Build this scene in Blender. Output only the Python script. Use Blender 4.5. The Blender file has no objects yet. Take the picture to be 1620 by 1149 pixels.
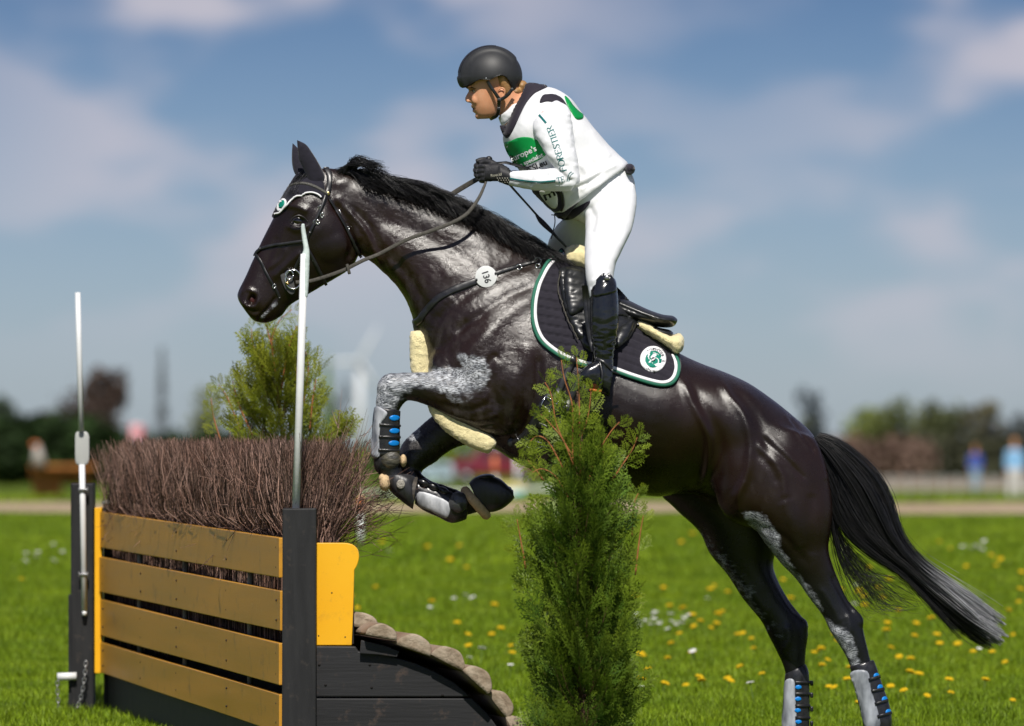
import bpy, bmesh, math, random
import numpy as np
from mathutils import Vector, Matrix, noise as mnoise
from mathutils.bvhtree import BVHTree
random.seed(7); rng = np.random.default_rng(7)
C = bpy.context.scene.collection
scene = bpy.context.scene
PI = math.pi

# ------------------------------------------------------------ camera, world, sun, exposure
CAM = Vector((0, -22.0, 1.2)); FPX = 9020.0; HX, HY = 810.0, 728.0
cam_d = bpy.data.cameras.new('camera'); cam = bpy.data.objects.new('camera', cam_d); C.objects.link(cam)
cam.location = CAM; cam.rotation_euler = (math.radians(90), 0, 0)
cam_d.sensor_width = 36; cam_d.lens = 36 * FPX / 1620
cam_d.shift_y = (HY - 574.5) / 1620
cam_d.clip_start = 0.5; cam_d.clip_end = 20000
cam_d.dof.use_dof = True; cam_d.dof.focus_distance = 22.35; cam_d.dof.aperture_fstop = 2.8
scene.camera = cam
SUN_EL, SUN_AZ = math.radians(50), math.radians(-90)     # azimuth measured from +X towards +Y
world = bpy.data.worlds.new('World'); scene.world = world; world.use_nodes = True
wn = world.node_tree.nodes; wl = world.node_tree.links; wn.clear()
def N(nt, t, **kw):
    n = nt.nodes.new(t)
    for k, v in kw.items():
        if k.startswith('i_'): n.inputs[k[2:].replace('_', ' ')].default_value = v
        else: setattr(n, k, v)
    return n
wt = world.node_tree
sky = N(wt, 'ShaderNodeTexSky', sky_type='NISHITA'); sky.sun_disc = False
sky.sun_elevation = SUN_EL; sky.sun_rotation = math.radians(90) - SUN_AZ
sky.air_density = 1.0; sky.dust_density = 0.6; sky.ozone_density = 2.0
geo = N(wt, 'ShaderNodeTexCoord')
mp = N(wt, 'ShaderNodeMapping'); mp.inputs['Scale'].default_value = (24, 24, 50)
mp.inputs['Location'].default_value = (3.35, 1.0, 0.25)
wl.new(geo.outputs['Generated'], mp.inputs[0])
ns = N(wt, 'ShaderNodeTexNoise'); ns.inputs['Scale'].default_value = 1.0; ns.inputs['Detail'].default_value = 2.6
ns.inputs['Roughness'].default_value = 0.45
wl.new(mp.outputs[0], ns.inputs['Vector'])
cr = N(wt, 'ShaderNodeMapRange'); cr.inputs['From Min'].default_value = 0.38; cr.inputs['From Max'].default_value = 0.64
cr.interpolation_type = 'SMOOTHERSTEP'
wl.new(ns.outputs['Fac'], cr.inputs['Value'])
sep = N(wt, 'ShaderNodeSeparateXYZ'); wl.new(geo.outputs['Generated'], sep.inputs[0])
el = N(wt, 'ShaderNodeMapRange'); el.inputs['From Min'].default_value = 0.008; el.inputs['From Max'].default_value = 0.04
wl.new(sep.outputs['Z'], el.inputs['Value'])
cm = N(wt, 'ShaderNodeMath', operation='MULTIPLY'); wl.new(cr.outputs[0], cm.inputs[0]); wl.new(el.outputs[0], cm.inputs[1])
mpb = N(wt, 'ShaderNodeMapping'); mpb.inputs['Scale'].default_value = (7, 7, 9); mpb.inputs['Location'].default_value = (0.55, 0.0, 0.3); wl.new(geo.outputs['Generated'], mpb.inputs[0])
nsb = N(wt, 'ShaderNodeTexNoise'); nsb.inputs['Detail'].default_value = 1.0; nsb.inputs['Scale'].default_value = 1.0; wl.new(mpb.outputs[0], nsb.inputs['Vector'])
crb = N(wt, 'ShaderNodeMapRange'); crb.inputs['From Min'].default_value = 0.36; crb.inputs['From Max'].default_value = 0.56; crb.inputs['To Min'].default_value = 0.10; wl.new(nsb.outputs['Fac'], crb.inputs['Value'])
cmm = N(wt, 'ShaderNodeMath', operation='MULTIPLY'); wl.new(cm.outputs[0], cmm.inputs[0]); wl.new(crb.outputs[0], cmm.inputs[1]); cm = cmm
cm2 = N(wt, 'ShaderNodeMath', operation='MULTIPLY'); wl.new(cm.outputs[0], cm2.inputs[0]); cm2.inputs[1].default_value = 0.85
# deeper blue away from the horizon haze, soft pale clouds over it
tint = N(wt, 'ShaderNodeMix', data_type='RGBA', blend_type='MULTIPLY'); tint.inputs[0].default_value = 1
tr = N(wt, 'ShaderNodeMapRange'); tr.inputs['From Min'].default_value = 0.0; tr.inputs['From Max'].default_value = 0.09
wl.new(sep.outputs['Z'], tr.inputs['Value'])
tc = N(wt, 'ShaderNodeMix', data_type='RGBA'); tc.inputs[6].default_value = (0.84, 0.98, 1.36, 1); tc.inputs[7].default_value = (0.25, 0.36, 0.62, 1)
wl.new(tr.outputs[0], tc.inputs[0])
wl.new(sky.outputs[0], tint.inputs[6]); wl.new(tc.outputs[2], tint.inputs[7])
mx = N(wt, 'ShaderNodeMix', data_type='RGBA'); mx.inputs[7].default_value = (7.3, 6.9, 7.7, 1)
wl.new(cm2.outputs[0], mx.inputs[0]); wl.new(tint.outputs[2], mx.inputs[6])
bg = N(wt, 'ShaderNodeBackground'); bg.inputs['Strength'].default_value = 0.08
wl.new(mx.outputs[2], bg.inputs['Color'])
wo = N(wt, 'ShaderNodeOutputWorld'); wl.new(bg.outputs[0], wo.inputs['Surface'])

sun_d = bpy.data.lights.new('sun', 'SUN'); sun_d.energy = 5.0; sun_d.angle = math.radians(0.5); sun_d.color = (1, 0.95, 0.87)
sun = bpy.data.objects.new('sun', sun_d); C.objects.link(sun)
sdir = Vector((math.cos(SUN_EL) * math.cos(SUN_AZ), math.cos(SUN_EL) * math.sin(SUN_AZ), math.sin(SUN_EL)))
sun.rotation_euler = sdir.to_track_quat('Z', 'Y').to_euler(); sun.location = (6, -8, 12)
scene.view_settings.view_transform = 'Standard'; scene.view_settings.look = 'None'
scene.view_settings.exposure = 0; scene.view_settings.gamma = 1; scene.view_settings.use_curve_mapping = False
scene.render.engine = 'CYCLES'
scene.cycles.use_denoising = True; scene.cycles.max_bounces = 6; scene.cycles.transparent_max_bounces = 8

# ------------------------------------------------------------ mapping from the photograph to the place
def W(px, py, Y=0.0):
    s = FPX / (22.0 + Y); return Vector(((px - HX) / s, Y, 1.2 + (HY - py) / s))
def Wn(P, Y):
    P = np.asarray(P, float); Y = np.broadcast_to(Y, P.shape[:-1]); s = FPX / (22 + Y)
    return np.stack([(P[..., 0] - HX) / s, Y, 1.2 + (HY - P[..., 1]) / s], -1)
def PX(v):
    v = np.asarray(v, float); s = FPX / (22 + v[..., 1])
    return np.stack([HX + v[..., 0] * s, HY - (v[..., 2] - 1.2) * s], -1)
M1 = 1 / 410.0     # one pixel of the photograph at the horse, in metres

# ------------------------------------------------------------ object helpers
def tag(o, label=None, cat=None, group=None, kind=None):
    if label: o['label'] = label
    if cat: o['category'] = cat
    if group: o['group'] = group
    if kind: o['kind'] = kind
    return o
def empty(name, loc=(0, 0, 0), **kw):
    o = bpy.data.objects.new(name, None); C.objects.link(o); o.location = loc; o.empty_display_size = 0.2
    tag(o, kw.get('label'), kw.get('cat'), kw.get('group'), kw.get('kind')); return o
def link(name, me, mat, parent=None, smooth=True, label=None, local=False):
    o = bpy.data.objects.new(name, me); C.objects.link(o)
    if mat is not None and len(me.materials) == 0: me.materials.append(mat)
    if smooth: me.shade_smooth()
    if parent is not None:
        o.parent = parent
        if parent.type == 'EMPTY' and not local: o.location = -Vector(parent.location)
    if label: o['label'] = label
    return o
def np_mesh(name, V, F):
    V = np.asarray(V, np.float32).reshape(-1, 3); F = np.asarray(F, np.int32)
    me = bpy.data.meshes.new(name); me.vertices.add(len(V)); me.vertices.foreach_set('co', V.ravel())
    n, k = F.shape; me.loops.add(n * k); me.loops.foreach_set('vertex_index', F.ravel())
    me.polygons.add(n); me.polygons.foreach_set('loop_start', np.arange(0, n * k, k, dtype=np.int32))
    me.polygons.foreach_set('loop_total', np.full(n, k, np.int32)); me.update(calc_edges=True); me.validate(); return me
def from_faces(name, V, F):
    me = bpy.data.meshes.new(name); me.from_pydata([tuple(v) for v in V], [], F); me.update(); return me
def join_parts(parts):
    V = []; F = []; o = 0
    for v, f in parts:
        v = [tuple(x) for x in v]; V += v; F += [tuple(i + o for i in q) for q in f]; o += len(v)
    return V, F
def crom(P, sub, closed=False):
    P = np.asarray(P, float); n = len(P)
    if n < 3 and not closed: 
        t = np.linspace(0, 1, sub * (n - 1) + 1)[:, None]; return P[0] * (1 - t) + P[-1] * t
    out = []
    rngi = range(n) if closed else range(n - 1)
    for i in rngi:
        if closed: p0, p1, p2, p3 = P[(i - 1) % n], P[i], P[(i + 1) % n], P[(i + 2) % n]
        else: p0, p1, p2, p3 = P[max(i - 1, 0)], P[i], P[i + 1], P[min(i + 2, n - 1)]
        for k in range(sub):
            t = k / sub
            out.append(0.5 * (2 * p1 + (p2 - p0) * t + (2 * p0 - 5 * p1 + 4 * p2 - p3) * t * t + (3 * p1 - p0 - 3 * p2 + p3) * t ** 3))
    if not closed: out.append(P[-1])
    return np.array(out)
def loft(st, n=28, sub=4, ex=2.0, raw=False):
    """st: (ax, ay, bx, by, halfwidth, Y centre[, egg]) sections given by their two outline points"""
    A = np.array([list(s) + [0.0] * (7 - len(s)) for s in st], float)
    A = crom(A, sub)
    th = np.linspace(0, 2 * PI, n, endpoint=False)
    c = np.sign(np.cos(th)) * np.abs(np.cos(th)) ** (2 / ex); s = np.sign(np.sin(th)) * np.abs(np.sin(th)) ** (2 / ex)
    a = Wn(A[:, 0:2], A[:, 5]); b = Wn(A[:, 2:4], A[:, 5])
    cen = (a + b) / 2; hv = (a - b) / 2
    V = cen[:, None, :] + hv[:, None, :] * c[None, :, None]
    V[:, :, 1] += A[:, 4, None] * s[None, :] * (1 + A[:, 6, None] * c[None, :])
    m = len(A); V = V.reshape(-1, 3); F = []
    for i in range(m - 1):
        for j in range(n):
            k = (j + 1) % n; F.append((i * n + j, i * n + k, (i + 1) * n + k, (i + 1) * n + j))
    V = np.vstack([V, cen[0], cen[-1]]); e0 = m * n; e1 = e0 + 1
    for j in range(n):
        k = (j + 1) % n; F.append((e0, k, j)); F.append((e1, (m - 1) * n + j, (m - 1) * n + k))
    return V, F
def ellipsoid(c, r, n=20, m=14, rot=0.0):
    """c world centre, r radii xyz, rot about Y"""
    V = []; F = []
    cr_, sr_ = math.cos(rot), math.sin(rot)
    for i in range(m + 1):
        a = PI * i / m
        for j in range(n):
            b = 2 * PI * j / n
            x, y, z = r[0] * math.sin(a) * math.cos(b), r[1] * math.sin(a) * math.sin(b), r[2] * math.cos(a)
            V.append((c[0] + x * cr_ + z * sr_, c[1] + y, c[2] - x * sr_ + z * cr_))
    for i in range(m):
        for j in range(n):
            k = (j + 1) % n; F.append((i * n + j, i * n + k, (i + 1) * n + k, (i + 1) * n + j))
    return V, F
def ball(px, py, Y, rx, rz, ry, rot=0.0):
    return ellipsoid(W(px, py, Y), (rx * M1, ry, rz * M1), rot=rot)
def tube(P, R, n=10, caps=True):
    P = [Vector(p) for p in P]
    if not hasattr(R, '__len__'): R = [R] * len(P)
    V = []; F = []; up = None
    for i, p in enumerate(P):
        t = (P[min(i + 1, len(P) - 1)] - P[max(i - 1, 0)]).normalized()
        if up is None: up = t.orthogonal().normalized()
        up = (up - t * up.dot(t)); up = up.normalized() if up.length > 1e-6 else t.orthogonal().normalized()
        s = t.cross(up)
        for j in range(n):
            a = 2 * PI * j / n; V.append(p + (up * math.cos(a) + s * math.sin(a)) * R[i])
    m = len(P)
    for i in range(m - 1):
        for j in range(n):
            k = (j + 1) % n; F.append((i * n + j, i * n + k, (i + 1) * n + k, (i + 1) * n + j))
    if caps:
        F.append(tuple(range(n))[::-1]); F.append(tuple((m - 1) * n + j for j in range(n)))
    return V, F
def ctube(P, R, n=10, sub=5):
    Q = crom([list(p) for p in P], sub)
    if hasattr(R, '__len__'): R = list(crom([[r] for r in R], sub)[:, 0])
    return tube([Vector(q) for q in Q], R, n)
def box(c, d, rz=0.0, ry=0.0, rx=0.0):
    M = Matrix.Translation(Vector(c)) @ Matrix.Rotation(rz, 4, 'Z') @ Matrix.Rotation(ry, 4, 'Y') @ Matrix.Rotation(rx, 4, 'X')
    V = [M @ Vector((sx * d[0] / 2, sy * d[1] / 2, sz * d[2] / 2)) for sx in (-1, 1) for sy in (-1, 1) for sz in (-1, 1)]
    F = [(0, 1, 3, 2), (4, 6, 7, 5), (0, 4, 5, 1), (2, 3, 7, 6), (0, 2, 6, 4), (1, 5, 7, 3)]
    return V, F
def prism(poly, axis, d):
    """closed outline (list of 3D points) extruded by vector d"""
    n = len(poly); V = [Vector(p) for p in poly] + [Vector(p) + Vector(d) for p in poly]
    F = [tuple(range(n)), tuple(range(2 * n - 1, n - 1, -1))] + [(i, i + n, (i + 1) % n + n, (i + 1) % n) for i in range(n)]
    return V, F
def bevel(me, w, seg=2):
    bm = bmesh.new(); bm.from_mesh(me); bmesh.ops.recalc_face_normals(bm, faces=bm.faces)
    bmesh.ops.bevel(bm, geom=[e for e in bm.edges if e.is_manifold and e.calc_face_angle(0) > 0.6], offset=w, segments=seg, affect='EDGES', profile=0.6)
    bm.to_mesh(me); bm.free(); me.update(); return me
def mesh_of(parts, name='mesh', bev=0, recalc=False):
    V, F = join_parts(parts); me = from_faces(name, V, F)
    if bev: bevel(me, bev)
    elif recalc:
        bm = bmesh.new(); bm.from_mesh(me); bmesh.ops.recalc_face_normals(bm, faces=bm.faces); bm.to_mesh(me); bm.free()
    return me
def remeshed(parts, vox, smooth=6, sfac=0.5, name='body'):
    me = mesh_of(parts, name, recalc=True)
    o = bpy.data.objects.new('temp_' + name, me); C.objects.link(o)
    m = o.modifiers.new('r', 'REMESH'); m.mode = 'VOXEL'; m.voxel_size = vox; m.adaptivity = 0
    if smooth:
        s = o.modifiers.new('s', 'SMOOTH'); s.factor = sfac; s.iterations = smooth
    dg = bpy.context.evaluated_depsgraph_get(); dg.update()
    out = bpy.data.meshes.new_from_object(o.evaluated_get(dg)); bpy.data.objects.remove(o); bpy.data.meshes.remove(me)
    out.name = name; return out
def get_vn(me):
    n = len(me.vertices); V = np.empty(n * 3, np.float32); me.vertices.foreach_get('co', V)
    Nn = np.empty(n * 3, np.float32); me.vertex_normals.foreach_get('vector', Nn)
    return V.reshape(-1, 3).astype(float), Nn.reshape(-1, 3).astype(float)
def set_v(me, V):
    me.vertices.foreach_set('co', V.astype(np.float32).ravel()); me.update()
def dist_poly(P, L):
    """distance of points P (n,2) to polyline L, and signed parameter"""
    L = np.asarray(L, float); best = np.full(len(P), 1e9); tt = np.zeros(len(P))
    for i in range(len(L) - 1):
        a, b = L[i], L[i + 1]; ab = b - a; t = np.clip(((P - a) @ ab) / max(ab @ ab, 1e-9), 0, 1)
        d = np.hypot(*(P - a - t[:, None] * ab).T); m = d < best; best[m] = d[m]; tt[m] = (i + t[m]) / (len(L) - 1)
    return best, tt
def inside_poly(P, L):
    L = np.asarray(L, float); r = np.zeros(len(P), bool); j = len(L) - 1
    for i in range(len(L)):
        c = ((L[i, 1] > P[:, 1]) != (L[j, 1] > P[:, 1])) & (P[:, 0] < (L[j, 0] - L[i, 0]) * (P[:, 1] - L[i, 1]) / (L[j, 1] - L[i, 1] + 1e-12) + L[i, 0])
        r ^= c; j = i
    return r
def fnoise(P, s, seed=0.0):
    return np.array([mnoise.noise(Vector((p[0] * s + seed, p[1] * s + seed * 1.7, p[2] * s))) for p in P])
def relief(me, strokes, ylim=None, both=True, extra=None):
    """ridges and grooves: (polyline px, sigma px, amplitude m, side) side -1 near, +1 far, 0 both"""
    V, Nn = get_vn(me); P = PX(V); D = np.zeros(len(V))
    for st in strokes:
        L, sg, amp = st[0], st[1], st[2]; side = st[3] if len(st) > 3 else 0
        L = crom(L, 4) if len(L) > 2 else np.array(L, float)
        lo = L.min(0) - 3 * sg; hi = L.max(0) + 3 * sg
        m = (P[:, 0] > lo[0]) & (P[:, 0] < hi[0]) & (P[:, 1] > lo[1]) & (P[:, 1] < hi[1])
        if side < 0: m &= V[:, 1] < 0
        if side > 0: m &= V[:, 1] > 0
        idx = np.nonzero(m)[0]
        if len(idx) == 0: continue
        d, t = dist_poly(P[idx], L)
        tap = np.clip(np.minimum(t, 1 - t) * 6 + 0.35, 0, 1) if len(L) > 2 else 1.0
        D[idx] += amp * np.exp(-(d / sg) ** 2) * tap * np.clip(np.abs(Nn[idx, 1]) * 1.6, 0, 1)
    if extra is not None: D += extra(V, Nn, P)
    set_v(me, V + Nn * D[:, None]); return me
def lap_smooth(me, mask, iters, keep=None):
    V, _n = get_vn(me); ne = len(me.edges); E = np.empty(ne * 2, np.int32); me.edges.foreach_get('vertices', E); E = E.reshape(-1, 2)
    deg = np.bincount(E.ravel(), minlength=len(V))[:, None]; m = mask[:, None]
    for _ in range(iters):
        S = np.zeros_like(V)
        for k in range(3): S[:, k] = np.bincount(E[:, 0], V[E[:, 1], k], len(V)) + np.bincount(E[:, 1], V[E[:, 0], k], len(V))
        V = V + (S / np.maximum(deg, 1) - V) * .5 * m
    set_v(me, V)
def bvh_of(*objs):
    V = []; F = []; o = 0
    for me in objs:
        V += [v.co.copy() for v in me.vertices]; F += [tuple(i + o for i in p.vertices) for p in me.polygons]; o += len(me.vertices)
    return BVHTree.FromPolygons(V, F)
def cast(bvh, px, py, fallY=0.0):
    d = (W(px, py, 0) - CAM).normalized(); h = bvh.ray_cast(CAM, d)
    if h[0] is None: return None
    n = h[1]
    return h[0], (n if n.dot(d) < 0 else -n)
def cast_path(bvh, pts, sub=6, off=0.003, fall=None):
    """polyline of pixels laid on a surface; points that miss hold the last depth"""
    Q = crom(pts, sub) if len(pts) > 2 else crom(pts, sub * 2); out = []; last = None
    for q in Q:
        h = cast(bvh, q[0], q[1])
        if h is None:
            y = last[0].y if last else (fall or 0.0); p = W(q[0], q[1], y); out.append([p, Vector((0, -1, 0))])
        else:
            out.append([h[0] + h[1] * off, h[1]]); last = out[-1]
    for k in range(2):
        for i in range(1, len(out) - 1):
            out[i][1] = (out[i - 1][1] + out[i][1] * 2 + out[i + 1][1]).normalized()
    return [tuple(o) for o in out]
def band(path, w, t=0.003, closed=False, wfun=None):
    """flat strap with thickness following (point, normal) samples"""
    V = []; F = []; m = len(path); prof = [(-0.5, 0), (-0.5, .6), (-0.32, 1), (0, 1.12), (0.32, 1), (0.5, .6), (0.5, 0)]
    n = len(prof)
    for i, (p, nn) in enumerate(path):
        a = path[(i - 1) % m][0] if (closed or i > 0) else p; b = path[(i + 1) % m][0] if (closed or i < m - 1) else p
        tg = (b - a); tg = tg.normalized() if tg.length > 1e-7 else Vector((1, 0, 0))
        s = tg.cross(nn); s = s.normalized() if s.length > 1e-6 else tg.orthogonal().normalized()
        n2 = s.cross(tg).normalized(); n2 = n2 if n2.dot(nn) > 0 else -n2
        ww = w * (wfun(i / max(m - 1, 1)) if wfun else 1)
        for (u, v) in prof: V.append(p + s * u * ww + n2 * v * t)
    for i in range(m if closed else m - 1):
        for j in range(n):
            k = (j + 1) % n; i2 = (i + 1) % m; F.append((i * n + j, i * n + k, i2 * n + k, i2 * n + j))
    if not closed: F.append(tuple(range(n))); F.append(tuple((m - 1) * n + j for j in range(n - 1, -1, -1)))
    return V, F
def mirror_far(path):
    return [(Vector((p.x, -p.y, p.z)), Vector((n.x, -n.y, n.z))) for p, n in path]
def ring_strap(bvh, a, b, w, t=0.003, off=0.002, n=40, Yc=0.0, wfun=None):
    """strap all the way round a limb or head in the section through pixels a and b"""
    A = W(a[0], a[1], Yc); B = W(b[0], b[1], Yc); c = (A + B) / 2; u = (A - B).normalized(); path = []
    for i in range(n):
        th = 2 * PI * i / n; d = (u * math.cos(th) + Vector((0, 1, 0)) * math.sin(th)).normalized()
        h = bvh.ray_cast(c + d * 0.7, -d, 0.72)
        # nearest surface from inside
        h2 = bvh.ray_cast(c, d, 0.7)
        p, nn = (h2[0], h2[1]) if h2[0] is not None else (c + d * (A - B).length / 2, d)
        if nn.dot(d) < 0: nn = -nn
        nn = (nn + d).normalized(); path.append((p + nn * off, nn))
    return band(path, w, t, closed=True)
def cut_poly(poly, step):
    bm = bmesh.new(); vs = [bm.verts.new((p[0], -p[1], 0)) for p in poly]; bm.faces.new(vs)
    P = np.array(poly, float); lo, hi = P.min(0), P.max(0)
    for x in np.arange(lo[0] + step * .5, hi[0], step):
        bmesh.ops.bisect_plane(bm, geom=bm.verts[:] + bm.edges[:] + bm.faces[:], plane_co=(x, 0, 0), plane_no=(1, 0, 0))
    for y in np.arange(lo[1] + step * .5, hi[1], step):
        bmesh.ops.bisect_plane(bm, geom=bm.verts[:] + bm.edges[:] + bm.faces[:], plane_co=(0, -y, 0), plane_no=(0, 1, 0))
    return bm
def plate(bvh, poly, off=0.002, thick=0.004, rnd=4.0, step=4.0, sub=4, smooth_poly=True, fun=None, fallY=-0.2, nsm=4, far=False, back=0.004, closed_shape=None):
    """a panel with rounded edges laid on a surface: outline in pixels"""
    pl = crom(poly, sub, closed=True) if smooth_poly else np.array(poly, float)
    bm = cut_poly(pl, step); bm.verts.ensure_lookup_table()
    P = np.array([[v.co.x, -v.co.y] for v in bm.verts]); Lc = np.vstack([pl, pl[:1]])
    d, _ = dist_poly(P, Lc)
    hts = off + thick * np.sqrt(np.clip(1 - (1 - np.clip(d / rnd, 0, 1)) ** 2, 0, 1))
    if fun is not None: hts = hts + fun(P, d)
    pos = []; nor = []; lastY = None; miss = []
    for i, p in enumerate(P):
        h = cast(bvh, p[0], p[1])
        if h is None: pos.append(None); nor.append(Vector((0, -1, 0))); miss.append(i)
        else: pos.append(h[0]); nor.append(h[1])
    ok = [i for i in range(len(P)) if pos[i] is not None]
    if ok:
        okP = P[ok]
        for i in miss:
            j = ok[int(np.argmin(((okP - P[i]) ** 2).sum(1)))]; pos[i] = W(P[i][0], P[i][1], pos[j].y); nor[i] = nor[j]
    else:
        for i in miss: pos[i] = W(P[i][0], P[i][1], fallY)
    for k in range(nsm):     # relax normals
        nn = [nor[v.index].copy() for v in bm.verts]
        for v in bm.verts:
            s = nor[v.index] * 1.0
            for e in v.link_edges: s = s + nor[e.other_vert(v).index]
            nn[v.index] = s.normalized()
        nor = nn
    sg = 1
    for v in bm.verts:
        v.co = pos[v.index] + nor[v.index] * float(hts[v.index])
    bot = {}
    bnd = [e for e in bm.edges if e.is_boundary]
    for e in bnd:
        for v in e.verts:
            if v.index not in bot: bot[v.index] = pos[v.index] - nor[v.index] * back
    nb = {i: bm.verts.new(c) for i, c in bot.items()}
    for e in bnd:
        a, b = e.verts
        bm.faces.new((a, b, nb[b.index], nb[a.index])) if True else None
    if far:
        geo_ = bmesh.ops.duplicate(bm, geom=bm.verts[:] + bm.edges[:] + bm.faces[:])['geom']
        for g in geo_:
            if isinstance(g, bmesh.types.BMVert): g.co.y = -g.co.y
    bmesh.ops.recalc_face_normals(bm, faces=bm.faces)
    me = bpy.data.meshes.new('plate'); bm.to_mesh(me); bm.free()
    V = np.array([v.co for v in me.vertices])
    # make sure the visible side faces out
    return me
FONT = {}
def text_mesh(txt, size=1.0, bold=0.0, shear=0.0):
    cu = bpy.data.curves.new('text', 'FONT'); cu.body = txt; cu.size = size; cu.offset = bold; cu.align_x = 'CENTER'; cu.align_y = 'CENTER'
    cu.resolution_u = 3; cu.shear = shear
    o = bpy.data.objects.new('temp_text', cu); C.objects.link(o); dg = bpy.context.evaluated_depsgraph_get(); dg.update()
    me = bpy.data.meshes.new_from_object(o.evaluated_get(dg)); bpy.data.objects.remove(o)
    V = np.array([v.co[:] for v in me.vertices]); F = [tuple(p.vertices) for p in me.polygons]; bpy.data.meshes.remove(me)
    return V, F
def decal(bvh, V, F, cx, cy, size, ang, off=0.0015, sx=1.0, arc=None):
    """2D letter shapes (y up) placed at pixel (cx, cy), turned by ang degrees clockwise, laid on a surface"""
    a = math.radians(ang); out = []
    for v in V:
        x, y = v[0] * size * sx, v[1] * size
        if arc:
            th = x / arc; x, y = math.sin(th) * (arc + y), math.cos(th) * (arc + y)
        X = cx + x * math.cos(a) + y * math.sin(a); Y = cy + x * math.sin(a) - y * math.cos(a)
        h = cast(bvh, X, Y)
        out.append(h[0] + h[1] * off if h else W(X, Y, -0.2))
    return out, F

# ------------------------------------------------------------ materials
def mat(name, col, rough=0.6, spec=0.5, metal=0.0, bump=0.0, bscale=60.0, var=0.0, vscale=8.0, col2=None, sheen=0.0, trans=0.0, coat=0.0, stretch=None, detail=4.0, island=0.0, bdist=0.01, rvar=0.0):
    m = bpy.data.materials.new(name); m.use_nodes = True; nt = m.node_tree; nt.nodes.clear(); L = nt.links
    out = N(nt, 'ShaderNodeOutputMaterial'); b = N(nt, 'ShaderNodeBsdfPrincipled')
    b.inputs['Base Color'].default_value = (*col, 1); b.inputs['Roughness'].default_value = rough
    b.inputs['Specular IOR Level'].default_value = spec; b.inputs['Metallic'].default_value = metal
    if sheen: b.inputs['Sheen Weight'].default_value = sheen; b.inputs['Sheen Roughness'].default_value = 0.4
    if coat: b.inputs['Coat Weight'].default_value = coat; b.inputs['Coat Roughness'].default_value = 0.15
    tc_ = N(nt, 'ShaderNodeTexCoord'); mp_ = N(nt, 'ShaderNodeMapping'); L.new(tc_.outputs['Object'], mp_.inputs[0])
    if stretch: mp_.inputs['Scale'].default_value = stretch
    if var or col2:
        n1 = N(nt, 'ShaderNodeTexNoise'); n1.inputs['Scale'].default_value = vscale; n1.inputs['Detail'].default_value = detail
        L.new(mp_.outputs[0], n1.inputs['Vector'])
        mr = N(nt, 'ShaderNodeMapRange'); mr.inputs['From Min'].default_value = 0.3; mr.inputs['From Max'].default_value = 0.7; L.new(n1.outputs['Fac'], mr.inputs['Value'])
        mi = N(nt, 'ShaderNodeMix', data_type='RGBA'); c2 = col2 or tuple(min(c * (1 + var), 1) for c in col); c1 = col if col2 else tuple(c * (1 - var) for c in col)
        mi.inputs[6].default_value = (*c1, 1); mi.inputs[7].default_value = (*c2, 1); L.new(mr.outputs[0], mi.inputs[0])
        last = mi.outputs[2]
        if island:
            g = N(nt, 'ShaderNodeNewGeometry'); hs = N(nt, 'ShaderNodeHueSaturation')
            mr2 = N(nt, 'ShaderNodeMapRange'); mr2.inputs['To Min'].default_value = 1 - island; mr2.inputs['To Max'].default_value = 1 + island
            L.new(g.outputs['Random Per Island'], mr2.inputs['Value']); L.new(mr2.outputs[0], hs.inputs['Value']); L.new(last, hs.inputs['Color']); last = hs.outputs[0]
        L.new(last, b.inputs['Base Color'])
        if rvar:
            mr3 = N(nt, 'ShaderNodeMapRange'); mr3.inputs['To Min'].default_value = rough - rvar; mr3.inputs['To Max'].default_value = rough + rvar
            L.new(mr.outputs[0], mr3.inputs['Value']); L.new(mr3.outputs[0], b.inputs['Roughness'])
    if bump:
        n2 = N(nt, 'ShaderNodeTexNoise'); n2.inputs['Scale'].default_value = bscale; n2.inputs['Detail'].default_value = 5
        L.new(mp_.outputs[0], n2.inputs['Vector']); bp = N(nt, 'ShaderNodeBump'); bp.inputs['Strength'].default_value = bump; bp.inputs['Distance'].default_value = bdist
        L.new(n2.outputs['Fac'], bp.inputs['Height']); L.new(bp.outputs[0], b.inputs['Normal'])
    last = b.outputs[0]
    if trans:
        tl = N(nt, 'ShaderNodeBsdfTranslucent'); ms = N(nt, 'ShaderNodeMixShader'); ms.inputs[0].default_value = trans
        if var or col2: L.new(b.inputs['Base Color'].links[0].from_socket, tl.inputs['Color'])
        else: tl.inputs['Color'].default_value = (*col, 1)
        L.new(b.outputs[0], ms.inputs[1]); L.new(tl.outputs[0], ms.inputs[2]); last = ms.outputs[0]
    L.new(last, out.inputs['Surface']); return m
leather = mat('black_leather', (0.012, 0.012, 0.013), 0.34, 0.6, bump=0.25, bscale=350, var=0.3, vscale=30, bdist=0.002, rvar=0.08)
leather_soft = mat('saddle_leather', (0.013, 0.014, 0.016), 0.36, 0.6, bump=0.15, bscale=220, var=0.3, vscale=25, bdist=0.002, rvar=0.08)
rein_m = mat('webbed_rein', (0.055, 0.05, 0.04), 0.6, 0.4, bump=0.6, bscale=500, var=0.4, vscale=120, bdist=0.002)
chrome = mat('polished_steel', (0.75, 0.75, 0.74), 0.18, 0.5, metal=1.0)
brass = mat('brass', (0.7, 0.48, 0.2), 0.25, 0.5, metal=1.0)
white_plastic = mat('white_plastic', (0.75, 0.76, 0.76), 0.35, 0.5, var=0.05, vscale=12, bump=0.05, bscale=60)
fleece = mat('cream_fleece', (0.86, 0.75, 0.42), 0.95, 0.1, bump=1.0, bscale=260, var=0.12, vscale=60, sheen=0.5, bdist=0.006)
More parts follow.
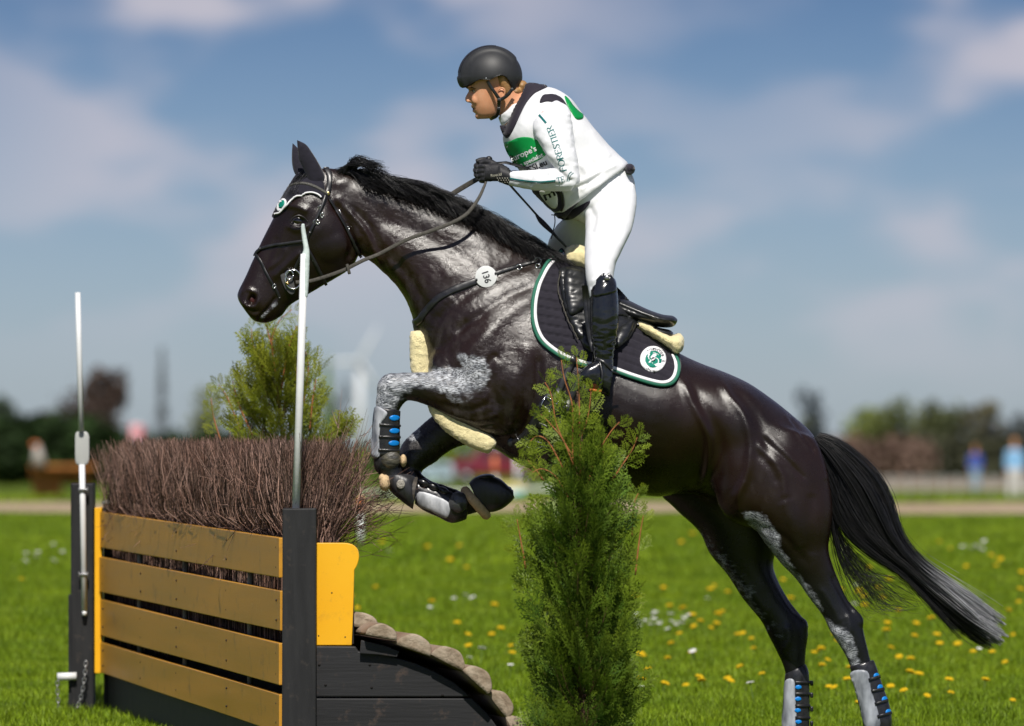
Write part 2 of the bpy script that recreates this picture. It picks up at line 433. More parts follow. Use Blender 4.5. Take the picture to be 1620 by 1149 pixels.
# ------------------------------------------------------------ ground, path, grass
KD = np.array([-40, 2.5, 5, 13, 20, 30, 46, 54, 62, 98, 125, 153, 190, 248, 400, 12000.]); KZ = np.array([0, 0, .06, .37, .59, .605, .605, .605, .56, .27, .12, .03, .01, 0, 0, 0])
_fy = np.arange(-40, 420, 1.0); _fz = np.interp(_fy, KD, KZ); _fz = np.convolve(np.pad(_fz, 3, 'edge'), np.ones(7) / 7, 'valid')
def gz(x, y):
    return np.interp(y, _fy, _fz) + .012 * np.sin(np.asarray(x) * .9 + np.asarray(y) * .37) * np.clip((np.asarray(y) - 3) / 6, 0, 1)
def ground_at(px, py):
    """the point of the ground seen at a pixel"""
    ys = np.concatenate([np.arange(0, 160, .1), np.arange(160, 3000, 2)]); s = FPX / (22 + ys); pr = HY + (1.2 - gz((px - HX) / s, ys)) * s
    below = np.nonzero(pr <= py)[0]; i = below[0] if len(below) else len(ys) - 1
    y = ys[i]; x = (px - HX) / s[i]; return Vector((x, y, float(gz(x, y))))
ysr = np.concatenate([np.arange(-40, 0, 2), np.arange(0, 60, .5), np.arange(60, 200, 2.5), np.arange(200, 500, 15), np.geomspace(500, 9000, 14)])
us = np.concatenate([np.linspace(-1, -.1, 10), np.linspace(-.09, .09, 25), np.linspace(.1, 1, 10)])
Vg = []; 
for y in ysr:
    hw = 60 + max(y + 22, 0) * 1.1
    xs = us * hw; zz = gz(xs, np.full_like(xs, y)); Vg.append(np.stack([xs, np.full_like(xs, y), zz], 1))
Vg = np.array(Vg); m_, n_ = Vg.shape[:2]; idx = np.arange(m_ * n_).reshape(m_, n_)
Fg = np.stack([idx[:-1, :-1], idx[:-1, 1:], idx[1:, 1:], idx[1:, :-1]], -1).reshape(-1, 4)
soil = mat('meadow_ground', (.055, .085, .008), .95, .1, col2=(.12, .17, .016), vscale=1.2, bump=.6, bscale=14, bdist=.03)
tag(link('ground', np_mesh('ground', Vg, Fg), soil), kind='structure')
# sandy track
ty = np.arange(37.5, 53.6, 1.0); tx = np.linspace(-70, 70, 90); Vp = []
for i, y in enumerate(ty):
    for x in tx:
        e = 0; yy = y
        if i == 0: yy += .35 * math.sin(x * 1.3) + .2 * math.sin(x * 3.1)
        if i == len(ty) - 1: yy += .5 * math.sin(x * .9 + 2) + .3 * math.sin(x * 2.3)
        Vp.append((x, yy, float(gz(x, yy)) + .03))
idx = np.arange(len(Vp)).reshape(len(ty), len(tx)); Fp = np.stack([idx[:-1, :-1], idx[:-1, 1:], idx[1:, 1:], idx[1:, :-1]], -1).reshape(-1, 4)
tag(link('track', np_mesh('track', Vp, Fp), mat('sandy_track', (.30, .22, .14), .95, .1, col2=(.42, .33, .23), vscale=.5, bump=.5, bscale=6)), kind='structure')
# grass: blades in small patches spread over the meadow
grass_m = mat('grass_blades', (.115, .205, .006), .5, .3, col2=(.28, .38, .016), vscale=.8, trans=.35, island=.55)
def patch_mesh(nb, size, hmin, hmax, wid, seed):
    r = np.random.default_rng(seed); V = []; F = []
    for i in range(nb):
        x, y = r.uniform(-size / 2, size / 2, 2); h = r.uniform(hmin, hmax); a = r.uniform(0, 6.28); le = r.uniform(.1, .75) * h; w = wid * r.uniform(.7, 1.3)
        dx, dy = math.cos(a), math.sin(a); sx, sy = -dy * w / 2, dx * w / 2; b = len(V)
        V += [(x - sx, y - sy, -.01), (x + sx, y + sy, -.01), (x + dx * le * .35 - sx * .8, y + dy * le * .35 - sy * .8, h * .6), (x + dx * le * .35 + sx * .8, y + dy * le * .35 + sy * .8, h * .6), (x + dx * le, y + dy * le, h * .93)]
        F += [(b, b + 1, b + 3, b + 2), (b + 2, b + 3, b + 4, b + 4)]
    me = bpy.data.meshes.new('grass_patch'); me.from_pydata(V, [], [f if f[2] != f[3] else f[:3] for f in F]); me.materials.append(grass_m); me.update(); return me
def scatter(name, me, pts, smin, smax, matl, kind='stuff', label=None, cat=None):
    src = bpy.data.objects.new(name + '_blades', me)
    pm = bpy.data.meshes.new(name); pm.from_pydata([tuple(p) for p in pts], [], []); o = bpy.data.objects.new(name, pm); C.objects.link(o)
    ng = bpy.data.node_groups.new(name, 'GeometryNodeTree'); ng.interface.new_socket('Geometry', in_out='INPUT', socket_type='NodeSocketGeometry'); ng.interface.new_socket('Geometry', in_out='OUTPUT', socket_type='NodeSocketGeometry')
    gi = ng.nodes.new('NodeGroupInput'); go = ng.nodes.new('NodeGroupOutput'); ip = ng.nodes.new('GeometryNodeInstanceOnPoints'); oi = ng.nodes.new('GeometryNodeObjectInfo'); oi.inputs[0].default_value = src
    rv = ng.nodes.new('FunctionNodeRandomValue'); rv.data_type = 'FLOAT_VECTOR'; rv.inputs[0].default_value = (0, 0, 0); rv.inputs[1].default_value = (0, 0, 6.28)
    rs = ng.nodes.new('FunctionNodeRandomValue'); rs.data_type = 'FLOAT'; rs.inputs[2].default_value = smin; rs.inputs[3].default_value = smax
    L = ng.links; L.new(gi.outputs[0], ip.inputs['Points']); L.new(oi.outputs['Geometry'], ip.inputs['Instance']); L.new(rv.outputs[0], ip.inputs['Rotation']); L.new(rs.outputs[1], ip.inputs['Scale']); L.new(ip.outputs[0], go.inputs[0])
    md = o.modifiers.new('scatter', 'NODES'); md.node_group = ng; tag(o, label, cat, kind=kind); return o
def trap_points(y0, y1, dens, margin=3.5, wide=.14):
    out = []
    for y in np.arange(y0, y1, 1 / math.sqrt(dens)):
        hw = (22 + y) * wide + margin
        for x in np.arange(-hw, hw, 1 / math.sqrt(dens)):
            xx = x + rng.uniform(-.5, .5) / math.sqrt(dens); yy = y + rng.uniform(-.5, .5) / math.sqrt(dens)
            if 37.2 < yy < 53.8: continue
            out.append((xx, yy, float(gz(xx, yy))))
    return out
scatter('grass', patch_mesh(2000, .62, .02, .065, .0036, 1), trap_points(-1.6, 16, 5.5), .8, 1.25, grass_m, label='bright green short meadow grass around the jump', cat='grass')
scatter('grass', patch_mesh(1700, 1.0, .025, .075, .006, 2), trap_points(16, 37, 1.9), .8, 1.25, grass_m, label='sunlit meadow grass in front of the sandy track', cat='grass')
scatter('grass', patch_mesh(900, 2.2, .04, .13, .016, 3), trap_points(54, 130, .3, 3), .8, 1.3, grass_m, label='blurred meadow grass beyond the sandy track', cat='grass')

# dandelions and daisies
dand_m = mat('dandelion_yellow', (.80, .52, .01), .6, .2, bump=.8, bscale=600, var=.15, vscale=200, trans=.15, bdist=.004)
stem_m = mat('flower_stem', (.10, .16, .03), .6, .3, var=.2)
dais_m = mat('daisy_white', (.80, .80, .76), .6, .2, var=.08, vscale=100, trans=.2)
def flower_mesh(r, h, m1, domed):
    V = []; F = []; mi = []
    rings = [(1.0, 0), (.86, .35), (.55, .62), (.2, .72)] if domed else [(1, .05), (.7, .2), (.3, .3), (.1, .32)]
    n = 14
    for k, (q, z) in enumerate(rings):
        for j in range(n):
            a = 2 * PI * j / n; rr = r * q * (1 + (.16 if k == 0 else .05) * (-1) ** j); V.append((rr * math.cos(a), rr * math.sin(a), h + z * r * .8 + (.1 * r * (-1) ** j if k < 3 else 0)))
    for k in range(len(rings) - 1):
        for j in range(n): F.append((k * n + j, k * n + (j + 1) % n, (k + 1) * n + (j + 1) % n, (k + 1) * n + j)); mi.append(0)
    F.append(tuple((len(rings) - 1) * n + j for j in range(n))); mi.append(0); F.append(tuple(range(n))[::-1]); mi.append(0)
    b = len(V)
    for z in (0, h):
        for j in range(5): V.append((.0022 * math.cos(j * 1.256), .0022 * math.sin(j * 1.256), z))
    for j in range(5): F.append((b + j, b + (j + 1) % 5, b + 5 + (j + 1) % 5, b + 5 + j)); mi.append(1)
    me = from_faces('flower', V, F); me.materials.append(m1); me.materials.append(stem_m)
    for p, i in zip(me.polygons, mi): p.material_index = i
    return me
dm = [flower_mesh(.021, hh, dand_m, True) for hh in (.075, .10)]; ym = [flower_mesh(.015, hh, dais_m, False) for hh in (.085, .105)]
dp = [(32, 926), (736, 878), (680, 874), (737, 910), (598, 938), (566, 955), (722, 1000), (734, 1021), (779, 1018), (790, 1018), (813, 1034), (747, 1042), (565, 975), (778, 978), (808, 1048), (683, 970), (870, 1040),
      (1083, 870), (1098, 855), (1010, 965), (1060, 970), (1088, 980), (1125, 934), (1127, 953), (1150, 948), (1095, 997), (1130, 985), (1147, 985), (1066, 1030), (1080, 1020), (1104, 1003), (1107, 1001), (1131, 1001), (1170, 1020), (1190, 1020), (1182, 1022),
      (1100, 1090), (1112, 1098), (1155, 1090), (1147, 1100), (1120, 1002), (1210, 1085), (1300, 1040), (1295, 1048), (1303, 1055), (1320, 1035), (1318, 1018), (1310, 1110), (1328, 1102), (1344, 1102), (1285, 1045), (1344, 1075), (1300, 1068),
      (1380, 915), (1404, 928), (1423, 922), (1401, 1000), (1404, 1020), (1421, 975), (1364, 955), (1372, 955), (1366, 978), (1450, 1085), (1432, 1088), (1410, 1105), (1425, 1060), (1479, 1018), (1442, 1025), (1404, 1035), (1479, 1000), (1445, 999),
      (1470, 955), (1478, 955), (1452, 940), (1463, 930), (1487, 925), (1517, 1035), (1486, 1040), (1540, 1045), (1575, 1035), (1608, 1015), (1590, 980), (1596, 1060), (1570, 1050), (1615, 960), (1608, 950), (1613, 915), (1589, 900), (1575, 902), (1562, 893), (1530, 905), (1483, 868), (1500, 875),
      (1330, 950), (1250, 960), (1235, 930), (1050, 940), (1030, 1080), (1015, 1050), (1020, 1060), (1098, 1050), (1060, 1060), (1044, 1100), (1010, 1100), (1350, 1130), (1460, 1120), (1500, 1110), (1555, 1100), (1600, 1120), (655, 1060), (1440, 1060), (1395, 960), (1508, 985), (1492, 960), (1530, 990), (1548, 1015)]
for i in range(12):
    px = rng.uniform(960, 1618) if rng.random() < .75 else rng.uniform(560, 830); py = 850 + 290 * rng.beta(1.3, 1.1); dp.append((px, py))
def where(px, py):
    d = 'far off' if py < 930 else ('halfway back' if py < 1020 else 'close by')
    for x, t in ((560, 'left of the black posts'), (850, 'between half logs and thuja'), (1100, 'just right of the thuja'), (1240, 'beside the far hind leg'), (1340, 'between the hind legs'), (1450, 'right of the near hind leg'), (1540, 'below the middle of the tail'), (1700, 'below the tail tip')):
        if px < x: return d, t
def put_flowers(pts, meshes, name, label, cat, group):
    for i, (px, py) in enumerate(pts):
        g_ = ground_at(px, min(py + 6, 1172)); o = bpy.data.objects.new(name, meshes[i % len(meshes)]); C.objects.link(o); o.location = (g_.x, g_.y, g_.z)
        s = rng.uniform(.7, 1.02) * (1.25 if name == 'daisy' else 1) * (1 if g_.y < 20 else 1.15); o.scale = (s, s, s); o.rotation_euler = (rng.uniform(-.35, .5), rng.uniform(-.3, .3), rng.uniform(0, 6)); tag(o, label + ', '.join(where(px, py)), cat, group + ' ' + where(px, py)[1])
put_flowers(dp, dm, 'dandelion', 'yellow dandelion in grass, ', 'dandelion', 'dandelions')
yp = [(720, 963), (731, 962), (757, 966), (1118, 800), (1005, 995), (1012, 992), (1020, 998), (1028, 996), (1036, 1000), (1044, 997), (1052, 1003), (1060, 998), (1068, 1004), (1075, 1000), (1040, 1010), (1048, 1013), (1020, 1008), (1030, 1014), (1062, 1012), (1004, 1004), (1072, 1010),
      (759, 1060), (738, 1058), (1520, 880), (1526, 876), (1533, 882), (1540, 876), (1547, 880), (1555, 882), (1561, 878), (1510, 1000), (1548, 1050), (30, 903), (42, 900), (55, 898), (66, 896), (75, 902), (90, 882), (98, 885), (806, 1082), (1335, 887), (700, 1100)]
yp += [(rng.uniform(560, 1610), rng.uniform(880, 1130)) for i in range(14)]
put_flowers(yp, ym, 'daisy', 'small white daisy, ', 'daisy', 'daisies')
# ------------------------------------------------------------ the horse
horse = empty('horse', W(1300, 1215, 0), label='black horse with clipped dark coat leaping over the brush jump', cat='horse')
head_st = [(378, 477, 391, 496, .026, 0), (375, 467, 403, 509, .042, 0), (379, 455, 425, 511, .050, 0), (389, 436, 446, 500, .050, 0),
    (398, 415, 458, 484, .048, 0), (406, 397, 480, 470, .052, 0, -.05), (416, 376, 508, 454, .062, 0, -.1), (427, 354, 536, 438, .074, 0, -.1),
    (437, 335, 556, 424, .086, 0, -.05), (447, 314, 566, 408, .092, 0), (459, 296, 570, 395, .088, 0, .05), (475, 279, 566, 375, .075, 0), (495, 268, 550, 350, .055, 0)]
neck_st = [(500, 267, 545, 372, .052, 0), (522, 266, 570, 402, .062, 0, -.15), (548, 270, 592, 418, .068, 0, -.25), (580, 276, 607, 432, .074, 0, -.3),
    (620, 287, 626, 451, .082, 0, -.35), (665, 303, 642, 475, .092, 0, -.35), (715, 322, 652, 502, .108, 0, -.35), (765, 346, 660, 530, .13, 0, -.32),
    (810, 370, 670, 560, .158, 0, -.3), (845, 390, 681, 600, .19, 0, -.3), (874, 403, 705, 640, .215, 0, -.28), (903, 417, 740, 680, .232, 0, -.22),
    (937, 442, 785, 712, .25, 0, -.15), (975, 478, 828, 737, .268, 0, -.08), (1015, 513, 872, 757, .28, 0, 0), (1050, 543, 930, 772, .285, 0, .05),
    (1082, 563, 990, 779, .28, 0, .1), (1115, 577, 1045, 786, .265, 0, .15), (1150, 590, 1095, 778, .25, 0, .2), (1188, 608, 1150, 800, .245, 0, .2),
    (1225, 634, 1190, 820, .24, 0, .15), (1258, 661, 1232, 820, .215, 0, .1), (1284, 684, 1268, 815, .17, 0), (1303, 718, 1298, 790, .085, 0)]
nh = [(1125, 640, 1292, 692, .08, -.14), (1112, 700, 1306, 730, .105, -.15), (1125, 755, 1315, 775, .115, -.15), (1155, 797, 1318, 812, .11, -.155),
    (1182, 820, 1315, 843, .098, -.16), (1207, 855, 1311, 868, .08, -.16), (1233, 889, 1318, 896, .064, -.155), (1259, 916, 1329, 923, .052, -.15),
    (1281, 948, 1343, 951, .042, -.15), (1302, 975, 1361, 972, .038, -.15), (1314, 1001, 1366, 996, .040, -.15), (1332, 1028, 1372, 1022, .034, -.15),
    (1345, 1055, 1378, 1047, .026, -.15), (1353, 1085, 1385, 1078, .024, -.15), (1361, 1122, 1395, 1114, .025, -.15), (1368, 1156, 1407, 1147, .034, -.15),
    (1375, 1176, 1406, 1170, .029, -.15), (1384, 1196, 1412, 1188, .034, -.15)]
fh = [(1100, 660, 1270, 690, .08, .12), (1045, 768, 1250, 775, .09, .13), (1063, 801, 1255, 815, .10, .14), (1090, 826, 1240, 850, .09, .14),
    (1108, 846, 1228, 874, .08, .14), (1123, 877, 1224, 893, .068, .14), (1150, 909, 1230, 916, .056, .14), (1176, 949, 1247, 948, .046, .14),
    (1203, 982, 1270, 978, .040, .14), (1214, 1003, 1279, 1000, .040, .14), (1229, 1032, 1276, 1027, .034, .14), (1241, 1060, 1274, 1054, .027, .14),
    (1241, 1085, 1272, 1085, .024, .14), (1240, 1125, 1272, 1125, .025, .14), (1236, 1158, 1276, 1157, .034, .14), (1234, 1178, 1266, 1182, .029, .14), (1228, 1196, 1260, 1202, .034, .14)]
nf = [(852, 575, 850, 690, .06, -.13), (812, 566, 822, 690, .075, -.155), (782, 575, 786, 689, .078, -.165), (750, 583, 752, 680, .07, -.17),
    (716, 587, 715, 663, .058, -.17), (684, 588, 686, 647, .046, -.165), (655, 589, 662, 637, .042, -.16), (632, 590, 645, 634, .043, -.16),
    (612, 597, 638, 640, .045, -.16), (599, 616, 634, 646, .042, -.16), (594, 640, 631, 654, .036, -.16), (595, 668, 625, 672, .028, -.16),
    (596, 700, 624, 701, .026, -.16), (591, 724, 628, 720, .034, -.16), (592, 742, 632, 732, .035, -.16), (603, 756, 636, 744, .03, -.16), (612, 772, 646, 764, .032, -.16)]
ff = [(850, 620, 850, 722, .06, .12), (800, 625, 800, 716, .066, .13), (750, 632, 755, 704, .062, .14), (712, 642, 724, 708, .052, .145),
    (684, 658, 704, 719, .046, .145), (662, 676, 690, 731, .043, .145), (643, 694, 672, 742, .044, .145), (632, 710, 664, 752, .040, .145), (634, 728, 660, 758, .03, .145)]
ff2 = [(640, 722, 640, 765, .032, .14), (655, 738, 648, 784, .034, .13), (675, 757, 665, 795, .028, .12), (700, 766, 692, 805, .026, .115), (722, 774, 712, 820, .034, .11), (738, 782, 731, 818, .034, .11),
    (755, 780, 752, 812, .029, .11), (772, 772, 775, 806, .033, .11)]
sh = [(775, 440, 700, 520, .05, -.06), (800, 470, 705, 560, .09, -.11), (830, 530, 712, 600, .10, -.145), (848, 600, 740, 640, .085, -.165), (845, 660, 775, 670, .06, -.165)]
shf = [s[:5] + (-s[5],) for s in sh]
triceps = ball(806, 610, -.175, 42, 70, .085, rot=.25); tricf = ball(806, 610, .165, 42, 62, .08, rot=.25)
pecn = ball(715, 585, -.09, 38, 52, .10); pecf = ball(715, 590, .09, 38, 50, .10)
hipn = ball(1158, 676, -.135, 60, 66, .10); stf = ball(1190, 770, -.155, 62, 66, .10)
hipf = ball(1158, 676, .135, 60, 66, .10)
parts = [loft(head_st), loft(neck_st, n=40), loft(nh), loft(fh), loft(nf, n=22), loft(ff), loft(ff2), loft(sh), loft(shf), triceps, tricf, pecn, pecf, hipn, hipf, stf,
    ball(620, 616, -.16, 24, 26, .046), ball(650, 728, .145, 25, 25, .045), ball(1358, 985, -.15, 9, 14, .028), ball(1270, 992, .14, 9, 14, .028),
    ball(519, 385, -.045, 40, 36, .045), ball(519, 385, .045, 40, 36, .045)]
body = remeshed(parts, 0.0065, 9, 0.5, 'horse_body')
_V, _N = get_vn(body); _P = PX(_V)
def soft_box(x0, x1, y0, y1, f): return np.clip(np.minimum.reduce([_P[:, 0] - x0, x1 - _P[:, 0], _P[:, 1] - y0, y1 - _P[:, 1]]) / f, 0, 1)
lap_smooth(body, np.maximum(soft_box(1040, 1330, 540, 860, 30), soft_box(700, 900, 420, 660, 30)), 45)
R = .007
near = -1
strokes = [
    # head
    ([(528, 322), (548, 350), (556, 385), (553, 412)], 7, -.010), ([(478, 398), (455, 418), (432, 440)], 6, .006), ([(492, 405), (468, 430), (448, 450)], 7, -.004),
    ([(452, 325), (470, 327), (488, 335)], 5, .007), ([(455, 357), (470, 364), (488, 357)], 4, .004), ([(440, 375), (430, 400), (412, 440)], 6, -.004),
    ([(452, 352), (442, 385), (420, 430)], 5, .0035), ([(500, 330), (500, 350)], 9, -.005), ([(425, 425), (447, 408), (452, 392)], 4, .003),
    ([(437, 470), (424, 488), (412, 500), (409, 509)], 2.4, -.008), ([(391, 487), (400, 494), (412, 492)], 3.5, -.006),
    ([(383, 466), (388, 458), (398, 460), (406, 470), (408, 482)], 3.5, .006), ([(384, 478), (392, 486), (402, 484)], 3, .005),
    ([(535, 290), (548, 286)], 9, .006), ([(530, 310), (545, 345), (570, 385)], 8, .008, near), ([(558, 330), (585, 360), (600, 395), (612, 425)], 7, -.008, near),
    ([(548, 330), (576, 362), (592, 395), (604, 418)], 4, .006, near),
    # neck
    ([(550, 295), (600, 310), (660, 335), (720, 360), (780, 385)], 16, .007), ([(590, 340), (650, 365), (710, 395), (760, 430)], 14, -.006),
    ([(610, 400), (640, 430), (665, 470), (680, 500)], 9, -.007), ([(595, 400), (625, 428), (648, 462), (660, 490)], 7, .005),
    ([(850, 410), (800, 430), (760, 450), (715, 480), (685, 515)], 10, -.008), ([(700, 440), (740, 420), (780, 415)], 14, .005), ([(720, 470), (690, 500), (680, 550)], 9, .005),
    # shoulder and elbow
    ([(845, 470), (800, 500), (760, 540), (725, 575)], 12, .006), ([(848, 450), (800, 470), (745, 510), (700, 550)], 7, -.004),
    ([(790, 560), (775, 575), (776, 610), (790, 650)], 8, -.008, near), ([(835, 540), (825, 590), (815, 640), (800, 680)], 14, .007, near),
    ([(852, 560), (850, 610), (838, 655), (826, 690)], 7, -.011, near), ([(760, 500), (720, 520)], 10, -.004),
    ([(735, 512), (728, 520)], 7, -.006, near), ([(680, 560), (692, 580), (714, 590)], 6, .005),
    ([(770, 640), (740, 650), (700, 640)], 5, -.005, near), ([(790, 655), (750, 665), (705, 652)], 4, .004, near), ([(785, 672), (750, 674), (725, 664)], 3.5, -.004, near),
    ([(772, 597), (776, 615), (765, 635)], 5, .004, near), ([(765, 575), (772, 590)], 4, .004, near), ([(795, 610), (800, 650), (808, 670)], 5, -.004, near),
    # near knee
    ([(606, 612), (616, 622), (632, 628)], 4, -.003, near), ([(620, 596), (634, 606), (640, 624)], 4, .003, near),
    # barrel, flank
    ([(1078, 600), (1098, 640), (1115, 675), (1122, 700), (1120, 740), (1113, 765)], 7, .011), ([(1095, 620), (1118, 655), (1136, 690), (1138, 730), (1130, 765)], 11, -.008),
    ([(1142, 600), (1152, 625), (1175, 655), (1186, 695), (1184, 740), (1170, 775), (1160, 795)], 7, .009), ([(1112, 768), (1100, 772)], 6, .005),
    ([(1165, 620), (1192, 650), (1208, 690), (1215, 730)], 9, -.005), ([(870, 640), (930, 690), (1000, 720), (1070, 730)], 22, .004), ([(880, 560), (870, 620), (860, 680)], 10, -.004),
    
    # quarters
    ([(1203, 690), (1230, 715), (1255, 740), (1275, 758)], 4.2, -.004, near), ([(1208, 684), (1236, 710), (1262, 735)], 5, .003, near), ([(1195, 700), (1222, 728), (1238, 755), (1243, 790)], 6, .006, near),
    ([(1198, 718), (1218, 740), (1230, 765)], 5, -.003, near), ([(1248, 662), (1270, 690), (1290, 715)], 3.2, -.006), ([(1240, 655), (1262, 685), (1284, 715)], 3.2, .004),
    ([(1297, 705), (1306, 735), (1311, 760)], 8, .005), ([(1180, 760), (1170, 785), (1168, 810)], 5, .004, near), ([(1240, 790), (1255, 830), (1265, 870)], 12, .006, near), ([(1285, 780), (1282, 830), (1285, 880)], 10, -.005, near),
    ([(1262, 660), (1245, 700), (1235, 740)], 20, .004, near),
    # hind legs
    ([(1316, 910), (1335, 945), (1350, 970)], 5, -.007), ([(1330, 915), (1350, 955), (1362, 975)], 4, .004), ([(1340, 972), (1345, 992), (1340, 1008)], 6, .005, near), ([(1320, 1000), (1336, 1012), (1352, 1030)], 5, .003, near),
    ([(1298, 930), (1318, 962), (1330, 985)], 5, .004, near), ([(1225, 905), (1245, 945), (1262, 970)], 5, -.006, 1), ([(1150, 890), (1185, 935), (1215, 975)], 8, .005, 1), ([(1245, 990), (1248, 1010), (1240, 1030)], 5, .004, 1),
    ([(1275, 890), (1240, 850), (1205, 835)], 6, -.004, near),
]
def coat_extra(V, Nn, P):
    D = np.zeros(len(V))
    hd = (P[:, 0] < 600)
    # nostril and eye socket
    for (cx, cy, rx, ry, rot, a) in [(399, 474, 6.0, 8.5, -.5, -.022), (473, 349, 10, 7, -.3, -.009)]:
        c, s = math.cos(rot), math.sin(rot); dx = P[:, 0] - cx; dy = P[:, 1] - cy
        u = (dx * c - dy * s) / rx; v = (dx * s + dy * c) / ry; D += a * np.exp(-(u * u + v * v) ** 1.5) * (np.abs(Nn[:, 1]) > .2)
    # slack skin, veins and sweat marks over shoulder and neck
    idx = np.nonzero((P[:, 1] < 1060))[0]
    q = V[idx]
    n1 = fnoise(q * np.array([1, 1, 1.0]), 9, 3.1); n2 = fnoise(q, 26, 9.7)
    n3 = fnoise(q, 70, 4.2)
    front = np.clip((930 - P[idx, 0]) / 150, 0, 1) * np.clip((P[idx, 0] - 520) / 60, 0, 1)
    D[idx] += n1 * .0018 + n2 * (.0004 + .0007 * front) + n3 * .0005 * front
    # curly sweat ripples across neck and shoulder
    u = (q[:, 0] + .55 * q[:, 2]); rip = np.sin((q[:, 0] * .8 + q[:, 2] * 1.0) * 230 + 7 * n1 + 5 * n2)
    D[idx] += rip * .00035 * front
    # veins
    return D
relief(body, strokes, extra=coat_extra)
# attributes for the material
V, Nn = get_vn(body); P = PX(V)
gre = np.zeros(len(V))
def add_mask(poly, soft, w, side, pts=P, arr=gre):
    poly = crom(poly, 4, True); ins = inside_poly(pts, poly); d, _ = dist_poly(pts, np.vstack([poly, poly[:1]]))
    f = np.clip(.5 + np.where(ins, d, -d) / soft, 0, 1) * w
    if side < 0: f = f * (V[:, 1] < .02)
    if side > 0: f = f * (V[:, 1] > .02)
    arr[:] = np.maximum(arr, f)
add_mask([(594, 650), (592, 610), (612, 590), (680, 582), (730, 582), (740, 576), (748, 560), (768, 568), (775, 590), (770, 610), (740, 624), (700, 622), (665, 612), (640, 626), (622, 648)], 14, 1, -1)
add_mask([(720, 558), (735, 560), (750, 575), (738, 585), (728, 575)], 7, .8, -1)
add_mask([(690, 612), (740, 628), (765, 612), (740, 640), (700, 632)], 12, .35, -1)
add_mask([(1176, 812), (1205, 812), (1228, 838), (1240, 870), (1262, 905), (1290, 940), (1305, 975), (1318, 985), (1345, 1000), (1356, 1030), (1345, 1045), (1320, 1025), (1300, 985), (1275, 950), (1240, 905), (1205, 860)], 10, .85, -1)
add_mask([(1322, 1000), (1345, 1005), (1358, 1030), (1362, 1055), (1348, 1062), (1338, 1040)], 9, .7, -1)
add_mask([(1100, 840), (1130, 855), (1165, 895), (1190, 930), (1215, 975), (1235, 1010), (1215, 1000), (1170, 950), (1120, 880)], 24, .5, 1)
add_mask([(640, 690), (655, 672), (668, 685), (655, 700)], 8, .8, 1)
add_mask([(405, 511), (416, 496), (436, 478), (440, 482), (424, 497), (414, 512)], 3, .5, -1)
a = body.attributes.new('grease', 'FLOAT', 'POINT'); a.data.foreach_set('value', gre.astype(np.float32))
front = np.clip((905 - P[:, 0]) / 90, 0, 1) * np.clip((P[:, 0] - 540) / 30, 0, 1)
spots = np.clip(1 - np.hypot((P[:, 0] - 660) / 110, (P[:, 1] - 390) / 70), 0, 1)
rump = np.exp(-(np.hypot((P[:, 0] - 1200) / 60, (P[:, 1] - 770) / 70)) ** 2) * .5
a = body.attributes.new('sweat', 'FLOAT', 'POINT'); a.data.foreach_set('value', np.clip(front + rump, 0, 1).astype(np.float32))
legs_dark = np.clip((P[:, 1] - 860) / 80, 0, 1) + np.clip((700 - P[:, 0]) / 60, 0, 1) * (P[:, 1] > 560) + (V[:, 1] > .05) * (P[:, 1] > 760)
a = body.attributes.new('points', 'FLOAT', 'POINT'); a.data.foreach_set('value', np.clip(legs_dark, 0, 1).astype(np.float32))
